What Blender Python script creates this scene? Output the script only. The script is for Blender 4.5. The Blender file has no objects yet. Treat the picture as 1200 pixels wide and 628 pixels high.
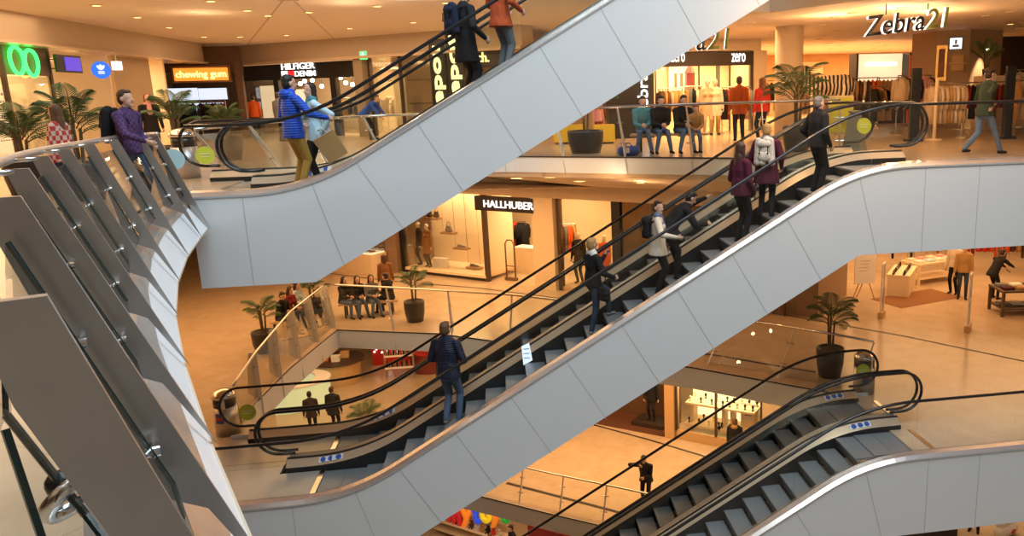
import bpy, bmesh, math, random
import numpy as np
from mathutils import Vector as V, Matrix as M
rnd = random.Random(11)
SC = bpy.context.scene
COL = SC.collection
PI = math.pi
F2, F1, F0, FB = 0.0, -5.41, -10.82, -16.2      # heights of the four floors in view

# ---------------------------------------------------------------- camera
YAW, PITCH, ROLL, CAMZ, CX, CY, FPX = 0.15852, 0.22592, -0.02436, 1.48891, 744.955, 325.122, 950.03
W, H = 1200, 628
def _rot():
    cy, sy, cp, sp = math.cos(YAW), math.sin(YAW), math.cos(PITCH), math.sin(PITCH)
    f = V((sy*cp, cy*cp, -sp)); r = V((cy, -sy, 0)); u = r.cross(f)
    c, s = math.cos(ROLL), math.sin(ROLL)
    return r*c + u*s, u*c - r*s, f
RT, UP, FW = _rot()
CAM = V((0, 0, CAMZ))
cd = bpy.data.cameras.new('camera'); co = bpy.data.objects.new('camera', cd); COL.objects.link(co)
m3 = M((RT, UP, -FW)).transposed()
co.matrix_world = M.Translation(CAM) @ m3.to_4x4()
cd.sensor_fit = 'HORIZONTAL'; cd.sensor_width = 36; cd.lens = FPX/W*36
cd.shift_x = (W/2 - CX)/W; cd.shift_y = (CY - H/2)/W
cd.clip_start = 0.05; cd.clip_end = 300
SC.camera = co
def ray(x, y): return RT*((x-CX)/FPX) - UP*((y-CY)/FPX) + FW
def at_z(x, y, z): d = ray(x, y); return CAM + d*((z-CAMZ)/d.z)
def at_y(x, y, Y): d = ray(x, y); return CAM + d*(Y/d.y)
def at_x(x, y, X): d = ray(x, y); return CAM + d*(X/d.x)
HD = V((.78, -.626, 0)).normalized()              # run of the far shop fronts
HN = V((-HD.y, HD.x, 0))                          # away from the void
HP = V((0, 29.86, 0))
def at_h(x, y, off=0.0):
    d = ray(x, y); p = HP + HN*off
    return CAM + d*((p-CAM).dot(HN)/d.dot(HN))

# ---------------------------------------------------------------- materials
MATS = {}
def mat(name, col, rough=.5, metal=0.0, var=.06, scale=6.0, emit=None, power=1.0, bump=0.0, coat=0.0, spec=.5, sheen=0):
    if name in MATS: return MATS[name]
    m = bpy.data.materials.new(name); m.use_nodes = True
    nt = m.node_tree; b = nt.nodes['Principled BSDF']
    b.inputs['Roughness'].default_value = rough; b.inputs['Metallic'].default_value = metal
    b.inputs['Specular IOR Level'].default_value = spec
    if coat: b.inputs['Coat Weight'].default_value = coat; b.inputs['Coat Roughness'].default_value = .08
    tc = nt.nodes.new('ShaderNodeTexCoord'); nz = nt.nodes.new('ShaderNodeTexNoise')
    nz.inputs['Scale'].default_value = scale; nz.inputs['Detail'].default_value = 3
    nt.links.new(tc.outputs['Object'], nz.inputs['Vector'])
    mx = nt.nodes.new('ShaderNodeMix'); mx.data_type = 'RGBA'
    a = [max(0, c*(1-var)) for c in col]; c2 = [min(1, c*(1+var)) for c in col]
    mx.inputs[6].default_value = (*a, 1); mx.inputs[7].default_value = (*c2, 1)
    nt.links.new(nz.outputs['Fac'], mx.inputs[0]); nt.links.new(mx.outputs[2], b.inputs['Base Color'])
    if emit:
        b.inputs['Emission Color'].default_value = (*emit, 1); b.inputs['Emission Strength'].default_value = power
    if bump:
        bp = nt.nodes.new('ShaderNodeBump'); bp.inputs['Strength'].default_value = bump
        nt.links.new(nz.outputs['Fac'], bp.inputs['Height']); nt.links.new(bp.outputs['Normal'], b.inputs['Normal'])
    MATS[name] = m
    return m
def glassmat(name, tint=(.978, .992, .988), refl=.42, ior=1.5):
    m = bpy.data.materials.new(name); m.use_nodes = True; nt = m.node_tree
    for n in list(nt.nodes): nt.nodes.remove(n)
    o = nt.nodes.new('ShaderNodeOutputMaterial'); t = nt.nodes.new('ShaderNodeBsdfTransparent'); g = nt.nodes.new('ShaderNodeBsdfGlossy')
    t.inputs[0].default_value = (*tint, 1); g.inputs['Roughness'].default_value = .02
    fr = nt.nodes.new('ShaderNodeFresnel'); fr.inputs[0].default_value = ior
    mu = nt.nodes.new('ShaderNodeMath'); mu.operation = 'MULTIPLY'; mu.inputs[1].default_value = refl
    mx = nt.nodes.new('ShaderNodeMixShader')
    nt.links.new(fr.outputs[0], mu.inputs[0]); nt.links.new(mu.outputs[0], mx.inputs[0])
    nt.links.new(t.outputs[0], mx.inputs[1]); nt.links.new(g.outputs[0], mx.inputs[2]); nt.links.new(mx.outputs[0], o.inputs[0])
    MATS[name] = m
    return m
def tilemat(name, col, col2, tile=(1.2, .6), rough=.25, ang=0.0, grout=(.4, .32, .24), gw=.006):
    m = bpy.data.materials.new(name); m.use_nodes = True; nt = m.node_tree; b = nt.nodes['Principled BSDF']
    tc = nt.nodes.new('ShaderNodeTexCoord'); mp = nt.nodes.new('ShaderNodeMapping'); mp.inputs['Rotation'].default_value = (0, 0, ang)
    br = nt.nodes.new('ShaderNodeTexBrick'); br.offset = .5
    br.inputs['Scale'].default_value = 1; br.inputs['Brick Width'].default_value = tile[0]; br.inputs['Row Height'].default_value = tile[1]
    br.inputs['Mortar Size'].default_value = gw; br.inputs['Mortar'].default_value = (*grout, 1)
    nz = nt.nodes.new('ShaderNodeTexNoise'); nz.inputs['Scale'].default_value = 1.7; nz.inputs['Detail'].default_value = 10; nz.inputs['Roughness'].default_value = .68
    mx = nt.nodes.new('ShaderNodeMix'); mx.data_type = 'RGBA'; mx.inputs[6].default_value = (*col, 1); mx.inputs[7].default_value = (*col2, 1)
    nt.links.new(tc.outputs['Object'], mp.inputs['Vector']); nt.links.new(mp.outputs[0], br.inputs['Vector']); nt.links.new(tc.outputs['Object'], nz.inputs['Vector'])
    nt.links.new(nz.outputs['Fac'], mx.inputs[0]); nt.links.new(mx.outputs[2], br.inputs['Color1']); nt.links.new(mx.outputs[2], br.inputs['Color2'])
    nt.links.new(br.outputs['Color'], b.inputs['Base Color']); b.inputs['Roughness'].default_value = rough
    MATS[name] = m
    return m
WHITE = mat('white lacquered panel', (.68, .71, .73), .16, 0, .015, 1.5, coat=.3)
WHITE2 = mat('white edge panel', (.72, .74, .77), .3, 0, .02, 2)
SEAM = mat('panel seam', (.40, .41, .41), .6)
STEEL = mat('brushed steel', (.50, .48, .46), .34, .8, .12, 9, bump=.02)
STEELD = mat('dark brushed steel', (.385, .38, .375), .32, .82, .14, 5, bump=.02)
FINM = mat('satin steel fin', (.58, .56, .53), .4, .35, .06, 6)
CHROME = mat('polished steel', (.66, .65, .63), .16, 1, .03)
DECK = mat('champagne steel decking', (.90, .74, .53), .27, .65, .05, 3)
DECKF = mat('outer steel decking', (.80, .70, .62), .26, .85, .05, 3)
RUBBER = mat('black rubber handrail', (.012, .012, .013), .22, 0, .05)
BLACK = mat('black skirting', (.012, .012, .013), .35)
STEP = mat('ribbed step metal', (.27, .30, .325), .42, .4, .1, 40, bump=.1)
RISER = mat('ribbed riser metal', (.055, .06, .065), .5, .4, .1, 40)
GLASS = glassmat('clear glass')
GLASSS = glassmat('shop window glass', (.98, .98, .97), .4)
GEDGE = mat('green glass edge', (.01, .03, .028), .2)
FASC = mat('steel slab edge cladding', (.74, .80, .84), .32, .12, .03, 1.5)
DARKLINE = mat('dark metal strip', (.035, .03, .028), .5)
LIME = mat('lime green sticker', (.52, .62, .06), .5)
PALEBLUE = mat('pale blue sticker back', (.42, .62, .66), .5)
STICKW = mat('white sticker', (.8, .82, .85), .5)
STICKB = mat('blue sticker print', (.03, .09, .42), .5)
FLOORM = tilemat('warm stone floor', (.68, .53, .38), (.42, .315, .205), (1.2, .6), .2, .62, (.42, .33, .23), .004)
FLOORG = tilemat('grey stone floor', (.42, .39, .35), (.34, .31, .275), (.9, .9), .28, 0)
CEILM = mat('painted ceiling', (.80, .68, .56), .8, 0, .02)
BULK = mat('bulkhead paint', (.52, .42, .31), .7, 0, .03)
WALLM = mat('plaster wall', (.58, .47, .35), .7, 0, .04)

# ---------------------------------------------------------------- mesh building
class MB:
    def __init__(s): s.bm = bmesh.new(); s.m = 0
    def _v(s, pts): return [s.bm.verts.new(p) for p in pts]
    def face(s, vs):
        try: f = s.bm.faces.new(vs); f.material_index = s.m; return f
        except ValueError: return None
    def poly(s, pts): s.face(s._v(pts)); return s
    def box(s, c, d, rz=0.0, mtx=None):
        c = V(c); h = V(d)*.5; R = M.Rotation(rz, 3, 'Z') if mtx is None else mtx
        v = s._v([c + R @ V((x*h.x, y*h.y, z*h.z)) for x in (-1, 1) for y in (-1, 1) for z in (-1, 1)])
        for q in ((0, 1, 3, 2), (4, 6, 7, 5), (0, 4, 5, 1), (2, 3, 7, 6), (0, 2, 6, 4), (1, 5, 7, 3)): s.face([v[i] for i in q])
        return s
    def prism(s, pts, vec):
        a = s._v(pts); vec = V(vec); b = s._v([V(p)+vec for p in pts]); n = len(pts)
        s.face(a[::-1]); s.face(b)
        for i in range(n): s.face([a[i], a[(i+1) % n], b[(i+1) % n], b[i]])
        return s
    def slab(s, pts, z0, z1): return s.prism([(p[0], p[1], z0) for p in pts], (0, 0, z1-z0))
    def strip(s, A, B):
        a = s._v(A); b = s._v(B)
        for i in range(len(a)-1): s.face([a[i], a[i+1], b[i+1], b[i]])
        return s
    def ribbon(s, A, B, th):
        """closed slab whose face runs between polylines A and B, th = thickness vector"""
        th = V(th); a = s._v(A); b = s._v(B); c = s._v([V(p)+th for p in A]); d = s._v([V(p)+th for p in B]); n = len(a)
        for i in range(n-1):
            s.face([a[i], a[i+1], b[i+1], b[i]]); s.face([c[i+1], c[i], d[i], d[i+1]])
            s.face([a[i+1], a[i], c[i], c[i+1]]); s.face([b[i], b[i+1], d[i+1], d[i]])
        s.face([a[0], b[0], d[0], c[0]]); s.face([b[-1], a[-1], c[-1], d[-1]])
        return s
    def tube(s, pts, r, n=8, closed=False, flat=1.0):
        pts = [V(p) for p in pts]; rings = []; N = len(pts); prev = None
        for i, p in enumerate(pts):
            if closed: t = pts[(i+1) % N] - pts[i-1]
            else: t = pts[min(i+1, N-1)] - pts[max(i-1, 0)]
            t = t.normalized() if t.length > 1e-9 else V((0, 0, 1))
            if prev is None:
                a = V((0, 0, 1)) if abs(t.z) < .95 else V((0, 1, 0))
                u = t.cross(a).normalized()
            else:
                u = prev - t*prev.dot(t); u = u.normalized() if u.length > 1e-6 else t.cross(V((0, 0, 1))).normalized()
            prev = u; w = t.cross(u); rr = r[i] if hasattr(r, '__len__') else r
            rings.append(s._v([p + u*(math.cos(2*PI*k/n)*rr) + w*(math.sin(2*PI*k/n)*rr*flat) for k in range(n)]))
        for i in range(N if closed else N-1):
            A, B = rings[i], rings[(i+1) % N]
            for k in range(n): s.face([A[k], A[(k+1) % n], B[(k+1) % n], B[k]])
        if not closed: s.face(rings[0][::-1]); s.face(rings[-1])
        return s
    def cyl(s, a, b, r, r2=None, n=16): return s.tube([a, b], [r, r if r2 is None else r2], n)
    def lathe(s, c, prof, n=20):
        c = V(c); rings = [s._v([c + V((math.cos(2*PI*k/n)*r, math.sin(2*PI*k/n)*r, z)) for k in range(n)]) for r, z in prof]
        for A, B in zip(rings, rings[1:]):
            for k in range(n): s.face([A[k], A[(k+1) % n], B[(k+1) % n], B[k]])
        s.face(rings[0][::-1]); s.face(rings[-1]); return s
    def ell(s, c, r, n=10, mtx=None):
        c = V(c); R = mtx if mtx is not None else M.Identity(3); rows = []
        for i in range(1, n):
            th = PI*i/n
            rows.append(s._v([c + R @ V((r[0]*math.sin(th)*math.cos(2*PI*k/(2*n)), r[1]*math.sin(th)*math.sin(2*PI*k/(2*n)), r[2]*math.cos(th))) for k in range(2*n)]))
        t = s._v([c + R @ V((0, 0, r[2]))])[0]; b = s._v([c + R @ V((0, 0, -r[2]))])[0]
        for k in range(2*n):
            k2 = (k+1) % (2*n); s.face([t, rows[0][k], rows[0][k2]]); s.face([b, rows[-1][k2], rows[-1][k]])
            for A, B in zip(rows, rows[1:]): s.face([A[k], B[k], B[k2], A[k2]])
        return s
    def disc(s, c, nrm, r, th=.004, n=20):
        nrm = V(nrm).normalized(); return s.cyl(V(c), V(c)+nrm*th, r, None, n)
    def build(s, name, mats, parent=None, smooth=False, keep=False, recalc=True):
        me = bpy.data.meshes.new(name)
        if recalc: bmesh.ops.recalc_face_normals(s.bm, faces=s.bm.faces[:])
        if parent is not None and not keep:      # geometry was given in world coordinates
            s.bm.transform(wmat(parent).inverted())
        s.bm.to_mesh(me); s.bm.free()
        for m in (mats if isinstance(mats, (list, tuple)) else [mats]): me.materials.append(m)
        if smooth: me.polygons.foreach_set('use_smooth', [True]*len(me.polygons))
        o = bpy.data.objects.new(name, me); COL.objects.link(o)
        if parent is not None: o.parent = parent
        return o
def wmat(o):
    m = o.matrix_basis.copy()
    while o.parent is not None: o = o.parent; m = o.matrix_basis @ m
    return m
def tag(o, label, cat, group=None, kind=None):
    if label: o['label'] = label
    if cat: o['category'] = cat
    if group: o['group'] = group
    if kind: o['kind'] = kind
    return o
def thing(name, label, cat, loc=(0, 0, 0), rz=0.0, group=None):
    o = bpy.data.objects.new(name, None); COL.objects.link(o); o.empty_display_size = .1
    o.location = loc; o.rotation_euler = (0, 0, rz)
    return tag(o, label, cat, group)
def struct(mb, name, mats, label=None, **k):
    o = mb.build(name, mats, **k); o['kind'] = 'structure'
    if label: o['label'] = label; o['category'] = name.split('_')[0]
    return o
def copy_tree(o, parent=None):
    c = o.copy(); COL.objects.link(c)
    if parent is not None: c.parent = parent
    for ch in list(o.children): copy_tree(ch, c)
    return c
def text_mesh(body, size, ext=.01, off=0.0, space=1.0, shear=0.0):
    cu = bpy.data.curves.new('t', 'FONT'); cu.body = body; cu.size = size; cu.extrude = ext; cu.offset = off
    cu.align_x = 'CENTER'; cu.align_y = 'CENTER'; cu.space_character = space; cu.shear = shear; cu.resolution_u = 3
    o = bpy.data.objects.new('t', cu); COL.objects.link(o)
    me = bpy.data.meshes.new_from_object(o.evaluated_get(bpy.context.evaluated_depsgraph_get()))
    bpy.data.objects.remove(o); bpy.data.curves.remove(cu)
    return me
def lettering(name, body, c, xdir, height, m, parent=None, width=None, ext=.01, off=0.0, up=V((0, 0, 1)), shear=0, m2=None, front=None):
    """letters centred at c; xdir = reading direction; height = cap height"""
    me = text_mesh(body, 1.0, 0.0, off, 1.0, shear)
    co_ = np.empty(len(me.vertices)*3); me.vertices.foreach_get('co', co_); co_ = co_.reshape(-1, 3)
    mn, mxx = co_.min(0), co_.max(0); ctr = (mn+mxx)/2
    hh = mxx[1]-mn[1]; sy = height/hh; sx = sy if width is None else width/(mxx[0]-mn[0])
    xd = V(xdir).normalized(); upv = V(up).normalized(); nrm = xd.cross(upv)
    bm = bmesh.new(); bm.from_mesh(me)
    bmesh.ops.remove_doubles(bm, verts=bm.verts, dist=1e-5)
    r = bmesh.ops.extrude_face_region(bm, geom=bm.faces[:])
    vs = set(v for v in r['geom'] if isinstance(v, bmesh.types.BMVert))
    for v in bm.verts:
        x, y = (v.co.x-ctr[0])*sx, (v.co.y-ctr[1])*sy
        v.co = V(c) + xd*x + upv*y + nrm*(ext if v in vs else -ext)
    mb = MB(); mb.bm.free(); mb.bm = bm
    if m2 is not None:
        bmesh.ops.recalc_face_normals(bm, faces=bm.faces[:]); bm.normal_update()
        for f in bm.faces: f.material_index = 0 if f.normal.dot(nrm) > .5 else 1
    return mb.build(name, [m] if m2 is None else [m, m2], parent)
# ---------------------------------------------------------------- the near gallery edge (upper floor, left)
tip_px = [(238, 280), (223.3, 302), (213, 332), (211.4, 372.4), (223.6, 429.7), (256, 521)]
TIPS = [at_y(246.8, 268.6, 13.38)] + [at_z(x, y, -.5) for x, y in tip_px]
TIPS.append(at_z(331, 690, -.5))
for k in range(2): TIPS.append(TIPS[-1]*2 - TIPS[-2])
NRM = []
for i in range(len(TIPS)):
    t = TIPS[max(i-1, 0)] - TIPS[min(i+1, len(TIPS)-1)]; t.z = 0; t.normalize(); NRM.append(V((t.y, -t.x, 0)))
EDGE2 = [(TIPS[i] - NRM[i]*.62) for i in range(len(TIPS))]
FAR2 = [V((-4.9, 17.0, 0)), V((-4.1, 19.8, 0)), V((-2.4, 21.5, 0)), V((0.3, 20.35, 0)), V((5.05, 17.5, 0)), V((7.3, 16.95, 0))]
FAR1 = [V((-4.9, 17.0, F1)), V((-6.0, 18.0, F1)), V((-6.05, 19.2, F1)), V((-5.86, 21.6, F1)), V((-5.3, 25.06, F1)), V((-2.2, 23.9, F1)), V((-.02, 22.36, F1)), V((4.51, 19.18, F1)), V((6.85, 17.08, F1)), V((7.5, 16.5, F1))]
# floors
lo = [(-20, -8), (2.6, -8)] + [(p.x, p.y) for p in EDGE2[::-1]] + [(-4.85, 13.56)] + [(p.x, p.y) for p in FAR2] + [(7.3, 13.56), (24, 13.56), (24, 50), (-20, 50)]
struct(MB().slab(lo, -.5, 0), 'floor_upper', FLOORM)
lo = [(-20, 2), (-6.2, 2), (-6.2, 13.56), (-4.6, 13.56)] + [(p.x, p.y) for p in FAR1] + [(7.5, 13.06), (24, 13.06), (24, 50), (-20, 50)]
struct(MB().slab(lo, F1-.5, F1), 'floor_middle', FLOORM)
mb = MB()
FAR0 = [V((-6.2, 27.3, F0)), V((-1.04, 23.72, F0)), V((.68, 22.44, F0)), V((3.46, 20.49, F0)), V((4.6, 19.7, F0))]
mb.slab([(p.x, p.y) for p in FAR0] + [(24, 19.7), (24, 50), (-20, 50), (-20, 27.3)], F0-.5, F0)
mb.slab([(-20, 2), (24, 2), (24, 18), (-20, 18)], F0-.5, F0).slab([(4.6, 18), (24, 18), (24, 19.7), (4.6, 19.7)], F0-.5, F0).slab([(-20, 18), (-6.2, 18), (-6.2, 27.3), (-20, 27.3)], F0-.5, F0)
struct(mb, 'floor_lower', FLOORM)
struct(MB().slab([(-20, 2), (24, 2), (24, 50), (-20, 50)], FB-.3, FB), 'floor_basement', FLOORM)
# ceiling over the upper floor (the storey above), open over the void
CE, CR = 3.75, 3.2
top = [(-20, -8), (2.6, -8)] + [(p.x, p.y) for p in EDGE2[::-1]] + [(-4.9, 13.5), (-4.9, 17), (-4.1, 19.8), (-2.2, 21.2), (2.4, 20.6), (4.6, 19.5), (4.6, 50), (-20, 50)]
mb = MB(); mb.slab(top, CE, CE+.5); struct(mb, 'ceiling_upper', CEILM)
RE = [(4.6, 18.4), (6.4, 19.0), (7.44, 16.8), (9.6, 12.2), (24, 6)]
mb = MB(); mb.slab(RE + [(24, 50), (4.6, 50)], CR, CR+.5); struct(mb, 'ceiling_store', CEILM)
mb = MB(); mb.ribbon([(x, y, CR) for x, y in RE], [(x, y, CR+2.2) for x, y in RE], (-.06, -.05, 0)); struct(mb, 'trim_1', BULK)
# sloping soffit over the middle floor, and its bulkhead along the shops
A = A_SOF = [(p.x, p.y, -.36) for p in FAR2]; B = []
for p in FAR2:
    k = (HP-p).dot(HN); q = p + HN*k*.97; B.append((q.x, q.y, -1.62))
A += [(16, 15.5, -.36)]; B += [(14.5, 19.5, -1.62)]; A_SOF, B_SOF = A, B
mb = MB(); mb.ribbon(A, B, (0, 0, .04)); struct(mb, 'ceiling_middle', CEILM)
def hp(u, z, off=0.0): p = HP + HD*u + HN*off; return V((p.x, p.y, z))
def hu(x, y, off=0.0): p = at_h(x, y, off); return (p-HP).dot(HD)
mb = MB(); mb.prism([hp(-16, -2.05, -.45), hp(10.6, -2.05, -.45), hp(10.6, -2.05, .2), hp(-16, -2.05, .2)], (0, 0, 1.2)); struct(mb, 'trim_2', BULK)
mb = MB(); mb.prism([hp(-14.8, 3.02, -.45), hp(1.5, 3.02, -.45), hp(1.5, 3.02, .2), hp(-14.8, 3.02, .2)], (0, 0, .75))
mb.prism([(-11.6, 5, 3.02), (-11.6, 38.4, 3.02), (-12.2, 38.9, 3.02), (-12.2, 5, 3.02)], (0, 0, .75)); struct(mb, 'trim_3', BULK)
mb = MB(); mb.prism([hp(-14.2, 2.93, -.55), hp(1.5, 2.97, -.55), hp(1.5, 2.97, .1), hp(-14.2, 2.97, .1)], (0, 0, .1))
mb.prism([(-11.45, 5, 2.97), (-11.45, 38.1, 2.97), (-12.1, 38.6, 2.97), (-12.1, 5, 2.97)], (0, 0, .06)); struct(mb, 'trim_4', mat('glossy cream lip', (.66, .52, .38), .15))
# outer and back walls
mb = MB(); mb.box((-20, 21, -6), (.3, 60, 22)); struct(mb, 'wall_left', WALLM)
mb = MB(); mb.box((24, 21, -6), (.3, 60, 22)); struct(mb, 'wall_right', WALLM)
mb = MB(); mb.box((2, 50, -6), (44, .3, 22)); struct(mb, 'wall_back', WALLM)
mb = MB(); mb.box((2, -8, -6), (44, .3, 34)); struct(mb, 'wall_front', WALLM)
# slab edge cladding of the far galleries
def fascia(name, pts, z, h=.58, out=.5, m=FASC):
    mb = MB(); top_, bot = [], []
    for i, p in enumerate(pts):
        t = (pts[min(i+1, len(pts)-1)] - pts[max(i-1, 0)]); t.z = 0; t.normalize(); n = V((t.y, -t.x, 0))
        top_.append(V((p.x, p.y, z+.01)) + n*.03); bot.append(V((p.x, p.y, z-h)) + n*.03)
    mb.ribbon(top_, bot, (0, .02, 0)); mb.m = 1
    mb.ribbon([q+V((0, -.02, .0)) for q in top_], [q+V((0, -.02, -.035)) for q in top_], (0, .015, 0))
    return struct(mb, name, [m, DARKLINE])
fascia('trim_5', FAR2, F2, .39); fascia('trim_6', FAR1[1:], F1); fascia('trim_7', FAR0, F0)

# ---------------------------------------------------------------- near gallery balustrade of leaning steel fins
topR = [(184, 157), (167, 158), (138, 163), (110, 168), (82, 174), (57, 182.5), (34, 197), (24.5, 229.5), (55, 345)]
root = thing('balustrade', 'curved gallery balustrade of wide leaning steel fins, closest to the camera', 'balustrade', (TIPS[5].x-.5, TIPS[5].y, 0))
fins, rails = [], []
for i, (x, y) in enumerate(topR):
    tip = TIPS[i]; n = NRM[i]
    R_ = at_y(x, y, tip.y - .22 if i else 13.36)
    h = R_ - tip; inw = V((h.x, h.y, 0)).normalized()
    tv = V((-inw.y, inw.x, 0)) * .012
    w0, wm, w1 = .10, .15, .25
    if i == 7: w0, wm, w1 = .12, .17, .24
    if i == 8: w0, wm, w1 = .10, .098, .13
    P = [R_, R_.lerp(tip, .68), tip, R_.lerp(tip, .74) + inw*.06, R_.lerp(tip, .66) + inw*w1, R_.lerp(tip, .35) + inw*wm, R_.lerp(tip, .1) + inw*(w0+.02), R_ + inw*w0]
    mb = MB(); mb.prism([p - tv for p in P], tv*2); mb.build('fin_post', STEELD, root)
    fins.append((R_, tip, inw, tv.normalized())); rails.append(R_ + inw*(w0+.12) + V((0, 0, -.01)))
    if 0 < i < 8:
        mb = MB(); mb.tube([R_ + inw*(w0*.6) + V((0, 0, -.015)), R_ + inw*(w0+.12) + V((0, 0, -.02))], .016, 8); mb.build('rail_bracket', CHROME, root, smooth=True)
rp = [fins[0][0] + V((.02, -.02, 0)), rails[0]] + rails[1:8] + [rails[7]*2 - rails[6] + V((-.25, .1, 0))]
dense = []
for i in range(len(rp)-1):
    for k in range(6):
        t = k/6; p0, p1, p2, p3 = rp[max(i-1, 0)], rp[i], rp[i+1], rp[min(i+2, len(rp)-1)]
        dense.append(.5*((2*p1) + (p2-p0)*t + (2*p0-5*p1+4*p2-p3)*t*t + (3*p1-p0-3*p2+p3)*t**3))
dense.append(rp[-1])
MB().tube(dense, .032, 12).build('handrail', STEEL, root, smooth=True)
for i in range(8):
    (a, ta, ia, va), (b, tb, ib, vb) = fins[i], fins[i+1]
    def gp(s, t):
        pa = a.lerp(ta, t) + ia*.10; pb = b.lerp(tb, t) + ib*.10
        return pa.lerp(pb, s)
    th = (ia+ib).normalized()*.014
    s0, s1 = .06, .94
    mb = MB(); q = [gp(s0, .08), gp(s1, .08), gp(s1, .64), gp(s0, .64)]
    mb.prism(q, th); mb.m = 1
    for s in (s0, s1): mb.tube([gp(s, .08)+th*.5, gp(s, .64)+th*.5], .011 if i < 6 else .009, 4)
    if i > 5: mb.tube([gp(s0, .64)+th*.5, gp(s1, .64)+th*.5], .009, 4)
    gl = mb.build('glass_panel', [GLASS, GEDGE], root)
    for t in (.3, .56):
        for s, q in ((.03, a), (.97, b)):
            c = gp(s, t); dr = (gp(.5, t)-gp(.4, t)).normalized()
            mb = MB(); mb.cyl(c - dr*.05, c + dr*.05, .010, None, 10); mb.disc(c + dr*(.035 if s < .5 else -.035) - th.normalized()*.02, th, .02, .045, 14)
            mb.build('glass_clamp', CHROME, gl, smooth=False)
mb = MB(); mb.disc(at_y(203, 187, 13.55), (.3, -1, 0), .16, .006, 28); mb.build('round_sticker', PALEBLUE, root)
q = [at_y(-14, 330, 1.75), at_y(2.5, 373, 1.72), at_y(7, 486, 1.68), at_y(100, 603, 1.66), at_y(140, 655, 1.62), at_y(-60, 690, 1.5), at_y(-90, 400, 1.5)]
mb = MB(); mb.prism(q, (.004, .012, 0)); mb.m = 1
for a, b, r in ((q[0], q[1], .006), (q[1], q[2], .006), (q[2], q[3], .0085), (q[3], q[4], .008)): mb.tube([a, b], r, 6)
mb.tube([at_y(6, 503, 1.6), at_y(50, 634, 1.56)], .009, 4)
mb.build('glass_panel', [GLASS, GEDGE], root)
c = at_y(86, 580, 1.70); mb = MB()
ax = (q[3]-q[2]).normalized(); e1 = V((.5, .84, .1)).normalized(); e2 = V((.55, -.3, .78)).normalized()
mb.tube([c + (e1*math.cos(t)+e2*math.sin(t))*.052 for t in [2*PI*k/22 for k in range(22)]], .017, 8, True)
mb.cyl(c + V((.05, .01, .0)), c + V((.11, .02, .035)), .014, None, 10); mb.build('ring_clamp', CHROME, root, smooth=True)
mb = MB(); mb.ell(at_y(72, 567, 1.69), (.03, .03, .03), 8); mb.build('clamp_pad', RUBBER, root, smooth=True)
# slab edge of the near gallery: white slanted panels under a steel ledge
mb = MB()
for i in range(len(TIPS)-1):
    a, b, na, nb = TIPS[i], TIPS[i+1], NRM[i], NRM[i+1]
    A_ = [a - na*.30 + V((0, 0, .40)), a - na*.03 + V((0, 0, .0))]; B_ = [b - nb*.30 + V((0, 0, .40)), b - nb*.03 + V((0, 0, .0))]
    fa, fb = [(.12, .14, .16, .2, .28, .42, .6, .62, .62, .62)[q] for q in (i, i+1)]; C_a = A_[0].lerp(A_[1], fa); C_b = B_[0].lerp(B_[1], fb)
    mb.m = 0; mb.prism([C_a, C_b, B_[1], A_[1]], -(na+nb)*.02)
    mb.m = 1; mb.prism([A_[0], B_[0], C_b, C_a], -(na+nb)*.02)
    mb.m = 1; mb.prism([A_[0], B_[0], b - nb*.64 + V((0, 0, .5)), a - na*.64 + V((0, 0, .5))], (0, 0, -.03))
    mb.m = 2; mb.prism([A_[1], B_[1], b - nb*.5, a - na*.5], (0, 0, .02))
struct(mb, 'trim_8', [WHITE2, STEEL, BULK])

# ---------------------------------------------------------------- escalators
def bez(p0, p1, p2, n=9): return [((1-t)**2*p0[0]+2*t*(1-t)*p1[0]+t*t*p2[0], (1-t)**2*p0[1]+2*t*(1-t)*p1[1]+t*t*p2[1]) for t in [k/n for k in range(n+1)]]
class Prof:
    def __init__(s, zb, zt, xb, xt, xl, xr, r=.95):
        k = (zt-zb)/(xt-xb); c = 1/math.hypot(1, k); s.k = k; s.xb, s.xt, s.zb, s.zt, s.xl, s.xr = xb, xt, zb, zt, xl, xr
        P = [(xl, zb)] + bez((xb-r, zb), (xb, zb), (xb+r*c, zb+r*c*k)) + bez((xt-r*c, zt-r*c*k), (xt, zt), (xt+r, zt)) + [(xr, zt)]
        s.P = P; s.X = [p[0] for p in P]; s.Z = [p[1] for p in P]
    def T(s, x): return float(np.interp(x, s.X, s.Z))
    def S(s, x): return s.zb + max(0, min(x-s.xb, s.xt-s.xb))*s.k
    def xs(s, a, b): return [a] + [x for x in s.X if a+.01 < x < b-.01] + [b]
def sweep(mb, pr, a, b, sec, mi):
    """sec: (y, dz) corners of a closed section, mi: material of each side"""
    xs = pr.xs(a, b); rings = [mb._v([(x, y, pr.T(x)+dz) for y, dz in sec]) for x in xs]; n = len(sec)
    for A, B in zip(rings, rings[1:]):
        for k in range(n): mb.m = mi[k]; mb.face([A[k], A[(k+1) % n], B[(k+1) % n], B[k]])
    mb.m = mi[-1]; mb.face(rings[0]); mb.face(rings[-1][::-1])
HR = 1.075
def rail_path(pr, y, x0, x1, n0, n1):
    pts = []; r = .42
    if n0:
        c = pr.T(x0)+HR-r; pts += [(x0-.1+.25, y, c-r)] + [(x0-.1-r*math.sin(t), y, c-r*math.cos(t)) for t in [PI*k/14 for k in range(15)]]
    pts += [(x, y, pr.T(x)+HR) for x in pr.xs(x0 if n0 else x0, x1)]
    if n1:
        c = pr.T(x1)+HR-r; pts += [(x1+.1+r*math.sin(t), y, c+r*math.cos(t)) for t in [PI*k/14 for k in range(15)]] + [(x1+.1-.25, y, c-r)]
    return [V(p) for p in pts]
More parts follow.
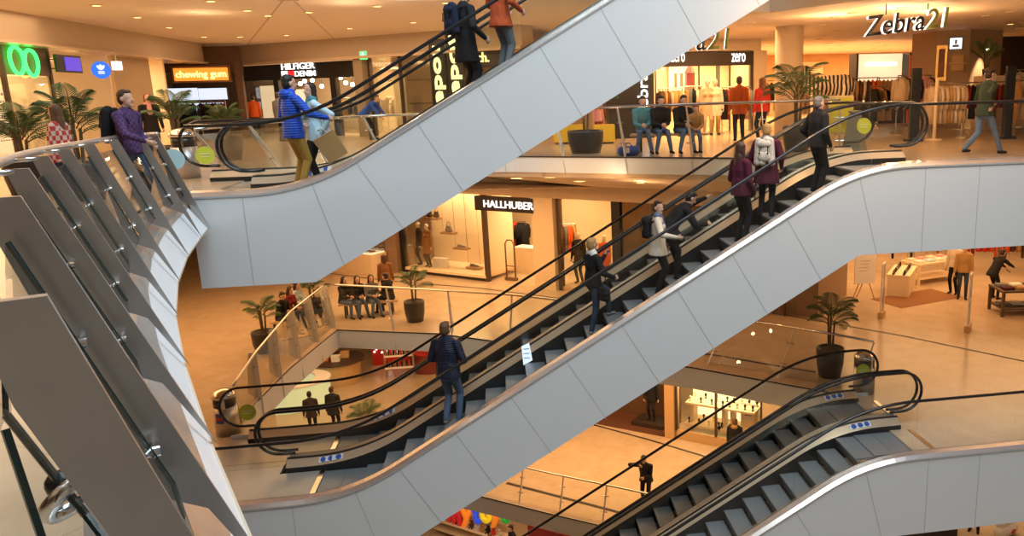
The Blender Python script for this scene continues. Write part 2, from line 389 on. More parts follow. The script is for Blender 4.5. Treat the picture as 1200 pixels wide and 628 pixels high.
def balustrade_side(root, pr, yg, ysk, x0, x1, n0, n1, sticker=None, dt=.16):
    s = 1 if ysk > yg else -1
    mb = MB(); sweep(mb, pr, x0, x1, [(yg-s*.07, -.5), (yg-s*.07, dt-.03), (yg, dt), (ysk, dt-.135), (ysk, -.5)], [0, 0, 0, 1, 1])
    # dark joint line down the middle of the deck
    xs = pr.xs(x0, x1)
    mb.m = 1
    f = lambda t, dz: [(x, yg+(ysk-yg)*t, pr.T(x)+dt-.135*t+dz) for x in xs]
    mb.ribbon(f(.05, .003), f(.22, .003), (0, 0, .004))
    dk = mb.build('inner_deck', [DECK, BLACK], root)
    MB().tube(rail_path(pr, yg, x0, x1, n0, n1), .034, 8, flat=.85).build('handrail', RUBBER, root, smooth=True)
    # glass in panels
    L = x1-x0; n = max(3, round(L/2.4)); cuts = [x0+L*i/n for i in range(n+1)]
    for i in range(n):
        a, b = cuts[i]+.006, cuts[i+1]-.006
        xs = pr.xs(a, b); up = [(x, yg, pr.T(x)+HR-.03) for x in xs]; dn = [(x, yg, pr.T(x)+dt-.01) for x in xs]
        if i == 0 and n0:
            c = pr.T(x0)+HR-.42; up = [(x0-.1-.4*math.sin(t), yg, c-.4*math.cos(t)) for t in [PI*k/10 for k in range(11)]] + up[1:]
            mbg = MB(); mbg.prism([V(p) for p in dn[::-1]] + [V((x0, yg, c-.4))] + [V(p) for p in up], (0, .012, 0))
        elif i == n-1 and n1:
            c = pr.T(x1)+HR-.42; up = up[:-1] + [(x1+.1+.4*math.sin(t), yg, c+.4*math.cos(t)) for t in [PI*k/10 for k in range(11)]]
            mbg = MB(); mbg.prism([V(p) for p in dn[::-1]] + [V(p) for p in up] + [V((x1, yg, c-.4))], (0, .012, 0))
        else:
            mbg = MB(); mbg.prism([V(p) for p in dn[::-1]] + [V(p) for p in up], (0, .012, 0))
        mbg.build('glass_panel', GLASS, root)
    if sticker is not None:
        x = sticker; z = pr.T(x)
        mb = MB(); t0, t1 = .35, .8
        P = lambda dx, t, e: V((x+dx, yg+(ysk-yg)*t, pr.T(x+dx)+dt-.135*t+e))
        mb.prism([P(-.22, t0, .004), P(.22, t0, .004), P(.22, t1, .004), P(-.22, t1, .004)], (0, 0, .004)); mb.m = 1
        nn = V((0, s*.135, abs(ysk-yg))).normalized()
        for dx in (-.14, 0, .14):
            mb.disc(P(dx, (t0+t1)/2, .012), nn, .055, .004, 16)
        mb.build('safety_sticker', [STICKW, STICKB], dk)
def cladding(root, pr, y, out, seam_x, xl, xr):
    xs = sorted(set(pr.xs(xl, xr) + [pr.xb, pr.xt, pr.xb+.05, pr.xt+.03]))
    th = 1.46
    mb = MB(); top_ = [(x, y, pr.T(x)) for x in xs]; bot = [(x, y, pr.S(x)-th-.1*(x > pr.xb)*min(1, (x-pr.xb)/4)) for x in xs]
    mb.ribbon(top_, bot, (0, -out*.03, 0)); mb.m = 1
    c = 1/math.hypot(1, pr.k); sn = pr.k*c; L = 1.15
    def seam(x, ang):
        z1 = pr.T(x); dx, dz = math.sin(ang), -math.cos(ang)
        # length until the lower edge
        t = .1
        while t < 2.2 and z1+dz*t > pr.S(x+dx*t)-th-.1*(x+dx*t > pr.xb)*min(1, max(0, x+dx*t-pr.xb)/4)+.003: t += .01
        o = V((math.cos(ang), 0, math.sin(ang)))*.005; a = V((x, y+out*.0015, z1)); b = a + V((dx, 0, dz))*t
        mb.prism([a-o, a+o, b+o, b-o], (0, out*.001, 0))
    th_ = math.atan(pr.k)
    x = seam_x
    while x > pr.xb+.5: x -= L*c
    x += L*c
    while x < pr.xt-.8: seam(x, th_); x += L*c
    for xx in (pr.xb-.95, pr.xb-.95-1.3, pr.xb-.95-2.6):
        if xx > xl+.1: seam(xx, 0)
    seam(pr.xb+.1, th_*.5); seam(pr.xt-.05, th_*.5)
    xx = pr.xt+1.2
    while xx < xr-.1: seam(xx, 0); xx += 1.05
    mb.build('cladding', [WHITE, SEAM], root)
STEPW = 1.02
def step_mesh(run, rise, yw):
    mb = MB(); mb.m = 0
    mb.box((run/2, 0, -.015), (run-.006, yw, .03))
    mb.m = 1
    pts = [(0, -.03), (.012, -.03), (.03, -rise*.6), (.07, -rise), (.055, -rise), (.012, -rise*.6)]
    mb.prism([(x, -yw/2, z) for x, z in pts], (0, yw, 0))
    for k in (0, 1): mb.box((run/2, (-1, 1)[k]*(yw/2-.012), .004), (run-.01, .012, .008))
    o = mb.build('step', [STEP, RISER]); me = o.data; bpy.data.objects.remove(o); return me
def escalators(Y0, zb, zt, xb, xt, xl, xr, seam_x, nose_x, ends, lab_near, lab_far, grp, stick, lim):
    pr = Prof(zb+.07, zt+.07, xb, xt, xl, xr)
    n = round((zt-zb)/.2235); rise = (zt-zb)/n; run = (xt-xb)/n
    me = step_mesh(run, rise, STEPW)
    roots = []
    mb0, mb1, fb0, fb1 = ends            # deck ends: middle low, middle high, far low, far high
    for lane in (0, 1):
        o = Y0 + (0 if lane == 0 else 1.62)
        root = thing('escalator', lab_near if lane == 0 else lab_far, 'escalator', (xb, o+.95, zb), 0, None)
        root['group'] = grp; roots.append(root)
        if lane == 0:
            cladding(root, pr, Y0, -1, seam_x, xl, xr)
            mb = MB(); sweep(mb, pr, xl, xr, [(Y0-.015, -.03), (Y0-.015, .0), (Y0+.05, .058), (Y0+.17, .078), (Y0+.17, -.03)], [1, 0, 0, 0, 0])
            mb.build('outer_deck', [DECKF, SEAM], root)
            balustrade_side(root, pr, Y0+.18, Y0+.42, xl+.02, xr-.02, False, False, None, .075)
            y0, y1 = Y0+.43, Y0+1.45
            balustrade_side(root, pr, Y0+1.66, Y0+1.46, mb0, mb1, True, True, stick[0])
            a, b = mb0+.1, mb1-.1
        else:
            balustrade_side(root, pr, Y0+1.81, Y0+2.01, mb0+.02, mb1-.02, True, True)
            y0, y1 = Y0+2.02, Y0+3.04
            balustrade_side(root, pr, Y0+3.25, Y0+3.05, fb0, fb1, True, True, stick[1])
            cladding(root, pr, Y0+3.4, 1, seam_x, xl+.3, min(xr, fb1+.4))
            a, b = fb0+.1, fb1-.1
        ym = (y0+y1)/2; i0 = -2; nst = n+1
        ph = ((nose_x - xb) / run) % 1.0; pr.ph, pr.run = ph, run
        for i in range(i0, nst+2):
            x = xb + (i+ph)*run; z = pr.S(x) - .09 - .0
            s = bpy.data.objects.new('step', me); COL.objects.link(s); s.parent = root
            s.location = V((x, ym, z)) - V(root.location)
        # landing plates and combs
        xa, xc = xb+(i0+ph)*run, xb+(nst+1+ph)*run+run
        mb = MB(); mb.box(((xl+xa)/2 if lane == 0 else (fb0-.4+xa)/2, ym, zb-.03), (xa-(xl if lane == 0 else fb0-.4)-.005, STEPW-.02, .06)); mb.build('landing_plate', FLOORG, root)
        ya, yb = (Y0+.2, Y0+1.79) if lane == 0 else (Y0+1.8, Y0+3.36)
        for q0, q1, zz in ((xl if lane == 0 else fb0-.45, (mb0 if lane == 0 else min(mb0, xa))-.12, zb), ((mb1 if lane == 0 else max(mb1, xc))+.12, lim if lane == 0 else fb1+.3, zt)):
            if q1-q0 > .05: mb = MB(); mb.box(((q0+q1)/2, (ya+yb)/2, zz-.035), (q1-q0, yb-ya, .06)); mb.build('landing_plate', FLOORG, root)
        xe = lim if lane == 0 else fb1+.3
        mb = MB(); mb.box(((xe+xc)/2, ym, zt-.03), (xe-xc, STEPW-.02, .06)); mb.build('landing_plate', FLOORG, root)
        for xx, zz in ((xa-.05, zb), (xc+.05, zt)):
            mb = MB(); mb.box((xx, ym, zz+.004), (.09, STEPW-.04, .012)); mb.build('comb_plate', CHROME, root)
        mb = MB(); xs = sorted(set(pr.xs(xl+.05, min(xr-.05, lim if lane == 0 else fb1)) + [xb, xt])); f = lambda y, dz: [(x, y, pr.S(x)+dz) for x in xs]
        mb.ribbon(f(Y0+.05 if lane == 0 else Y0+1.74, -1.44), f(Y0+1.73 if lane == 0 else Y0+3.36, -1.44), (0, 0, .05)); mb.build('truss_soffit', WHITE2, root)
    return pr, roots
XS_A = at_y(489.5, 140, 13.5).x
prA, RA = escalators(13.5, F2-.02, 5.36, -3.10, 6.2, -4.83, 8.2, at_y(488, 142, 13.5).x, .1, (-4.33, 7.6, -5.5, 7.3),
    'white sided escalator rising from the blue jacket couple past the upper ceiling', 'rear lane of the uppermost escalator pair, behind the blue jacket couple', 'escalators', (-3.2, -2.3), 8.0)
prB, RB = escalators(13.5, F1+.05, F2, -2.96, 6.25, -6.2, 11.6, at_y(532.5, 508.5, 13.5).x, -.185, (-4.36, 7.82, -5.48, 7.45),
    'long escalator crossing mid picture with riders behind its white side panel', 'empty rear lane behind the escalator that carries the riders', 'escalators', (-3.55, -2.75), 7.6)
prC, RC = escalators(13.0, F0+.05, F1, -2.95, 6.36, -4.6, 12.2, at_y(932, 603, 13).x, 5.54, (-4.4, 7.75, -5.4, 7.55),
    'lowest escalator at bottom right with empty grey steps and white side', 'rear lane of the lowest escalator pair, in front of the jewellery window', 'escalators', (6.9, 7.0), 7.9)
# ---------------------------------------------------------------- far balustrades (thin leaning fins, glass, steel rail)
def far_balustrade(label, pts, rail, z, hb=.58, fins=None, broad=False, spacing=1.6, n0=0):
    """pts: slab edge polyline; rail: rail polyline of the same count"""
    root = thing('balustrade', label, 'balustrade', (pts[0].x, pts[0].y, z))
    def along(P, s):
        tot = [0]
        for a, b in zip(P, P[1:]): tot.append(tot[-1]+(b-a).length)
        L = tot[-1]*max(0, min(1, s))
        for i in range(len(P)-1):
            if L <= tot[i+1] or i == len(P)-2: return P[i].lerp(P[i+1], (L-tot[i])/(tot[i+1]-tot[i]))
    n = round(sum((b-a).length for a, b in zip(pts, pts[1:]))/spacing)
    S = fins if fins else [i/n for i in range(n+1)]
    ps = []
    for s in S:
        e = along(pts, s); r = along(rail, s); t = (along(pts, min(1, s+.02)) - along(pts, max(0, s-.02))); t.z = 0; t.normalize()
        o = V((t.y, -t.x, 0)); b = V((e.x, e.y, z-hb)) + o*.06; tp = V((r.x, r.y, r.z-.03)); mid = V((e.x, e.y, z)) + o*.05
        i_ = -o
        w = .3 if broad else .1
        mid = tp.lerp(b, (tp.z-z)/(tp.z-b.z))
        P = [tp, mid, b, mid + i_*w*.5, mid + i_*w + V((0, 0, .12)), tp.lerp(b, .15)+i_*w*.8, tp + i_*w*.6]
        mb = MB(); mb.prism([p - t*.011 for p in P], t*.022); fp = mb.build('fin_post', FINM, root)
        ps.append((tp, mid, i_, t))
        for f in (.3, .72):
            c = tp.lerp(mid, f) + i_*.06; mb = MB(); mb.cyl(c-t*.09, c+t*.09, .016, None, 8); mb.build('glass_clamp', CHROME, fp)
    MB().tube([along(rail, k/30) for k in range(31)], .03, 8).build('handrail', CHROME, root, smooth=True)
    for (a, ma, ia, ta), (b, mb_, ib, tb) in zip(ps, ps[1:]):
        q0 = a.lerp(ma, .08)+ia*.06; q1 = b.lerp(mb_, .08)+ib*.06; q2 = b.lerp(mb_, .96)+ib*.06; q3 = a.lerp(ma, .96)+ia*.06
        d = (q1-q0).normalized()*.05; m = MB(); m.prism([q0+d, q1-d, q2-d, q3+d], ia*.012); m.build('glass_panel', GLASS, root)
    return root
def offs(pts, d, z):
    out = []
    for i, p in enumerate(pts):
        t = pts[min(i+1, len(pts)-1)] - pts[max(i-1, 0)]; t.z = 0; t.normalize(); o = V((-t.y, t.x, 0)); out.append(V((p.x, p.y, z)) + o*d)
    return out
# upper floor, far side: right run is seen clear, left run behind the upper escalator
r2 = [at_y(228, 151.5, 17.0), at_y(330, 142, 19.6), at_y(440, 135.6, 21.5), at_y(600, 130, 20.5), at_y(785, 123, 18.2), at_y(985, 116.6, 16.9)]
far_balustrade('glass balustrade of the upper gallery in front of the bench sitters', FAR2, r2, F2, .39)
r1 = [at_y(273, 452, 17.9), at_y(300, 412, 19.4), at_y(340, 365, 22.2), at_y(381, 333, 25.6)]
far_balustrade('curved glass balustrade with broad steel fins beside the bench with two palms', FAR1[1:5][0:1]+FAR1[2:5], r1, F1, broad=True, spacing=1.35)
r1b = [at_y(381, 333, 25.6), at_y(480, 338, 24.4), at_y(600, 345.5, 22.8), at_y(893, 378, 19.3), at_y(962, 389, 17.5), at_y(1024, 400, 16.7)]
far_balustrade('straight glass balustrade running in front of the fashion shop windows', FAR1[4:], r1b, F1, spacing=2.0)
r0 = [V((p.x, p.y, F0+1.08)) + HN*.4 for p in FAR0]
far_balustrade('lowest glass balustrade above the colourful toy shop letters', FAR0, r0, F0, spacing=1.45)

# ---------------------------------------------------------------- light
def area(name, loc, size, sy, power, col, rot=(0, 0, 0)):
    l = bpy.data.lights.new(name, 'AREA'); l.shape = 'RECTANGLE'; l.size = size; l.size_y = sy; l.energy = power; l.color = col
    o = bpy.data.objects.new(name, l); COL.objects.link(o); o.location = loc; o.rotation_euler = rot; return o
WARM = (1.0, .55, .23); SOFT = (1.0, .65, .37); DAY = (.78, .92, 1.0)
w = bpy.data.worlds.new('world'); SC.world = w; w.use_nodes = True
w.node_tree.nodes['Background'].inputs[0].default_value = (.62, .76, 1, 1); w.node_tree.nodes['Background'].inputs[1].default_value = .25
area('skylight', (3, 6.5, 14.5), 16, 14, 4500, DAY, (math.radians(14), 0, 0))
WA = math.atan2(HD.y, HD.x)
for nm, loc, sx, sy, p, c in [
    ('lamp_upper_left', (-9.5, 17, 3.7), 4, 14, 470, SOFT), ('lamp_upper_far', (-5, 29, 3.7), 12, 4, 480, SOFT),
    ('lamp_upper_zero', (6.6, 25.5, 3.15), 4, 4, 480, WARM), ('lamp_upper_zebra', (16, 26, 3.7), 10, 9, 900, WARM),
    ('lamp_upper_near', (-4, 2, 3.7), 4, 8, 60, SOFT),
    ('lamp_middle_left', (-10.5, 22, -.7), 7, 16, 1050, WARM), ('lamp_middle_far', (-1.5, 27, -1.75), 12, 3, 520, WARM),
    ('lamp_middle_right', (12, 19, -.75), 8, 4, 520, WARM), ('lamp_middle_store', (14, 28, -1.7), 12, 9, 1100, WARM),
    ('lamp_lower_left', (-6, 31, -6.1), 12, 8, 700, WARM), ('lamp_lower_mid', (3, 24.5, -6.1), 8, 4, 700, WARM), ('lamp_lower_right', (12, 20, -6.1), 8, 8, 350, SOFT),
    ('lamp_basement', (-1, 27, -11.6), 10, 6, 350, SOFT)]:
    area(nm, loc, sx, sy, p*.88, c, (0, 0, WA if 'far' in nm or 'mid' in nm else 0))
def lamp(name, loc, power, col, r=.06):
    l = bpy.data.lights.new(name, 'POINT'); l.energy = power; l.color = col; l.shadow_soft_size = r; o = bpy.data.objects.new(name, l); COL.objects.link(o); o.location = loc
SC.view_settings.view_transform = 'Standard'; SC.view_settings.look = 'None'; SC.view_settings.gamma = 1; SC.view_settings.use_curve_mapping = False
SC.view_settings.exposure = 0
SC.cycles.max_bounces = 7; SC.cycles.diffuse_bounces = 4; SC.cycles.glossy_bounces = 3; SC.cycles.transparent_max_bounces = 24; SC.cycles.transmission_bounces = 4
SC.cycles.use_denoising = True; SC.cycles.sample_clamp_indirect = 4; SC.cycles.caustics_reflective = False; SC.cycles.caustics_refractive = False
# ---------------------------------------------------------------- people
_ICO = None
def ico():
    global _ICO
    if _ICO is None:
        b = bmesh.new(); bmesh.ops.create_icosphere(b, subdivisions=2, radius=1); _ICO = [v.co.copy() for v in b.verts]; b.free()
    return _ICO
def npv(v): return np.array((v[0], v[1], v[2]), float)
class Prims:
    """closed blobs that grow into one continuous surface"""
    def __init__(s): s.L = []; s.paint = []
    def cone(s, a, b, ra, rb, m, ax=None, f=1.0, bias=0.0, geo=True, cut=None):
        (s.L if geo else s.paint).append(('c', V(a), V(b), ra, rb, m, None if ax is None else V(ax).normalized(), f, bias, cut)); return s
    def ell(s, c, r, m, R=None, bias=0.0, geo=True):
        (s.L if geo else s.paint).append(('e', V(c), V(r), M.Identity(3) if R is None else R, m, bias)); return s
    def mesh(s, voxel, smooth=2):
        bm = bmesh.new()
        for p in s.L:
            if p[0] == 'c':
                _, a, b, ra, rb, m, ax, f, bi, cut = p
                pts = [a + q*ra for q in ico()] + [b + q*rb for q in ico()]
                if ax is not None:
                    c = (a+b)/2
                    pts = [q + ax*((q-c).dot(ax) - (a+(b-a)*max(0, min(1, (q-a).dot(b-a)/max(1e-9, (b-a).length_squared))) - c).dot(ax))*(f-1) for q in pts]
                if cut is not None:
                    pts = [V((q.x, q.y, max(q.z, cut))) for q in pts]
                vs = [bm.verts.new(q) for q in pts]
                r = bmesh.ops.convex_hull(bm, input=vs)
                bad = [g for g in r['geom_interior'] if isinstance(g, bmesh.types.BMVert)]
                bad += [g for g in r['geom_unused'] if isinstance(g, bmesh.types.BMVert)]
                bmesh.ops.delete(bm, geom=list(set(bad)), context='VERTS')
            else:
                _, c, r, R, m, bi = p
                t = M.Translation(c) @ R.to_4x4() @ M.Diagonal((r.x, r.y, r.z, 1))
                bmesh.ops.create_icosphere(bm, subdivisions=2, radius=1, matrix=t)
        me = bpy.data.meshes.new('b'); bm.to_mesh(me); bm.free()
        o = bpy.data.objects.new('b', me); COL.objects.link(o)
        md = o.modifiers.new('r', 'REMESH'); md.mode = 'VOXEL'; md.voxel_size = voxel; md.use_smooth_shade = True
        if smooth: sm = o.modifiers.new('s', 'SMOOTH'); sm.factor = .5; sm.iterations = smooth
        dg = bpy.context.evaluated_depsgraph_get(); dg.update()
        res = bpy.data.meshes.new_from_object(o.evaluated_get(dg), depsgraph=dg)
        bpy.data.objects.remove(o); bpy.data.meshes.remove(me)
        return res
    def dist(s, P, p):
        if p[0] == 'c':
            _, a, b, ra, rb, m, ax, f, bi, cut = p
            a, b = npv(a), npv(b); ab = b-a; L2 = max(1e-9, ab@ab)
            t = np.clip(((P-a)@ab)/L2, 0, 1); C = a + t[:, None]*ab; d = P-C
            if ax is not None:
                x = npv(ax); d = d + np.outer(d@x, x)*(1/f-1)
            D = np.linalg.norm(d, axis=1) - (ra+(rb-ra)*t) + bi
            if cut is not None: D = np.where(P[:, 2] < cut-.012, 1.0, D-.045)
            return D, m
        _, c, r, R, m, bi = p
        q = (P-npv(c)) @ np.array(R); q = q/npv(r); n = np.linalg.norm(q, axis=1)
        return (n-1)*min(r) + bi, m
    def paint_mats(s, me):
        n = len(me.polygons); P = np.empty(n*3); me.polygons.foreach_get('center', P); P = P.reshape(-1, 3)
        best = np.full(n, 1e9); mi = np.zeros(n, np.int32)
        for p in s.L + s.paint:
            d, m = s.dist(P, p); k = d < best; best[k] = d[k]; mi[k] = m
        me.polygons.foreach_set('material_index', mi); me.polygons.foreach_set('use_smooth', np.ones(n, bool))
def ik(a, b, l1, l2, pole):
    d = b-a; L = d.length
    if L > (l1+l2)*.999: b = a + d*((l1+l2)*.999/L); d = b-a; L = d.length
    x = (l1*l1-l2*l2+L*L)/(2*L); h = math.sqrt(max(0, l1*l1-x*x)); u = d/L
    p = V(pole); p = p - u*p.dot(u); p = p.normalized() if p.length > 1e-5 else u.orthogonal().normalized()
    return a + u*x + p*h, b
def cloth(name, col, quilt=0.0, rough=.8, check=None):
    key = 'cloth ' + name
    if key in MATS: return MATS[key]
    m = mat(key, col, rough, 0, .12, 14, bump=.08, spec=.25)
    nt = m.node_tree; b = nt.nodes['Principled BSDF']
    if quilt:
        wv = nt.nodes.new('ShaderNodeTexWave'); wv.bands_direction = 'Z'; wv.wave_profile = 'SIN'; wv.inputs['Scale'].default_value = quilt; wv.inputs['Distortion'].default_value = .6
        bp = nt.nodes.new('ShaderNodeBump'); bp.inputs['Strength'].default_value = .45; bp.inputs['Distance'].default_value = .02
        tc = nt.nodes.new('ShaderNodeTexCoord'); nt.links.new(tc.outputs['Object'], wv.inputs['Vector'])
        nt.links.new(wv.outputs['Fac'], bp.inputs['Height']); nt.links.new(bp.outputs['Normal'], b.inputs['Normal']); b.inputs['Roughness'].default_value = .42
    if check:
        tc = nt.nodes.new('ShaderNodeTexCoord'); ck = nt.nodes.new('ShaderNodeTexChecker'); ck.inputs['Scale'].default_value = check[0]
        ck.inputs['Color1'].default_value = (*col, 1); ck.inputs['Color2'].default_value = (*check[1], 1)
        nt.links.new(tc.outputs['Object'], ck.inputs['Vector']); nt.links.new(ck.outputs['Color'], b.inputs['Base Color'])
    return m
SKIN = mat('skin', (.62, .37, .26), .55, 0, .05, 20); EYE = mat('eye', (.03, .02, .02), .3); LIP = mat('lips', (.45, .16, .13), .5)
HAIRS = {k: mat('hair ' + k, c, .55, 0, .25, 60, bump=.2) for k, c in dict(black=(.012, .009, .008), brown=(.055, .026, .012), darkbrown=(.028, .014, .008), blonde=(.42, .26, .09), ginger=(.20, .07, .025), grey=(.16, .15, .14), lightbrown=(.13, .066, .028)).items()}
C_ = dict(black=(.012, .012, .014), navy=(.013, .018, .042), jeans=(.10, .16, .27), darkjeans=(.03, .05, .09), white=(.72, .70, .66), cream=(.68, .58, .46), grey=(.16, .17, .18), blue=(.02, .085, .52),
    mustard=(.50, .28, .055), burgundy=(.075, .012, .03), orange=(.62, .11, .02), red=(.60, .05, .035), green=(.03, .05, .035), brown=(.10, .05, .025), pink=(.6, .3, .3), paleblue=(.5, .66, .72), teal=(.08, .25, .28), purple=(.07, .035, .10), beige=(.5, .38, .25), scarf=(.12, .16, .26), maroon=(.2, .02, .02), tan=(.42, .25, .10), shoe=(.25, .24, .23))
def cm(k, **kw): return cloth(k + ('' if not kw else ' styled'), C_[k], **kw)
def person(label, feet, heading, H=1.75, top='black', legs='black', shoes='black', hair=('short', 'brown'), hipz=.90, lean=0.0, side=0.0, fl=(-.1, .02), fr=(.1, -.02), fzl=0.0, fzr=0.0, hl=None, hr=None,
           hem=.80, loose=1.0, headyaw=0, headpitch=0, wom=False, sleeve=True, hood=False, sit=False, voxel=.0095, topm=None, legm=None, scarf=None, group=None, neck=None, hipy=0.0, collar=None, glasses=False, kl=(0, 1, 0), kr=(0, 1, 0), skirt=False, bulk=1.1, ring=False):
    H = H*1.045; s = H/1.75
    mats = [SKIN, topm or cm(top), legm or cm(legs), cm(shoes), EYE, LIP, cm(scarf) if scarf else SKIN, cm(collar) if collar else (topm or cm(top)), cm('white')]
    b = Prims(); S = lambda *p: V(p)*s
    sh = .165 if wom else .185
    th, sd = math.radians(lean), math.radians(side)
    t = V((math.sin(sd), math.sin(th)*math.cos(sd), math.cos(th)*math.cos(sd))); fw = V((0, math.cos(th), -math.sin(th)))
    Pv = S(0, hipy, hipz); Ch = Pv + t*(.34*s); N = Pv + t*(.53*s)
    # legs
    for sg, f, fz, k in ((-1, fl, fzl, kl), (1, fr, fzr, kr)):
        hip = Pv + S(sg*.088, 0, -.02); an = S(f[0], f[1], .085+fz)
        kn, an = ik(hip, an, .425*s, .415*s, V(k))
        b.cone(hip, kn, (.088 if wom else .084)*s*loose, .062*s*loose, 2); b.cone(kn, an, .060*s*loose, .046*s*loose, 2)
        b.cone(an + S(0, -.02, -.05), an + S(sg*.02, .13, -.06), .042*s, .034*s, 3, (0, 0, 1), .8)
        b.cone(an, an + S(0, 0, -.04), .042*s, .04*s, 3)
    # trunk
    b.cone(Pv + S(0, 0, -.03), Pv + t*(.1*s), .155*s, .15*s, 2, fw, .72)
    w_ = .90 if wom else 1.0
    b.cone(Pv + t*(.08*s), Ch, .150*s*w_*bulk, .165*s*w_*bulk, 1, fw, .72)
    b.cone(Ch, Ch + t*(.10*s), .168*s*w_*bulk, .14*s*w_*bulk, 1, fw, .7)
    for sg in (-1, 1): b.cone(N + V((sg*.03*s, 0, 0)) - t*(.03*s), N + V((sg*sh*s, 0, 0)) - t*(.07*s), .065*s, .062*s, 1)
    if wom: 
        for sg in (-1, 1): b.ell(Ch + V((sg*.075*s, 0, 0)) + fw*(.085*s) + t*(.0*s), S(.07, .06, .07), 1)
    hz = hem - .9
    cz = (hipz-.9+hem)*s
    if sit: b.cone(Pv + t*(.14*s), Pv + t*(.0*s), .155*s, .17*s, 1, fw, .76, -.01)
    else: b.cone(Pv + t*(.12*s), Pv + t*(max(hz, -.1)*s), .158*s*bulk, .176*s*bulk, 1, fw, .78, 0, cut=cz)
    if hem < .79 and not sit: b.cone(Pv + S(0, 0, -.08), S(0, hipy*.6, (hipz-.9+hem)), .176*s*bulk, .20*s*bulk, 1, (0, 1, 0), .8, 0, cut=cz)
    if skirt: b.cone(Pv + S(0, 0, -.05), S(0, hipy*.5, hem-.2), .17*s, .2*s, 2, (0, 1, 0), .8, -.006)
    # arms
    for sg, hd in ((-1, hl), (1, hr)):
        sj = N + V((sg*sh*s, 0, 0)) - t*(.075*s)
        wr = S(*hd) if hd else sj + S(sg*.07, .06, -.54)
        el, wr = ik(sj, wr, .285*s, .255*s, V((sg*.5, -1, -.35)))
        k = 1 if sleeve else 0
        b.cone(sj, el, .062*s*bulk, .052*s*bulk, 1); b.cone(el, wr, .05*s*bulk if sleeve else .042*s, .038*s if sleeve else .03*s, k, None, 1, 0 if not sleeve else -.003)
        # hand with palm, four fingers, thumb
        u = (wr-el).normalized(); pl = V((-sg, .3, 0)); pl = (pl - u*pl.dot(u)).normalized(); ac = u.cross(pl)
        pm = wr + u*(.085*s); b.cone(wr, pm, .027*s, .036*s, 0, pl, .55)
        for q in range(4):
            L = (.075, .085, .08, .062)[q]*s; base = pm + ac*((q-1.5)*.0205*s) - u*(.008*s)
            m1 = base + (u*.85+pl*.45).normalized()*(L*.55); m2 = m1 + (u*.35+pl*.9).normalized()*(L*.5)
            b.cone(base, m1, .0100*s, .0092*s, 0); b.cone(m1, m2, .0092*s, .008*s, 0)
        fwd = 1 if ac.y > 0 else -1
        tb = wr + u*(.03*s) + ac*(fwd*.026*s); tm = tb + (u*.6 + ac*(fwd*.7) + pl*.2).normalized()*(.045*s)
        b.cone(tb, tm, .012*s, .0105*s, 0); b.cone(tm, tm + (u*.8 + pl*.5).normalized()*(.03*s), .0105*s, .009*s, 0)
    # neck and head
    hy, hp_ = math.radians(headyaw), math.radians(headpitch + lean*.35)
    R = M.Rotation(hy, 3, 'Z') @ M.Rotation(-hp_, 3, 'X')
    hc = N + (t*.6 + V((0, 0, .4))).normalized()*(.152*s) + V((0, .022*s, 0))
    b.cone(N - t*(.03*s), hc - R @ S(0, .01, .05), .056*s, .052*s, 0)
    if hood or scarf or ring: b.cone(N + V((-.045*s, 0, .01*s)), N + V((.045*s, 0, .01*s)), .072*s, .072*s, 6 if scarf else 7, None, 1, -.004)
    if hood:
        b.ell(N + fw*(-.075*s) + t*(.0*s), S(.12, .075, .08), 7, None, -.004)
    if scarf: b.cone(N + fw*(.07*s), Ch + fw*(.12*s) - t*(.02*s), .05*s, .06*s, 6, fw, .6, -.006)
    X = lambda *p: hc + R @ S(*p)
    b.ell(X(0, -.008, .025), S(.076, .096, .100), 0, R); b.ell(X(0, .022, -.035), S(.060, .068, .082), 0, R)
    b.cone(X(0, .082, .012), X(0, .108, -.022), .010*s, .015*s, 0); b.ell(X(0, .07, -.088), S(.026, .022, .02), 0, R)
    for sg in (-1, 1):
        b.ell(X(sg*.077, -.008, -.005), S(.012, .022, .034), 0, R)
        b.ell(X(sg*.032, .083, .010), S(.015, .012, .009), 4, R, -.002, geo=False)
        b.cone(X(sg*.018, .088, .030), X(sg*.046, .080, .030), .005*s, .004*s, 4, None, 1, -.001, geo=False)
    b.ell(X(0, .088, -.058), S(.026, .012, .008), 5, R, -.002, geo=False)
    me = b.mesh(voxel*s); b.paint_mats(me)
    for m in mats: me.materials.append(m)
    me.name = 'person'
    o = bpy.data.objects.new('person', me); COL.objects.link(o); o.location = feet; o.rotation_euler = (0, 0, math.radians(heading-90))
    tag(o, label, 'person', group)
    # hair
    st, hcol = hair
    if st != 'none':
        h = Prims()
        h.ell(X(0, -.028, .050), S(.084, .093, .088), 0, R)
        h.ell(X(0, -.045, .0), S(.082, .075, .095), 0, R)
        if st in ('short', 'curly'):
            h.ell(X(0, .022, .098), S(.062, .056, .030), 0, R)
            if st == 'curly':
                for k in range(12):
                    a = k*PI/6; h.ell(X(.07*math.cos(a), -.02+.08*math.sin(a), .07), S(.038, .038, .038), 0)
        if st in ('long', 'bob', 'tail', 'bun'):
            for sg in (-1, 1):
                h.cone(X(sg*.066, .0, .07), X(sg*.074, -.015, -.07), .03*s, .028*s, 0)
                if st != 'tail' and st != 'bun': h.cone(X(sg*.072, -.01, -.06), X(sg*.07, -.02, -.16 if st == 'bob' else -.26), .03*s, .032*s, 0)
            h.cone(X(0, -.07, .03), X(0, -.082, -.14), .07*s, .06*s, 0, (0, 1, 0), .7)
            if st == 'long': h.cone(X(0, -.08, -.12), X(0, -.10, -.36), .085*s, .05*s, 0, (0, 1, 0), .55)
            if st == 'bun': h.ell(X(0, -.10, .10), S(.05, .05, .05), 0)
        if st == 'beanie':
            h.ell(X(0, 0, .05), S(.09, .108, .09), 0, R)
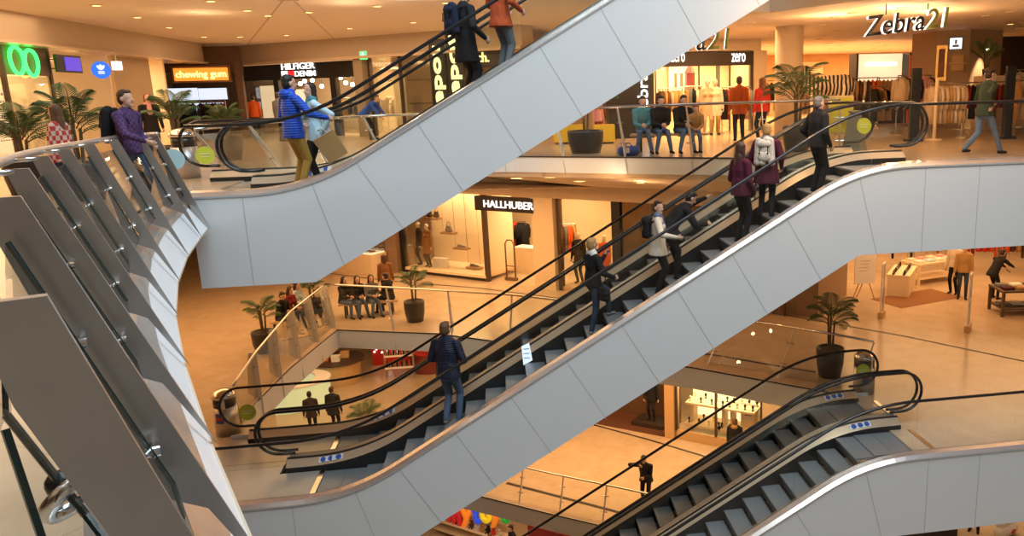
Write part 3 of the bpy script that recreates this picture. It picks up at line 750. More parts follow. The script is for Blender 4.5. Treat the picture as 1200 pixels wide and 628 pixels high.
        hm = h.mesh(.011*s); hm.name = 'hair'; hm.materials.append(HAIRS[hcol] if hcol in HAIRS else cm(hcol))
        ho = bpy.data.objects.new('hair' if st != 'beanie' else 'hat', hm); COL.objects.link(ho); ho.parent = o
    if glasses:
        g = MB()
        for sg in (-1, 1):
            g.tube([X(sg*.034 + .026*math.cos(a), .098, .008+.019*math.sin(a)) for a in [k*PI/6 for k in range(12)]], .003*s, 5, True); g.tube([X(sg*.06, .096, .012), X(sg*.08, 0, .012)], .003*s, 5)
        g.tube([X(-.01, .1, .012), X(.01, .1, .012)], .003*s, 5); g.build('glasses', BLACK, o, keep=True)
    o['_s'] = s
    del o['_s']
    o_info = dict(N=N, P=Pv, Ch=Ch, t=t, fw=fw, s=s, hc=hc)
    return o, o_info
def worn(o, p):
    """world position of a point given in a person's own frame"""
    return wmat(o) @ V(p)
def backpack(o, inf, label, m, m2, w=.3, h=.44, d=.15, group=None, wide=0):
    """rucksack with flap, pocket and two straps on a person's back"""
    s = inf['s']; t, fw = inf['t'], inf['fw']
    c = inf['Ch'] - fw*(.135*s + d/2) + t*(-.02*s); Mx = M((V((1, 0, 0)), fw, t)).transposed()
    root = thing('backpack', label, 'backpack', wmat(o) @ (c - t*(h/2)), o.rotation_euler.z)
    inv = wmat(root).inverted() @ wmat(o); T = lambda p: inv @ V(p)
    R3 = (inv.to_3x3() @ Mx)
    p = Prims(); 
    for sx in (-1, 1):
        p.cone(T(c + Mx @ V((sx*(w/2-.06), 0, -h/2+.06))), T(c + Mx @ V((sx*(w/2-.08), 0, h/2-.07))), .07, .065, 0, R3 @ V((0, 1, 0)), .95)
    p.cone(T(c + Mx @ V((-.04, 0, -h/2+.07))), T(c + Mx @ V((.04, 0, h/2-.06))), .08, .08, 0)
    me = p.mesh(.012); me.materials.append(m); me.polygons.foreach_set('use_smooth', [True]*len(me.polygons))
    bo = bpy.data.objects.new('bag_body', me); COL.objects.link(bo); bo.parent = root
    mb = MB(); mb.ell(T(c + Mx @ V((0, -.05, -.09))), (w*.34, .05, .1), 8, R3); mb.build('pocket', m, bo, True, keep=True)
    mb = MB(); mb.ell(T(c + Mx @ V((0, -.02, .14))), (w*.43, .085, .085), 8, R3); flp = mb.build('flap', m, root, True, keep=True)
    for sx in (-1, 1):
        mb = MB(); q = [c + Mx @ V((sx*.085, .05, -.13)), c + Mx @ V((sx*.12, .2, -.1)), inf['N'] + V((sx*.1*s, 0, 0)) + fw*(.10*s) - t*(.16*s), inf['N'] + V((sx*.1*s, 0, 0)) + t*(.0*s) + fw*.03, c + Mx @ V((sx*.085, .05, h/2-.1))]
        mb.tube([T(x) for x in q], .016, 6); mb.build('strap', m2, root, True, keep=True)
        mb = MB(); mb.tube([T(c + Mx @ V((sx*w*.2, -.105, .1))), T(c + Mx @ V((sx*w*.2, -.115, -.02)))], .009, 5); mb.box(T(c + Mx @ V((sx*w*.2, -.115, -.03))), (.03, .012, .025)); mb.build('buckle_strap', m2, flp, keep=True)
    return root
# ---------------------------------------------------------------- colours used in the shops
def pm(name, col, rough=.55, **k): return mat(name, col, rough, **k)
CREAM = pm('cream lacquer', (.72, .58, .40)); CREAML = pm('cream painted as lit', (.80, .66, .46), .6); DARKB = pm('dark brown fascia', (.035, .022, .015), .5)  # second cream is a paler copy, the lit look put into its colour
BLK = pm('black lacquer', (.012, .012, .013), .3); WOOD = pm('oiled wood', (.28, .14, .055), .5, var=.25, scale=20); WOODL = pm('pale wood', (.55, .36, .18), .5, var=.15, scale=18)
MULL = pm('bronze mullion', (.10, .07, .05), .4, metal=.6); STONEB = pm('brown stone cladding', (.23, .15, .10), .35); REDM = pm('red lacquer', (.52, .025, .02), .35)
YELL = pm('yellow laminate', (.75, .50, .03), .4); ORNG = pm('orange laminate', (.75, .25, .03), .45); PAPER = pm('white paper', (.82, .82, .84), .6); GREYP = pm('grey plastic', (.22, .24, .24), .5)
POT = pm('anthracite planter', (.03, .028, .028), .45); SOIL = pm('potting soil', (.05, .03, .02), .9); LEAF = pm('palm leaf', (.055, .12, .035), .5, var=.4, scale=8); LEAF2 = pm('bright leaf', (.12, .22, .03), .45, var=.3, scale=8); STEM = pm('palm stem', (.13, .09, .04), .7)
FUR = pm('brown woven cladding', (.36, .24, .155), .9, var=.5, scale=60, bump=.5)
def em(name, col, power): return mat(name, tuple(.6*c/max(col) for c in col), .5, emit=col, power=power, var=0)
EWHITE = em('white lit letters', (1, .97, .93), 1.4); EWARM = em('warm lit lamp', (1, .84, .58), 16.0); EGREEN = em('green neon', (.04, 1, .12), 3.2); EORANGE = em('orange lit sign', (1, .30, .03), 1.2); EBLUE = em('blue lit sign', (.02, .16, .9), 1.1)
EPURP = em('violet lit banner', (.08, .05, .6), 1.0); EYEL = em('cream lit letters', (1, .82, .35), 1.6); ESCREEN = em('lit screen', (.75, .85, 1), 1.6); EPOSTER = em('glowing pale poster', (.75, .85, 1), 1.0); EEXIT = em('green exit sign', (.1, .9, .3), 1.2)
ECREAM = em('glowing cream panel', (1, .76, .46), 1.0); EJEWEL = em('lit showcase panel', (1, .78, .38), 1.5)  # cream boards glow by emission; their brightness is put into the material
XD = V((1, 0, 0)); HDV = HD
# ---------------------------------------------------------------- downlights
def downlight_proto():
    r = thing('downlight', None, 'downlight')
    mb = MB(); mb.lathe((0, 0, -.02), [(.16, 0), (.16, .02), (.10, .02), (.10, 0)], 16); mb.build('trim_ring', CREAM, r, keep=True)
    mb = MB(); mb.lathe((0, 0, -.016), [(.10, 0), (.10, .012)], 16); mb.build('lamp', EWARM, r, keep=True)
    return r
DL = downlight_proto(); _dlu = [False]
def downlight(p, label, group, s=1.0):
    o = DL if not _dlu[0] else copy_tree(DL); _dlu[0] = True
    o.location = p; o.scale = (s, s, s); tag(o, label, 'downlight', group); return o
for x, y in [(113, 6), (161, 20), (198, 32), (239, 43), (281, 43), (290, 12), (247, 1), (314, 18), (362, 14), (336, 41), (410, 33), (442, 7), (484, 26), (523, 3)]:
    downlight(at_z(x, y, CE), 'recessed downlight in the plain ceiling over the sportswear and denim shops', 'downlights over the left shops', .9)
for x, y in [(999, 15), (1057, 9), (990, 47), (973, 57), (994, 60), (1005, 65), (960, 46), (1075, 49), (1091, 43), (1185, 14), (1184, 28), (1193, 39), (1187, 52), (1047, 41), (1135, 25), (1020, 25), (880, 27), (898, 52), (882, 52), (1150, 47)]:
    if at_z(x, y, CR).x > 23 or at_z(x, y, CR).y > 42: continue
    downlight(at_z(x, y, CR), 'recessed downlight in the orange ceiling of the open clothes store', 'downlights over the clothes store', .8)
for i in range(7):
    for j in range(9):
        p = V((8.6 + i*2.1 + .6*(j % 2), 20.5 + j*2.4, CR))
        if p.x < 23 and not (p.y > 27.4 and p.x < 10.2): downlight(p, 'recessed downlight in the orange ceiling of the open clothes store', 'downlights over the clothes store', .75)
SA, SB, SC_ = V(A_SOF[1]), V(A_SOF[4]), V(B_SOF[3]); SN = (SB-SA).cross(SC_-SA)
for x, y in [(645, 206.8), (679, 211.5), (716, 207.5), (751, 213.5), (606, 208)]:
    d = ray(x, y); p = CAM + d*((SA-CAM).dot(SN)/d.dot(SN)); o = downlight(p + V((0, 0, -.005)), 'recessed downlight in the soffit above the black lettered shop sign', 'downlights in the soffit')
    lamp('soffit_fill', p + V((0, 0, -.45)), 26, WARM)  # bare point below each downlight, added to brighten the soffit
    o.rotation_euler = V((0, 0, 1)).rotation_difference(SN if SN.z > 0 else -SN).to_euler()

for x, y in [(999, 15), (1057, 9), (975, 47), (1091, 43), (1185, 14), (1135, 25), (900, 30), (1047, 41)]:
    p = at_z(x, y, CR-.6); lamp('store_ceiling_fill', p, 105, WARM)  # unseen fill points added under the store ceiling to brighten it
for x, y in [(161, 20), (239, 43), (314, 18), (410, 33), (484, 26), (90, 12)]:
    p = at_z(x, y, CE-.6); lamp('upper_ceiling_fill', p, 24, SOFT)  # extra points without fittings, added so the left ceiling reads brighter
# ---------------------------------------------------------------- upper floor, left: optician, sportswear, denim
mb = MB()
for (x0, y0, x1, y1) in ((337, -6, 282, 62), (337, -6, 396, 50)):
    p, q = at_z(x0, y0, CE-.004), at_z(x1, y1, CE-.004); d = (q-p).normalized()*.02; n = V((-d.y, d.x, 0)); mb.prism([p-n, q-n, q+n, p+n], (0, 0, .004))
mb.box(at_z(337, 0, CE-.006), (.45, .3, .012)); struct(mb, 'trim_16', pm('ceiling joint', (.45, .35, .26)))
BACKX = -16.5
mb = MB(); mb.box((BACKX, 21.5, 1.5), (.1, 34, 3.0)); mb.box((-14.2, 24.9, 1.5), (4.4, .1, 3.0)); mb.box((-14.2, 28.6, 1.5), (4.4, .1, 3.0)); mb.box((-14.2, 33.0, 1.5), (4.4, .12, 3.0)); struct(mb, 'wall_shops_left', CREAML)
mb = MB(); mb.prism([hp(-22, 0, 5), hp(1.0, 0, 5), hp(1.0, 0, 5.1), hp(-22, 0, 5.1)], (0, 0, 3)); mb.prism([hp(-5.2, 0, .1), hp(-5.2, 0, 5), hp(-5.1, 0, 5), hp(-5.1, 0, .1)], (0, 0, 3)); struct(mb, 'wall_shops_far', CREAM)
mb = MB(); mb.slab([(-16.5, 5), (-12.1, 5), (-12.1, 39), (-16.5, 44)], 3.0, 3.05); mb.prism([hp(-20, 3.0, .2), hp(1, 3.0, .2), hp(1, 3.0, 5), hp(-20, 3.0, 5)], (0, 0, .05)); struct(mb, 'ceiling_shops_upper', CEILM)
area('lamp_optician', (-14.3, 23, 2.9), 3, 6, 420, (1, .72, .38)); area('lamp_sportswear', (-14.3, 30.5, 2.9), 3, 4, 300, (1, .70, .38)); area('lamp_denim', tuple(hp(-8, 2.85, 2.5)), 6, 3, 420, (1, .68, .36), (0, 0, WA))
area('lamp_gum', tuple(hp(-14, 2.8, 2.5)), 3, 3, 60, (1, .75, .5), (0, 0, WA))
def post(mb, a, b, w=.09):
    a, b = V(a), V(b); mb.box((a+b)/2, (w, w, (b-a).length))
t = thing('storefront', 'optician shop front with slim bronze posts under the green glasses sign', 'shop front', (-12, 23.5, 0))
for x, y in ((12, 130), (66, 130)):
    p = at_x(x, y, -12); mb = MB(); mb.box((-12, p.y, 1.5), (.1, .1, 3.0)); mb.build('post', MULL, t)
p0, p1 = at_x(12, 130, -12).y, at_x(66, 130, -12).y
mb = MB(); mb.box((-12.0, (p0+p1)/2, 2.62), (.06, p1-p0-.1, .72)); mb.build('sign_panel', pm('grey brown sign panel', (.20, .16, .12)), t)
for a, b in ((p0-5, p0-.06), (p0+.06, p1-.06)):
    mb = MB(); mb.box((-12, (a+b)/2, 1.13), (.014, b-a, 2.2)); mb.build('window_pane', GLASSS, t)
t = thing('neon_sign', 'glowing green sign shaped like a pair of glasses on the optician front', 'sign', at_x(27, 72, -11.9))
c1, c2 = at_x(20, 71, -11.9), at_x(37, 74, -11.9)
for c, nm in ((c1, 'lens_ring'), (c2, 'lens_ring')):
    mb = MB(); mb.tube([V((c.x, c.y + .30*math.cos(a)*(1+.1*math.sin(a)), c.z + .33*math.sin(a))) for a in [2*PI*k/24 for k in range(24)]], .045, 8, True); mb.build(nm, EGREEN, t, smooth=True)
mb = MB(); m_ = (c1+c2)/2; mb.tube([V((c1.x, c1.y+.29, c1.z+.06)), V((m_.x, m_.y, m_.z+.16)), V((c2.x, c2.y-.29, c2.z+.06))], .04, 8); mb.build('bridge', EGREEN, t, smooth=True)
t = thing('poster', 'tall framed poster with a reddish portrait inside the optician shop', 'poster', at_x(50, 160, -13))
c = at_x(50, 132, -13); mb = MB(); mb.box(c, (.05, 1.25, 1.9)); mb.build('frame', PAPER, t); mb = MB(); mb.box(c + V((.03, 0, .1)), (.02, .75, 1.2)); mb.build('picture', pm('reddish portrait print', (.5, .2, .15), var=.6, scale=3), t)
t = thing('eye_chart', 'glowing cream eye chart with rows of dark marks at far left', 'chart', at_x(3, 180, -13)); c = at_x(4, 142, -13)
mb = MB(); mb.box(c, (.04, .95, 1.7)); mb.build('board', ECREAM, t)
mb = MB()
for r in range(7):
    for k in range(3+r//2): mb.box(c + V((.025, (k-(2+r//2)/2)*.12, .7-r*.2)), (.01, .06, .07-.006*r))
mb.build('marks', BLK, t)
sx_ = at_x(82, 130, -13.6); t = thing('display_cabinet', 'lit cream cabinet with rows of spectacles in the optician shop', 'cabinet', V((-13.7, sx_.y, 0)))
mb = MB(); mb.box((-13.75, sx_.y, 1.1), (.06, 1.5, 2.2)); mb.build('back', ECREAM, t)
for k in range(5):
    mb = MB(); mb.box((-13.6, sx_.y, .4+k*.4), (.26, 1.5, .03)); mb.build('shelf', WOODL, t)
    for j in range(6):
        mb = MB(); yy = sx_.y-.6+j*.24
        for s2 in (-.045, .045): mb.tube([V((-13.5, yy+s2+.036*math.cos(a), .46+k*.4+.03*math.sin(a))) for a in [q*PI/5 for q in range(10)]], .006, 4, True)
        mb.tube([V((-13.5, yy-.01, .47+k*.4)), V((-13.5, yy+.01, .47+k*.4))], .005, 4); o = mb.build('spectacles', BLK if (j+k) % 3 else WOOD); tag(o, '%s framed spectacles in the lit optician cabinet' % ('black' if (j+k) % 3 else 'brown'), 'spectacles', 'spectacles in the optician cabinet')
t = thing('banner_sign', 'dark banner sign with violet blurred print above the optician door', 'sign', at_x(78, 76, -11.6)); c = at_x(80, 75, -11.6)
mb = MB(); mb.box(c, (.06, 1.35, .46)); mb.build('board', BLK, t); mb = MB(); mb.box(c + V((.035, .18, 0)), (.02, .85, .36)); mb.build('print', EPURP, t)
mb = MB(); mb.box(c + V((-.2, -.2, .12)), (.4, .03, .03)); mb.box(c + V((-.2, -.2, -.12)), (.4, .03, .03)); mb.build('bracket', MULL, t)
t = thing('round_sign', 'round blue sign with a white three leaf emblem over the sportswear shop', 'sign', at_x(118, 82, -11.6)); c = at_x(118.5, 82, -11.6); nr = (CAM-c).normalized(); nr.z = 0; nr.normalize(); sd_ = V((0, 0, 1)).cross(nr)
mb = MB(); mb.disc(c, nr, .25, .06, 28); mb.build('disc', EBLUE, t)
mb = MB(); R3 = M((sd_, nr, V((0, 0, 1)))).transposed()
for a in (-38, 0, 38):
    ar = math.radians(a); mb.ell(c + nr*.065 + sd_*(.07*math.sin(ar)) + V((0, 0, .03+.07*math.cos(ar)-.02)), (.035, .008, .078), 8, R3 @ M.Rotation(ar, 3, 'Y'))
for k in range(3): mb.box(c + nr*.066 + V((0, 0, -.045-.03*k)), (.16, .008, .012), 0, R3)
mb.build('emblem', EWHITE, t)
t = thing('cube_sign', 'small white cube sign under the ceiling by the beige wall', 'sign', at_x(137, 77, -11.6)); mb = MB(); mb.box(at_x(137, 77, -11.6), (.2, .26, .26)); mb.build('cube', EWHITE, t); mb = MB(); mb.cyl(at_x(137, 77, -11.6)+V((0, 0, .13)), at_x(137, 77, -11.6)+V((0, 0, .5)), .015); mb.build('rod', CHROME, t)
mb = MB(); q0, q1 = at_x(139, 120, -12).y, at_x(181, 120, -12).y; mb.box((-12.05, (q0+q1)/2, 1.5), (.12, q1-q0, 3)); struct(mb, 'wall_sportswear', pm('beige wall panel', (.45, .33, .2)))
t = thing('pendant_lamp', 'white pendant track lamp hanging in the sportswear shop window', 'lamp', at_x(100, 85, -13)); c = at_x(99, 88, -13)
mb = MB(); mb.cyl(c+V((0, 0, .1)), V((c.x, c.y, 2.99)), .02); mb.build('rod', CHROME, t); mb = MB(); mb.box(c, (.1, .8, .08)); mb.build('lamp_bar', EWARM, t)
# shoe shelves in the sportswear shop
sy0, sy1 = at_x(99, 130, -13.2).y, at_x(139, 130, -13.2).y
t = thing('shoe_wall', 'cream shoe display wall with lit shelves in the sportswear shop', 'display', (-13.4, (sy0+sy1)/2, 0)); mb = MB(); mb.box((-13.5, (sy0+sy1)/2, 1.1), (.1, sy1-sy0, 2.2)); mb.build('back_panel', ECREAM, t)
for k in range(4):
    mb = MB(); mb.box((-13.3, (sy0+sy1)/2, .35+k*.45), (.34, sy1-sy0, .03)); mb.build('shelf', WOODL, t)
SHM = None
def shoe_mesh():
    p = Prims(); p.cone((0, -.09, .05), (0, .0, .05), .045, .042, 0); p.cone((0, 0, .045), (0, .11, .03), .042, .03, 0); p.cone((0, -.09, .1), (0, -.06, .06), .036, .04, 0)
    p.cone((0, -.1, .012), (0, .12, .012), .045, .042, 0, (0, 0, 1), .4); me = p.mesh(.012); me.polygons.foreach_set('use_smooth', [True]*len(me.polygons)); return me
SHM = shoe_mesh()
def shoe(loc, rz, col, label, group):
    me = SHM.copy(); me.materials.clear(); me.materials.append(cm(col)); o = bpy.data.objects.new('shoe', me); COL.objects.link(o); o.location = loc; o.rotation_euler = (0, 0, rz); return tag(o, label, 'shoe', group)
for k in range(4):
    for j in range(7):
        shoe((-13.28, sy0+.3+j*(sy1-sy0-.5)/6, .366+k*.45), -PI/2, ('red', 'orange', 'black', 'white', 'navy')[(k*3+j*2) % 5], '%s trainer on the lit shoe wall of the sportswear shop' % ('red', 'orange', 'black', 'white', 'navy')[(k*3+j*2) % 5], 'trainers on the shoe wall')
# orange lettered shop in the corner
GY = 36.0
g0, g1 = at_y(203, 86, GY), at_y(269, 86, GY); gz0, gz1 = at_y(236, 95.5, GY).z, at_y(236, 78.5, GY).z; gc = (g0+g1)/2; gd = (g1-g0).normalized()
t = thing('shop_sign', 'glowing orange shop sign in lower case letters, in the corner', 'sign', (gc.x, GY, gz0))
mb = MB(); mb.box((gc.x, GY, (gz0+gz1)/2), (g1.x-g0.x, .12, gz1-gz0)); mb.build('board', EORANGE, t); mb = MB(); w_ = g1.x-g0.x
for dx, dz, sx, sz in ((0, (gz1-gz0)/2, w_+.1, .07), (0, -(gz1-gz0)/2, w_+.1, .07), (w_/2, 0, .07, gz1-gz0), (-w_/2, 0, .07, gz1-gz0)): mb.box((gc.x+dx, GY, (gz0+gz1)/2+dz), (sx, .16, sz))
mb.build('frame', WOOD, t)
lettering('letters', 'chewing gum', V((gc.x, GY-.08, (gz0+gz1)/2-.03)), XD, (gz1-gz0)*.62, EYEL, t, width=w_*.9, ext=.02, off=.01)
mb = MB(); mb.box((gc.x, GY+.2, gz0+.25+1.6), (w_+3.0, .1, .3)); 
x0, x1 = at_y(180, 110, GY).x, at_y(286, 110, GY).x
mb = MB(); mb.box(((x0+x1)/2, GY+.25, gz1+.3), (x1-x0, .2, 1.0)); mb.box((x0, GY+.1, 1.5), (.25, .3, 3.0)); mb.box((x1-.12, GY+.1, 1.5), (.25, .3, 3.0)); struct(mb, 'trim_9', pm('dark timber cladding', (.10, .05, .025), var=.3))
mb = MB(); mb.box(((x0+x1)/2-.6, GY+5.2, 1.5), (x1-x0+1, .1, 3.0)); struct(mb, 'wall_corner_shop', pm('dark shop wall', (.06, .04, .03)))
for k, (px0, px1, py0, py1) in enumerate(((192, 231, 103, 118), (234, 265, 103, 117), (205, 262, 120, 131))):
    a, b = at_y(px0, py1, GY+2.2), at_y(px1, py0, GY+2.2)
    t = thing('light_box', ('wide pale light box poster over the clothes in the corner shop', 'narrower pale light box poster right of the wide one in the corner shop', 'low pale light box strip beneath two posters in the corner shop')[k], 'light box', ((a.x+b.x)/2, GY+2.2, a.z))
    mb = MB(); mb.box(((a.x+b.x)/2, GY+2.2, (a.z+b.z)/2), (b.x-a.x, .08, b.z-a.z)); mb.build('panel', EPOSTER, t)
    mb = MB(); mb.box(((a.x+b.x)/2, GY+2.25, (a.z+b.z)/2), (b.x-a.x+.08, .06, b.z-a.z+.08)); mb.build('frame', BLK, t)

# ---------------------------------------------------------------- garments and clothes rails
GM = {}
def garment_mesh(kind, m):
    key = (kind, m.name)
    if key in GM: return GM[key]
    L, w = dict(coat=(1.0, .23), jacket=(.68, .23), dress=(1.05, .2), shirt=(.62, .21), trousers=(.95, .15))[kind]
    mb = MB(); n = 12; rings = []
    prof = [(0, .05, .03), (-.04, w*.75, .05), (-.1, w, .07), (-.35, w*.9, .075), (-L*.7, w*(1.0 if kind != 'dress' else 1.15), .085), (-L, w*(1.08 if kind != 'dress' else 1.4), .09)]
    if kind == 'trousers': prof = [(-.02, w, .03), (-.1, w*1.05, .05), (-.5, w*.9, .05), (-L, w*.75, .04)]
    for z, a, b in prof: rings.append(mb._v([(a*math.cos(2*PI*k/n), b*math.sin(2*PI*k/n)*(1+.15*math.sin(5*k)), z) for k in range(n)]))
    for A_, B_ in zip(rings, rings[1:]):
        for k in range(n): mb.face([A_[k], A_[(k+1) % n], B_[(k+1) % n], B_[k]])
    mb.face(rings[0]); mb.face(rings[-1])
    if kind not in ('trousers', 'dress'):
        for s in (-1, 1): mb.tube([(s*w*.8, 0, -.06), (s*w*1.12, .0, -.3), (s*w*1.15, .03, -.62)], [.065, .06, .045], 8)
    mb.tube([(0, 0, 0), (0, 0, .05), (.02, 0, .08), (0, 0, .1)], .006, 5)
    mb.tube([(-w*.8, 0, -.03), (0, 0, .02), (w*.8, 0, -.03)], .008, 5)
    o = mb.build('g', m); me = o.data; bpy.data.objects.remove(o); me.polygons.foreach_set('use_smooth', [True]*len(me.polygons)); GM[key] = me
    return me
def garment(kind, col, loc, rz, label, group, name=None):
    me = garment_mesh(kind, cm(col)); o = bpy.data.objects.new(name or kind, me); COL.objects.link(o); o.location = loc; o.rotation_euler = (0, 0, rz + rnd.uniform(-.12, .12)); return tag(o, label, kind, group)
def rail(a, b, h, label, items, where, group, m=CHROME, base=F2):
    """clothes rail from a to b with garments: items = list of (kind, colour)"""
    a, b = V((a[0], a[1], base)), V((b[0], b[1], base)); d = (b-a).normalized(); rz = math.atan2(d.y, d.x)
    t = thing('clothes_rail', label, 'clothes rail', (a+b)/2, rz)
    L = (b-a).length
    for s in (-1, 1):
        mb = MB(); mb.cyl((s*L/2, 0, .03), (s*L/2, 0, h), .018, None, 8); mb.build('upright', m, t, keep=True)
        mb = MB(); mb.box((s*L/2, 0, .02), (.05, .5, .04)); mb.build('foot', m, t, keep=True)
    mb = MB(); mb.cyl((-L/2, 0, h), (L/2, 0, h), .018, None, 8); mb.build('bar', m, t, keep=True)
    n = len(items)
    for i, (k, c) in enumerate(items):
        p = a.lerp(b, (i+.5)/n); garment(k, c, (p.x, p.y, base+h-.085), rz+PI/2, '%s %s hanging on %s' % (c, k, where), group)
def seq(n, kinds, cols): return [(rnd.choice(kinds), rnd.choice(cols)) for _ in range(n)]
def mannequin(label, feet, heading, top, legs, group=None, **k):
    o, i = person(label, feet, heading, k.pop('H', 1.8), top=top, legs=legs, hair=('none', 'black'), group=group, voxel=.014, **k)
    o.name = 'mannequin'; o['category'] = 'mannequin'; me = o.data
    for q in (0, 4, 5): me.materials[q] = mat('mannequin shell', (.62, .50, .38), .35)
    return o
xa_, xb_ = at_y(196, 120, GY+1.4).x, at_y(264, 120, GY+1.4).x
rail((xa_, GY+1.4), ((xa_+xb_)/2-.1, GY+1.4), 1.5, 'dark clothes rail under the wide pale light box', seq(9, ('jacket', 'shirt', 'trousers'), ('black', 'navy', 'grey', 'brown')), 'the rail under the wide light box', 'clothes in the corner shop, left')
rail(((xa_+xb_)/2+.1, GY+1.4), (xb_, GY+1.4), 1.5, 'dark clothes rail under the narrower pale light box', seq(9, ('jacket', 'shirt', 'trousers'), ('black', 'navy', 'maroon', 'brown')), 'the rail under the narrower light box', 'clothes in the corner shop, right')
# ---------------------------------------------------------------- denim shop front
u0, u1, um1, um2 = hu(287, 80), hu(421, 78), hu(327, 110), hu(393, 105)
zt_, zb_ = 2.93, 2.30
t = thing('storefront', 'denim shop front with tall black sign band and black posts', 'shop front', hp((u0+u1)/2, 0))
mb = MB(); mb.prism([hp(u0, zb_, -.12), hp(u1, zb_, -.12), hp(u1, zb_, .1), hp(u0, zb_, .1)], (0, 0, zt_-zb_)); mb.build('sign_band', BLK, t)
for u in (um1, um2):
    mb = MB(); mb.prism([hp(u-.16, 0, -.1), hp(u+.16, 0, -.1), hp(u+.16, 0, .1), hp(u-.16, 0, .1)], (0, 0, zb_)); mb.build('post', BLK, t)
for a, b in ((u0+.1, um1-.2), (um2+.2, u1-.1)):
    mb = MB(); mb.prism([hp(a, .1), hp(b, .1), hp(b, .1, .015), hp(a, .1, .015)], (0, 0, zb_-.1)); mb.build('window_pane', GLASSS, t)
s_ = thing('shop_sign', 'white illuminated denim shop letters with a small flag emblem', 'sign', hp(hu(352, 78), 2.4, -.15))
cu1, cz1 = hu(352.5, 78), at_h(352.5, 77.5).z
wid = hu(372, 78)-hu(333, 78)
lettering('letters', 'HILFIGER', hp(cu1, cz1, -.15), HDV, .25, EWHITE, s_, width=wid, ext=.02, off=.004)
lettering('letters', 'DENIM', hp(hu(361, 86), at_h(361, 86).z, -.15), HDV, .22, EWHITE, s_, width=hu(373, 86)-hu(349, 86), ext=.02, off=.004)
cu2, cz2 = hu(338, 86), at_h(338, 86.5).z; fw_ = hu(348.5, 86)-hu(334, 86)
mb = MB(); mb.prism([hp(cu2-fw_*.3, cz2-.11, -.17), hp(cu2+fw_*.2, cz2-.11, -.17), hp(cu2+fw_*.2, cz2-.11, -.14), hp(cu2-fw_*.3, cz2-.11, -.14)], (0, 0, .22)); mb.build('flag_white', EWHITE, s_)
mb = MB(); mb.prism([hp(cu2+fw_*.22, cz2-.11, -.17), hp(cu2+fw_*.7, cz2-.11, -.17), hp(cu2+fw_*.7, cz2-.11, -.14), hp(cu2+fw_*.22, cz2-.11, -.14)], (0, 0, .22)); mb.build('flag_red', em('red lit flag', (.8, .02, .02), 1.2), s_)
for k, (ux, uy, w2, h2, lab) in enumerate(((316, 122, .55, 1.5, 'glowing cream panel in the left window of the denim shop'), (348, 122, 1.25, 1.3, 'glowing cream panel behind the couple in the denim shop'))):
    p = hp(hu(ux, uy, 1.5), .62, 1.5); t = thing('display_board', lab, 'panel', p); mb = MB(); mb.prism([p - HD*w2, p + HD*w2, p + HD*w2 + HN*.08, p - HD*w2 + HN*.08], (0, 0, h2)); mb.build('panel', ECREAM, t); mb = MB(); mb.prism([p - HD*w2 - V((0, 0, .6)), p + HD*w2 - V((0, 0, .6)), p + HD*w2 + HN*.3 - V((0, 0, .6)), p - HD*w2 + HN*.3 - V((0, 0, .6))], (0, 0, .6)); mb.build('plinth', CREAM, t)
rail(hp(um2-2.6, 0, 2.6)[:2], hp(um2-.3, 0, 2.6)[:2], 1.5, 'steel clothes rail behind the left black post of the denim shop', seq(9, ('jacket', 'shirt'), ('navy', 'white', 'grey', 'tan')), 'the rail inside the denim shop', 'clothes in the denim shop')
rail(hp(um2+.3, 0, 2.4)[:2], hp(u1-.3, 0, 2.4)[:2], 1.5, 'steel clothes rail in the right bay of the denim shop', seq(7, ('jacket', 'shirt'), ('navy', 'brown', 'cream')), 'the right bay rail of the denim shop', 'clothes in the denim shop right bay')
for k, (x, y) in enumerate([(352, 98), (357, 95), (366, 94), (377, 101), (399, 91), (405, 97), (413, 99), (420, 90), (395, 93)]):
    p = at_h(x, y, 2.0); t = thing('spot_lamp', 'small bright spot lamp under the denim shop ceiling', 'lamp', p, 0, 'spot lamps in the denim shop')
    mb = MB(); mb.ell((0, 0, 0), (.09, .09, .09), 6); mb.build('bulb', EWARM, t, True, keep=True); mb = MB(); mb.cyl((0, 0, .06), (0, 0, max(.1, 2.99-p.z)), .012, None, 6); mb.build('stem', BLK, t, keep=True)
# right of the denim shop: plaster pier, exit sign, dark glazing with a vertical sign
v0, v1 = hu(423, 90), hu(433, 90)
mb = MB(); mb.prism([hp(v0, 0, -.35), hp(v1, 0, -.35), hp(v1, 0, .2), hp(v0, 0, .2)], (0, 0, 3.0)); struct(mb, 'wall_pier', pm('grey plaster pier', (.34, .27, .19)))
t = thing('exit_sign', 'small green exit sign on the plaster pier by the denim shop', 'sign', at_h(426, 64, -.45)); c = at_h(426, 65, -.45); mb = MB(); mb.box(c, (.36, .06, .3), WA); mb.build('panel', EEXIT, t); mb = MB(); mb.box(c - HN*.04 + V((0, 0, -.02)), (.12, .02, .16), WA); mb.box(c - HN*.04 + V((.0, 0, .08)), (.06, .02, .06), WA); mb.build('pictogram', EWHITE, t)
t = thing('storefront', 'dark glazed shop front right of the plaster pier', 'shop front', hp(hu(480, 100), 0))
w0_, w1_ = hu(434, 90), .2
for k in range(5):
    u = w0_+(w1_-w0_)*k/4; mb = MB(); mb.prism([hp(u-.04, 0, -.06), hp(u+.04, 0, -.06), hp(u+.04, 0, .06), hp(u-.04, 0, .06)], (0, 0, 2.97)); mb.build('mullion', MULL, t)
    if k < 4:
        u2 = w0_+(w1_-w0_)*(k+1)/4; mb = MB(); mb.prism([hp(u+.05, .05), hp(u2-.05, .05), hp(u2-.05, .05, .015), hp(u+.05, .05, .015)], (0, 0, 2.9)); mb.build('window_pane', GLASSS, t)
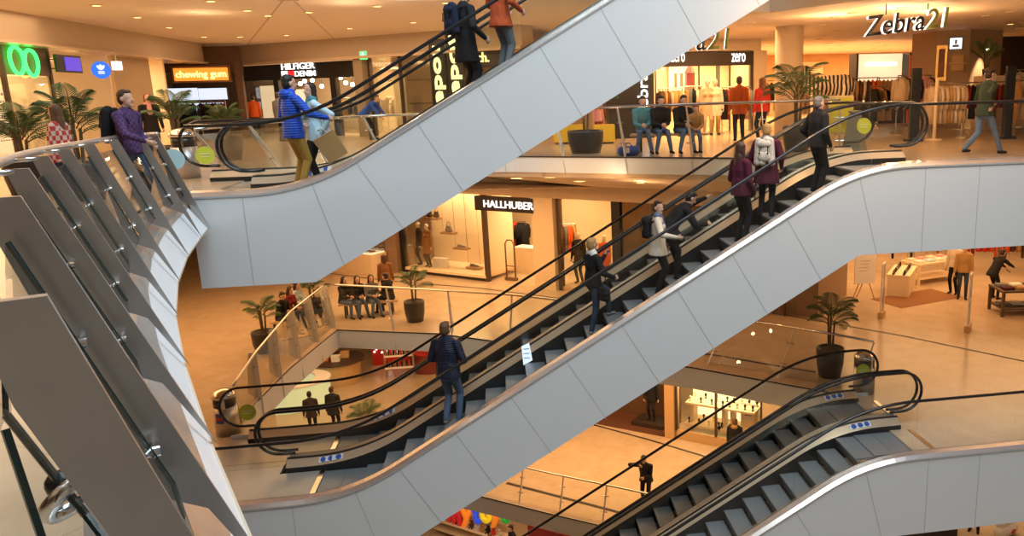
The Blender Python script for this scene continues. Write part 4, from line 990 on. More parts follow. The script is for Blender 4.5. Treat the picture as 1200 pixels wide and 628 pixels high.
for k in range(2):
    z = 1.2+k*.9; mb = MB(); mb.prism([hp(w0_, z, .8), hp(w1_, z, .8), hp(w1_, z, 1.3), hp(w0_, z, 1.3)], (0, 0, .05)); mb.build('inner_shelf', pm('olive shelf', (.16, .13, .07)), t)
for k, (x, lab) in enumerate(((514, 'vertical cream lettered shop sign nearest the dark glazing'), (533, 'second vertical cream lettered shop sign close behind the man with the backpack'))):
    c = at_h(x, 98 if k == 0 else 86, -.5); s_ = thing('vertical_sign', lab, 'sign', V((c.x, c.y, c.z-1.2)))
    mb = MB(); mb.box(c + HN*.08, (.75, .1, 3.1), WA); mb.build('board', BLK, s_)
    lettering('letters', 'depot', c, V((0, 0, 1)), .62, EYEL, s_, width=2.7, ext=.03, off=.02, up=-HD)
s_ = thing('shop_sign', 'short cream lettered sign between the two upper escalator riders', 'sign', at_h(566, 68, .3)); c = at_h(566, 67, -.3); lettering('letters', 'ch.', c, HDV, .34, EYEL, s_, ext=.02, off=.01); mb = MB(); mb.box(c + HN*.12, (2.2, .1, .7), WA); mb.build('board', DARKB, s_)

# ---------------------------------------------------------------- upper floor, right: fashion shop with lit window, open store
ZY = 29.0
zx0, zx1 = at_y(735, 70, ZY).x, at_y(882, 70, ZY).x; zz0, zz1 = at_y(815, 77.5, ZY).z, at_y(815, 61.5, ZY).z
t = thing('storefront', 'fashion shop front with dark brown sign band and cream lit window', 'shop front', ((zx0+zx1)/2, ZY, 0))
mb = MB(); mb.box(((zx0+zx1)/2, ZY, (zz0+zz1)/2), (zx1-zx0, .25, zz1-zz0)); mb.build('sign_band', DARKB, t)
for x in (768, 819, 840, 842.5, 855): 
    X = at_y(x, 95, ZY).x; mb = MB(); mb.box((X, ZY, zz0/2), (.05, .06, zz0)); mb.build('mullion', MULL, t)
mb = MB(); mb.box((zx1-.05, ZY, zz0/2), (.12, .2, zz0)); mb.build('mullion', MULL, t)
for a, b in ((768, 819), (819, 840), (842.5, 855), (855, 881)):
    A_, B_ = at_y(a, 95, ZY).x+.04, at_y(b, 95, ZY).x-.04; mb = MB(); mb.box(((A_+B_)/2, ZY, zz0/2+.03), (B_-A_, .012, zz0-.1)); mb.build('window_pane', GLASSS, t)
for x, l_ in ((794.5, 'left lit lower case shop name on the brown band above the fashion window'), (865.5, 'right lit lower case shop name on the brown band above the fashion window')):
    c = at_y(x, 67.5, ZY-.16); s_ = thing('shop_sign', l_, 'sign', c); lettering('letters', 'zero', c, XD, .30, EWHITE, s_, width=at_y(x+8, 67, ZY).x-at_y(x-8, 67, ZY).x, ext=.02, off=.006)
mb = MB(); mb.box(((zx0+zx1)/2, ZY+3.2, 1.5), (zx1-zx0+.6, .1, 3)); struct(mb, 'wall_fashion', CREAML); area('lamp_fashion', ((zx0+zx1)/2, ZY+1.6, 2.55), 4, 2, 330, (1, .62, .28))
mb = MB(); mb.box(((zx0+zx1)/2, ZY+1.6, 2.75), (zx1-zx0+.6, 3.3, .1)); mb.box(((zx0+zx1)/2, ZY+1.6, 3.25), (zx1-zx0+.6, 3.3, .95)); mb.box((zx1+.25, ZY+1.6, 1.4), (.5, 3.4, 2.8)); struct(mb, 'wall_fashion_upper', CREAM)
t = thing('lantern', 'pink house shaped lantern in the fashion shop window', 'lantern', at_y(808.5, 97, ZY+.7)); c = at_y(808.5, 93, ZY+.7)
mb = MB(); mb.box(c, (.3, .3, .45)); mb.build('body', pm('pink enamel', (.7, .16, .2)), t); mb = MB(); mb.lathe(c+V((0, 0, .22)), [(.22, 0), (.01, .35)], 4); mb.build('roof', pm('pink enamel', (.7, .16, .2)), t); mb = MB(); mb.tube([c+V((.05*math.cos(a), 0, .62+.05*math.sin(a))) for a in [k*PI/5 for k in range(10)]], .01, 5, True); mb.build('handle', MULL, t)
mb = MB(); mb.box(V((c.x, c.y, (c.z-.22)/2)), (.34, .34, c.z-.22)); mb.build('stand', CREAM, t)
for x, y, w2, h2, l_ in ((795, 92, .75, 1.0, 'pale picture with figures left of the pink lantern'), (871, 90, 1.1, 1.15, 'white poster with dark figures under the right shop name')):
    c = at_y(x, y, ZY+3.0); t = thing('picture', l_, 'picture', c); mb = MB(); mb.box(c, (w2, .05, h2)); mb.build('sheet', PAPER, t); mb = MB(); mb.box(c+V((0, .03, 0)), (w2+.08, .04, h2+.08)); mb.build('frame', WOODL, t)
    mb = MB(); mb.box(c+V((-.12, -.03, -.1)), (.1, .01, .6)); mb.box(c+V((.12, -.03, -.05)), (.12, .01, .5)); mb.build('print', pm('brown print', (.25, .14, .08)), t)
wz = 'the front rail of the fashion shop with the lit window'
rail((at_y(772, 120, 27.2).x, 27.2), (at_y(800, 120, 27.2).x, 27.2), 1.55, 'clothes rail at the left end of the lit fashion shop window', seq(9, ('coat', 'jacket'), ('brown', 'tan', 'beige', 'brown')), 'the rail left of the pink lantern', 'clothes left of the pink lantern')
rail((at_y(803, 120, 27.4).x, 27.4), (at_y(822, 120, 27.4).x, 27.4), 1.6, 'clothes rail below the pink lantern', seq(7, ('dress', 'coat'), ('grey', 'black', 'cream', 'tan')), 'the rail below the pink lantern', 'clothes below the pink lantern')
rail((at_y(846, 120, 27.4).x, 27.4), (at_y(880, 120, 27.4).x, 27.4), 1.55, 'clothes rail behind the man in the orange brown jacket', seq(9, ('coat', 'jacket'), ('maroon', 'black', 'tan', 'grey')), 'the rail behind the orange jacket man', 'clothes behind the orange jacket man')
for x, tp, lg, l_ in ((829, 'beige', 'beige', 'mannequin in a beige coat right of the pink lantern'), (838, 'cream', 'tan', 'mannequin in cream beside the beige coated one')):
    mannequin(l_, V((at_y(x, 150, 26.6).x, 26.6, 0)), -95, tp, lg, hem=.6, wom=True)
# black pier with vertical store sign, hanging store signs
bx0, bx1 = at_y(712, 100, 26.4).x, at_y(766, 100, 26.4).x
mb = MB(); mb.box(((bx0+bx1)/2, 26.6, 1.85), (bx1-bx0, .5, 3.7)); struct(mb, 'wall_black_pier', BLK)
c = at_y(753, 104, 26.2); s_ = thing('vertical_sign', 'vertical store name in white and green letters on the black pier', 'sign', V((c.x, c.y, 0.2)))
GRN = pm('olive green letter', (.20, .26, .04)); EGRN = em('lime lit letter', (.45, .6, .05), 1.0)
lettering('letters', 'Zebra', c+V((0, 0, -.25)), V((0, 0, 1)), .34, EWHITE, s_, width=1.5, ext=.02, off=.01, up=-XD); lettering('letters', '21', c+V((0, 0, .92)), V((0, 0, 1)), .34, EGRN, s_, width=.5, ext=.02, off=.01, up=-XD)
def store_sign(x0, x1, ym, Y, label, slope):
    a, b = at_y(x0, ym+slope, Y), at_y(x1, ym-slope, Y); d = (b-a).normalized(); L = (b-a).length; t = thing('store_sign', label, 'sign', (a+b)/2)
    h = .024*Y*1.02
    lettering('letters', 'Zebra', a + d*(L*.355), d, h, BLK, t, width=L*.71, ext=.05, off=.012, shear=.12, m2=EWHITE); lettering('letters', '21', a + d*(L*.86), d, h, GRN, t, width=L*.27, ext=.05, off=.012, shear=.12, m2=EWHITE)
    for s in (.25, .75): mb = MB(); p = a + d*(L*s); mb.cyl(p+V((0, 0, .2)), V((p.x, p.y, CR)), .015, None, 6); mb.build('rod', MULL, t)
store_sign(1013, 1111, 25.5, 17.3, 'hanging store name in black and green letters before the open clothes store', 6)
store_sign(757, 855, 47.5, 21.0, 'hanging store name partly hidden by the upper escalator side', 2.5)
# column and pillar of the open store
c0, c1 = at_y(909, 80, 23.4), at_y(940, 80, 23.4)
mb = MB(); r_ = (c1.x-c0.x)/2; mb.lathe(((c0.x+c1.x)/2, 23.4, 0), [(r_, 0), (r_, CR)], 32); o_ = struct(mb, 'column', pm('smooth plaster column', (.60, .48, .34), .6)); o_.data.polygons.foreach_set('use_smooth', [len(p.vertices) == 4 for p in o_.data.polygons])
PY = 26.0
a, b, c = at_y(1096, 60, PY), at_y(1136, 60, PY-.6), at_y(1174, 60, PY+.3)
mb = MB(); mb.prism([(a.x, a.y, 0), (b.x, b.y, 0), (c.x, c.y, 0), (c.x+.1, c.y+1.3, 0), (a.x, a.y+1.6, 0)], (0, 0, CR)); struct(mb, 'wall_brown_pillar', FUR)
def on_pillar(x, y, side=0):
    p, q = ((a, b), (b, c))[side]; d = V((q.x-p.x, q.y-p.y, 0)).normalized(); n = V((d.y, -d.x, 0)); r = ray(x, y); k = (V((p.x, p.y, 0))-CAM).dot(n)/r.dot(n); return CAM + r*k + n*.04, d, n
p, d, n = on_pillar(1120.5, 51); t = thing('television', 'small lit television hung on the brown pillar', 'television', p); wz_ = math.atan2(d.y, d.x)
mb = MB(); mb.box(p + n*.03, (.44, .06, .42), wz_); mb.build('casing', BLK, t); mb = MB(); mb.box(p + n*.065, (.37, .012, .34), wz_); mb.build('screen', ESCREEN, t); mb = MB(); mb.box(p + n*.073 + V((0, 0, .05)), (.07, .006, .14), wz_ ); mb.box(p + n*.073 + V((0, 0, -.08)), (.2, .006, .08), wz_); mb.build('image', pm('grey picture shape', (.25, .3, .36)), t)
p, d, n = on_pillar(1103.5, 74); t = thing('gilt_picture', 'tall gilt frame low on the brown pillar', 'picture frame', p); mb = MB(); mb.box(p, (.34, .06, 1.15), wz_); mb.build('frame', pm('gilt', (.6, .4, .14), .35, metal=.6), t); mb = MB(); mb.box(p+n*.035, (.2, .02, .9), wz_); mb.build('picture', pm('dark reddish picture', (.2, .07, .03), var=.5), t)
p, d, n = on_pillar(1123, 74); t = thing('basket_shelf', 'shelf with two baskets under the television', 'shelf', p); mb = MB(); mb.box(p+n*.12, (.55, .26, .04), wz_); mb.build('board', WOODL, t)
mb = MB(); mb.box(p+n*.12+V((0, 0, .14)), (.36, .2, .22), wz_); mb.build('basket', pm('wicker', (.5, .3, .12), var=.3, scale=40), t); mb = MB(); mb.box(p+n*.12+V((0, 0, -.14)), (.4, .2, .2), wz_); mb.build('basket', pm('wicker', (.5, .3, .12), var=.3, scale=40), t)
sp = bpy.data.lights.new('lamp_pillar', 'SPOT'); sp.energy = 620; sp.color = (1, .74, .4); sp.spot_size = 1.0; sp.spot_blend = .6; spo = bpy.data.objects.new('lamp_pillar', sp); COL.objects.link(spo); spo.location = on_pillar(1150, 44, 1)[0] + on_pillar(1150, 34, 1)[2]*.3
t = thing('display_plinth', 'cream plinth carrying papers beside the brown pillar', 'plinth', V((b.x+.55, b.y-.75, 0))); mb = MB(); mb.box((b.x+.75, b.y-.45, .85), (1.3, .5, 1.7)); mb.build('block', CREAM, t); mb = MB(); mb.box((b.x+.35, b.y-.72, 1.5), (.42, .03, .5)); mb.build('card', PAPER, t)
# zebra figure
ZEB = mat('zebra hide', (.7, .62, .5), .6)
nt = ZEB.node_tree; wv = nt.nodes.new('ShaderNodeTexWave'); wv.inputs['Scale'].default_value = 3.2; wv.inputs['Distortion'].default_value = 3; wv.inputs['Detail'].default_value = 1; cr = nt.nodes.new('ShaderNodeValToRGB'); cr.color_ramp.elements[0].position = .48; cr.color_ramp.elements[1].position = .54; cr.color_ramp.elements[0].color = (.015, .012, .01, 1); cr.color_ramp.elements[1].color = (.75, .66, .52, 1)
tcn = nt.nodes.new('ShaderNodeTexCoord'); nt.links.new(tcn.outputs['Object'], wv.inputs['Vector']); nt.links.new(wv.outputs['Fac'], cr.inputs[0]); nt.links.new(cr.outputs[0], nt.nodes['Principled BSDF'].inputs['Base Color'])
zp = at_y(980, 118, 24.0)
b_ = Prims()
b_.cone((-.42, 0, .95), (.40, 0, .98), .25, .26, 0, (0, 1, 0), .82); b_.cone((.32, 0, .92), (.5, 0, .95), .24, .2, 0, (0, 1, 0), .8); b_.cone((-.45, 0, 1.05), (-.78, 0, 1.45), .17, .11, 0, (0, 1, 0), .7)
b_.cone((-.76, 0, 1.47), (-1.0, 0, 1.26), .10, .065, 0, (0, 1, 0), .8); b_.cone((-1.0, 0, 1.26), (-1.08, 0, 1.2), .065, .055, 1)
for s in (-1, 1):
    b_.cone((-.74, s*.06, 1.54), (-.72, s*.09, 1.68), .035, .012, 0)
    b_.cone((-.40, s*.12, .85), (-.40, s*.12, .5), .10, .06, 0); b_.cone((-.40, s*.12, .5), (-.41, s*.12, .08), .05, .035, 0); b_.cone((-.41, s*.12, .08), (-.43, s*.12, .03), .04, .045, 1)
    b_.cone((.42, s*.12, .9), (.36, s*.13, .58), .15, .075, 0); b_.cone((.36, s*.13, .58), (.48, s*.13, .42), .065, .048, 0); b_.cone((.48, s*.13, .42), (.45, s*.13, .08), .045, .035, 0); b_.cone((.45, s*.13, .08), (.43, s*.13, .03), .04, .045, 1)
b_.cone((.62, 0, 1.02), (.68, 0, .62), .03, .02, 0); b_.cone((.68, 0, .62), (.68, 0, .48), .035, .01, 1)
b_.cone((-.5, 0, 1.3), (-.8, 0, 1.6), .03, .03, 1, (0, 1, 0), .5)
me = b_.mesh(.02); b_.paint_mats(me); me.materials.append(ZEB); me.materials.append(BLK); zo = bpy.data.objects.new('zebra_figure', me); COL.objects.link(zo); zo.location = (zp.x, 24.6, .36); zo.rotation_euler = (0, 0, -.25); zo.scale = (1.2,)*3; tag(zo, 'life size striped zebra figure standing among the clothes', 'zebra')
mb = MB(); mb.box((zp.x-.1, 24.6, .17), (2.0, .8, .34)); o = mb.build('podium', CREAM); tag(o, 'low cream podium under the striped zebra figure', 'podium')
# back of the open store: warm shelving wall and more rails
mb = MB(); mb.prism([(9.6, 44, 0), (23.8, 42, 0), (23.8, 42.2, 0), (9.6, 44.2, 0)], (0, 0, CR)); struct(mb, 'wall_store_upper', mat('warm store wall', (.50, .30, .14), .7, var=.2, scale=1.2))
area('lamp_store_back', (15, 37, 3.15), 10, 7, 2300, WARM)
def wall_pt(x, y): 
    a_, b_ = V((9.6, 44, 0)), V((23.8, 42, 0)); d_ = (b_-a_).normalized(); n_ = V((d_.y, -d_.x, 0)); r_ = ray(x, y); return CAM + r_*((a_-CAM).dot(n_)/r_.dot(n_)) + n_*.05, d_
for k, (x, y, w_, h_, l_) in enumerate(((1012, 84, 1.6, 1.2, 'warm lit niche with folded tops on the store back wall, left'), (1066, 86, 1.7, 1.5, 'warm lit niche with folded tops on the store back wall, middle'), (950, 84, 1.3, 1.0, 'cream niche with shelves on the store back wall, behind the palm'))):
    p, d_ = wall_pt(x, y); t = thing('wall_niche', l_, 'shelf', p); za = math.atan2(d_.y, d_.x)
    mb = MB(); mb.box(p, (w_, .1, h_), za); mb.build('back', ECREAM if k < 2 else CREAM, t)
    for q in range(2): mb = MB(); mb.box(p + V((d_.y*.15, -d_.x*.15, -h_*.25+q*h_*.5)), (w_, .3, .04), za); mb.build('shelf', WOODL, t)
for k, (x, Y, n_, kinds, cs, l_, w_) in enumerate(((1003, 27.5, 10, ('jacket', 'coat'), ('tan', 'cream', 'brown', 'orange'), 'rail of warm jackets between the zebra and the lit cabinet', 'the rail between zebra and cabinet'), (1050, 29, 10, ('dress', 'shirt'), ('cream', 'pink', 'white', 'tan'), 'rail of pale tops right of the lit cabinet', 'the rail right of the cabinet'), (1110, 29.2, 12, ('coat', 'jacket'), ('brown', 'black', 'beige'), 'far rail of brown coats left of the brown pillar', 'the far rail left of the pillar'), (918, 30.5, 9, ('dress', 'jacket'), ('black', 'brown', 'cream'), 'rail behind the plaster column', 'the rail behind the column'), (985, 33, 12, ('coat', 'dress'), ('brown', 'tan', 'black', 'cream'), 'rail of coats far behind the zebra', 'the far rail behind the zebra'), (1022, 36, 12, ('coat', 'jacket'), ('black', 'maroon', 'tan'), 'rail of dark coats deep behind the lit cabinet', 'the deep rail behind the cabinet'), (1075, 34, 12, ('dress', 'coat'), ('cream', 'orange', 'white', 'brown'), 'rail of dresses deep behind the red panel', 'the deep rail behind the red panel'), (1185, 33, 12, ('coat', 'jacket'), ('brown', 'black', 'grey'), 'rail of coats deep behind the right black post', 'the deep rail at the right'))):
    X_ = at_y(x, 110, Y).x; rail((X_-.7, Y+.1), (X_+.8, Y-.1), 1.75, 'clothes ' + l_, seq(n_, kinds, cs), w_, 'clothes on ' + w_)
# racks and stands of the open store
rail((at_y(1086, 150, 21.2).x, 21.2), (at_y(1127, 150, 21.2).x, 21.2), 1.5, 'clothes rail of long beige coats by the walking man', [('coat', c) for c in ('beige', 'beige', 'cream', 'beige', 'tan', 'beige', 'cream', 'beige', 'beige')], 'the front rail left of the walking man', 'coats left of the walking man')
rail((at_y(1184, 150, 20.6).x, 20.6), (at_y(1215, 150, 20.6).x, 20.6), 1.55, 'clothes rail of tan coats at the right edge', [('coat', c) for c in ('tan', 'beige', 'tan', 'cream', 'beige', 'grey')], 'the rail at the right edge', 'coats at the right edge')
rail((at_y(1020, 120, 25).x, 25.0), (at_y(1060, 120, 25.6).x, 25.6), 1.45, 'clothes rail of dark jackets right of the zebra', seq(10, ('jacket', 'jacket', 'coat'), ('black', 'brown', 'tan', 'cream')), 'the rail right of the zebra', 'jackets right of the zebra')
rail((at_y(930, 120, 27).x, 27.0), (at_y(975, 120, 27.5).x, 27.5), 1.7, 'clothes rail of cream dresses behind the zebra', seq(9, ('dress', 'coat'), ('cream', 'beige', 'white')), 'the rail behind the zebra', 'dresses behind the zebra')
rail((at_y(1052, 100, 23.2).x, 23.2), (at_y(1092, 100, 23.6).x, 23.6), 1.75, 'clothes rail of mixed tops under the red panel', seq(10, ('shirt', 'jacket'), ('cream', 'tan', 'black', 'pink', 'beige')), 'the rail under the red panel', 'tops under the red panel')
rail((at_y(1128, 100, 23.4).x, 23.4), (at_y(1178, 100, 23.0).x, 23.0), 1.5, 'clothes rail of brown jackets behind the walking man', seq(10, ('jacket', 'coat'), ('brown', 'black', 'tan', 'maroon')), 'the rail behind the walking man', 'jackets behind the walking man')
rail((at_y(1180, 80, 27).x, 27.0), (at_y(1230, 80, 27).x, 27.0), 1.9, 'high clothes rail with pale shirts behind the black stand', seq(8, ('shirt', 'jacket'), ('white', 'cream', 'tan')), 'the high rail behind the black stand', 'shirts behind the black stand')
t = thing('display_board', 'red panel behind the rail of mixed tops', 'panel', V((at_y(1083, 70, 28).x, 28, 0))); mb = MB(); mb.box((at_y(1083, 70, 28).x, 28, 1.25), (1.1, .12, 2.5)); mb.build('board', pm('warm red panel', (.65, .08, .03)), t); mb = MB(); mb.box((at_y(1083, 70, 28).x, 27.9, .05), (1.3, .5, .1)); mb.build('foot', MULL, t)
t = thing('display_cabinet', 'lit display cabinet with a white light strip behind the zebra store rails', 'cabinet', V((at_y(1032, 90, 31).x, 31, 0))); X_ = at_y(1032, 90, 31).x
mb = MB(); mb.box((X_, 31.4, 1.35), (2.2, .1, 2.7)); mb.build('back', ECREAM, t); mb = MB(); mb.box((X_, 31.1, .4), (2.2, .7, .8)); mb.build('base', DARKB, t)
for s in (-1, 1): mb = MB(); mb.box((X_+s*1.1, 31.1, 1.35), (.08, .7, 2.7)); mb.build('side', DARKB, t)
mb = MB(); mb.box((X_, 31.0, 2.3), (1.3, .08, .16)); mb.build('light_strip', EWHITE, t)
mb = MB(); mb.box((X_, 31.1, 1.5), (2.1, .5, .04)); mb.build('shelf', WOODL, t)
for x, y0_, Y_, l_ in ((1070, 165, 20.4, 'tall black security post left of the beige coats'), (1178.5, 166, 20.2, 'tall black security post right of the walking man')):
    X_ = at_y(x, y0_, Y_).x; t = thing('security_post', l_, 'security post', (X_, Y_, 0)); mb = MB(); mb.box((X_, Y_, .95), (.26, .09, 1.9)); mb.build('panel', BLK, t); mb = MB(); mb.box((X_, Y_, .04), (.42, .3, .08)); mb.build('foot', BLK, t)
X_ = at_y(1098, 100, 20.6).x; t = thing('post', 'slim white steel post in front of the beige coats', 'post', (X_, 20.6, 0)); mb = MB(); mb.cyl((X_, 20.6, .02), (X_, 20.6, 1.62), .045, None, 10); mb.build('pole', CREAM, t); mb = MB(); mb.lathe((X_, 20.6, 0), [(.22, 0), (.22, .03), (.06, .05)], 16); mb.build('foot', CREAM, t)
# black ceiling of the deeper store, right dark portal
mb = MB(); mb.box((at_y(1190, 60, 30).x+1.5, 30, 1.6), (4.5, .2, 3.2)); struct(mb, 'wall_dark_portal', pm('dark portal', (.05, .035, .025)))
# lime poster stand, tapered grey planter by the landing
X_ = at_y(984, 160, 18.6).x; t = thing('poster_stand', 'lime green poster stand by the upper landing', 'poster stand', (X_, 18.6, 0)); mb = MB(); mb.box((X_, 18.6, .82), (.62, .05, .9)); mb.build('frame', CREAM, t); mb = MB(); mb.box((X_, 18.57, .82), (.54, .02, .82)); mb.build('poster', pm('lime poster', (.62, .62, .06)), t)
mb = MB()
for k in (-1, 0, 1): mb.box((X_+k*.15, 18.555, .72), (.1, .01, .12))
mb.build('print', pm('pale lime print', (.62, .66, .3)), t); mb = MB(); mb.box((X_, 18.6, .19), (.06, .05, .38)); mb.box((X_, 18.6, .02), (.6, .4, .04)); mb.build('foot', CREAM, t)
X_ = at_y(1001, 170, 18.0).x; t = thing('tapered_stand', 'grey tapered stand beside the lime poster stand', 'stand', (X_, 18.0, 0)); mb = MB(); mb.lathe((X_, 18.0, 0), [(.34, 0), (.3, .1), (.15, .85), (.12, .88)], 4); mb.build('body', GREYP, t); mb = MB(); mb.lathe((X_, 18.0, .88), [(.16, 0), (.16, .04), (.02, .06)], 12); mb.build('cap', GREYP, t)
# yellow displays seen under the upper escalator
for x, l_ in ((668, 'low yellow display box left of the round black planter'), (708, 'low yellow display box right of the round black planter')):
    p = at_z(x, 168, .0); t = thing('display_box', l_, 'display', (p.x, p.y, 0)); mb = MB(); mb.box((p.x, p.y, .3), (.95 if x < 700 else .6, .5, .5)); mb.build('box', YELL, t); mb = MB(); mb.box((p.x, p.y, .04), (.85 if x < 700 else .5, .45, .08)); mb.build('plinth', BLK, t)
# ---------------------------------------------------------------- middle floor: fashion shop with black lettered sign
def dz(x, y, off=0): return at_h(x, y, off).z
hw0, hd0, hd1, hc1 = hu(475, 290), hu(570.5, 290), hu(628, 290), hu(654, 290)
zs = -2.05
W0 = hu(456, 290)
mb = MB()
mb.prism([hp(-24, F1, 4.4), hp(11, F1, 4.4), hp(11, F1, 4.5), hp(-24, F1, 4.5)], (0, 0, 3.6)); struct(mb, 'wall_shops_middle', CREAM)
mb = MB(); mb.prism([hp(-24, -2.05, .2), hp(10.5, -2.05, .2), hp(10.5, -2.05, 4.5), hp(-24, -2.05, 4.5)], (0, 0, .05)); struct(mb, 'ceiling_shops_middle', CEILM)
area('lamp_window', tuple(hp((hw0+hd0)/2, -2.15, 1.2)), 4.5, 1.5, 210, (1, .68, .34), (0, 0, WA)); area('lamp_doorway', tuple(hp((hd0+hd1)/2, -2.15, 2.2)), 2.2, 2.5, 150, (1, .66, .32), (0, 0, WA)); area('lamp_window_right', tuple(hp(hc1+1.4, -2.15, 1.5)), 2.5, 2, 130, (1, .58, .25), (0, 0, WA))
t = thing('storefront', 'fashion shop window and doorway under the black sign with white capitals', 'shop front', hp((hw0+hd1)/2, F1))
def hbox(mb, u0, u1, z0, z1, o0, o1): mb.prism([hp(u0, z0, o0), hp(u1, z0, o0), hp(u1, z0, o1), hp(u0, z0, o1)], (0, 0, z1-z0)); return mb
zl = F1+.42
hbox(MB(), hw0, hd0-.06, F1, zl-.3, -.06, .06).build('plinth', BLK, t)
hbox(MB(), hw0, hd0-.06, zl-.3, zl-.2, -.1, 1.6).build('window_floor', CREAML, t)
hbox(MB(), hw0+.05, hd0-.1, zl-.2, zs-.02, -.007, .007).build('window_pane', GLASSS, t)
hbox(MB(), hw0-.2, hw0, F1, zs, -.08, .08).build('frame_post', BLK, t)
hbox(MB(), hd0-.1, hd0+.06, F1, zs, -.08, .08).build('frame_post', MULL, t)
hbox(MB(), hd1-.05, hd1+.05, F1, zs, -.08, .08).build('frame_post', MULL, t)
hbox(MB(), hw0, hd0-.1, zl-.2, zs, 1.6, 1.7).build('window_back', CREAML, t)
hbox(MB(), hd0-.1, hd0-.02, zl-.2, zs, .1, 1.65).build('window_side', CREAML, t)
sb0, sb1 = hu(562.5, 240), hu(629.5, 240); sz1, sz0 = dz(596, 231.5, -.3), dz(596, 248.5, -.3)
t = thing('shop_sign', 'black sign box with white lit capital letters above the doorway', 'sign', hp((sb0+sb1)/2, sz0, -.3))
hbox(MB(), sb0, sb1, sz0, sz1, -.3, -.05).build('box', BLK, t)
lettering('letters', 'HALLHUBER', hp(hu(595, 239.5, -.33), (sz0+sz1)/2, -.32), HDV, (sz1-sz0)*.5, EWHITE, t, width=hu(624, 240, -.33)-hu(566, 240, -.33), ext=.02, off=.004)
for x, y, l_, kind in ((508, 256, 'dark wood shelf with bags hung at the top of the shop window', 'bags'), (526, 273, 'dark wood shelf with a handbag hung in the shop window', 'handbag'), (541, 291, 'dark wood shelf with a low shoe hung in the shop window', 'shoe'), (556, 313.5, 'lowest dark wood shelf with a shoe in the shop window', 'shoe')):
    p = at_h(x, y, .7); t = thing('hanging_shelf', l_, 'shelf', p, WA)
    mb = MB(); mb.box((0, 0, 0), (.68, .28, .07)); mb.build('board', WOOD, t, keep=True)
    for s in (-1, 1): mb = MB(); mb.cyl((s*.3, 0, 0), (s*.3, 0, zs-p.z), .006, None, 5); mb.build('wire', MULL, t, keep=True)
    if kind == 'shoe':
        for k in (-.06, .06): shoe(p + HD*k + V((0, 0, .036)), WA-1.2, 'black' if y > 300 else 'grey', 'grey shoe on the hung shelf below the handbag' if y < 300 else 'black shoe on the lowest hung shelf of the window', 'pair of shoes on a hung shelf' if y < 300 else 'pair of shoes on the lowest hung shelf')
    else:
        for k, q in enumerate(((-.18, .05), (.16, .03)) if kind == 'bags' else ((0, .05),)):
            w_ = .13 if kind == 'bags' else .2; bt = thing('handbag', ('left small black bag', 'right small black bag')[k]+' on the topmost hung shelf' if kind == 'bags' else 'grey handbag with round handle on a hung shelf', 'handbag', p + HD*q[0] + V((0, 0, .036)), WA)
            pr_ = Prims(); pr_.cone((-w_*.6, 0, .08), (w_*.6, 0, .08), .08, .08, 0, (0, 1, 0), .8); pr_.cone((-w_*.45, 0, .2), (w_*.45, 0, .2), .06, .06, 0, (0, 1, 0), .7); me = pr_.mesh(.014); me.materials.append(cm('black' if kind == 'bags' else 'grey')); bo = bpy.data.objects.new('bag_body', me); COL.objects.link(bo); bo.parent = bt
            mb = MB(); mb.tube([(w_*.5*math.cos(a), 0, .25+.16*math.sin(a)) for a in [PI*k2/8 for k2 in range(9)]], .012, 6); mb.build('handle', cm('black'), bt, keep=True)
pw = lambda x, y, o: (lambda p: V((p.x, p.y, zl-.2)))(at_h(x, y, o))
mannequin('slim mannequin in a dark suit at the left of the shop window', pw(493, 300, .55), 200, 'black', 'black', hem=.78, H=1.72)
LEO = cloth('leopard', (.45, .22, .07), check=(26, (.12, .05, .02)))
mannequin('mannequin in a brown patterned dress beside the dark suited mannequin', pw(503, 305, .35), 230, 'brown', 'black', hem=.55, wom=True, H=1.72, topm=LEO)
for k, (x, w_) in enumerate(((513, .22), (521, .3))):
    p = at_h(x, 317, .5); bt = thing('gift_box', ('small', 'larger')[k]+' white box on the shop window floor by the mannequins', 'box', V((p.x, p.y, zl-.2)), WA); mb = MB(); mb.box((0, 0, .17), (w_, .25, .34)); mb.build('box', PAPER, bt, keep=True); mb = MB(); mb.box((0, 0, .35), (w_+.02, .27, .03)); mb.build('lid', PAPER, bt, keep=True)
# security gate and contents of the doorway
def gate(loc, rz, label, m=WOOD, h=1.55, w=.42):
    t = thing('security_gate', label, 'security gate', loc, rz); mb = MB(); pts = [(-w/2, 0, .1), (-w/2, 0, h-.15), (-w/2+.1, 0, h), (w/2-.1, 0, h), (w/2, 0, h-.15), (w/2, 0, .1)]
    mb.tube([V(p) for p in pts], .03, 8); mb.build('loop', m, t, keep=True, smooth=True)
    for z in (.35, .55): mb = MB(); mb.cyl((-w/2, 0, z), (w/2, 0, z), .02, None, 8); mb.build('crossbar', m, t, keep=True)
    mb = MB(); mb.box((0, 0, .06), (w+.12, .14, .12)); mb.build('foot', m, t, keep=True)
    return t
p = at_h(599, 320, .5); gate((p.x, p.y, F1), WA, 'brown looped security gate standing in the shop doorway', pm('brown gate metal', (.20, .12, .07), .4, metal=.4))
rail(hp(hu(604, 300, 2.6), 0, 2.6)[:2], hp(hu(618, 300, 2.6), 0, 2.6)[:2], 1.9, 'clothes rail of orange and dark coats behind the doorway', [('coat', c) for c in ('orange', 'red', 'black', 'black', 'navy', 'black')], 'the rail behind the doorway', 'coats behind the doorway', base=F1)
p = at_h(620, 312, 1.9); t = thing('counter', 'white shop counter seen through the doorway', 'counter', V((p.x, p.y, F1)), WA); mb = MB(); mb.box((0, 0, .5), (.9, .5, 1.0)); mb.build('body', CREAML, t, keep=True); mb = MB(); mb.box((0, 0, 1.02), (.96, .56, .05)); mb.build('worktop', PAPER, t, keep=True)
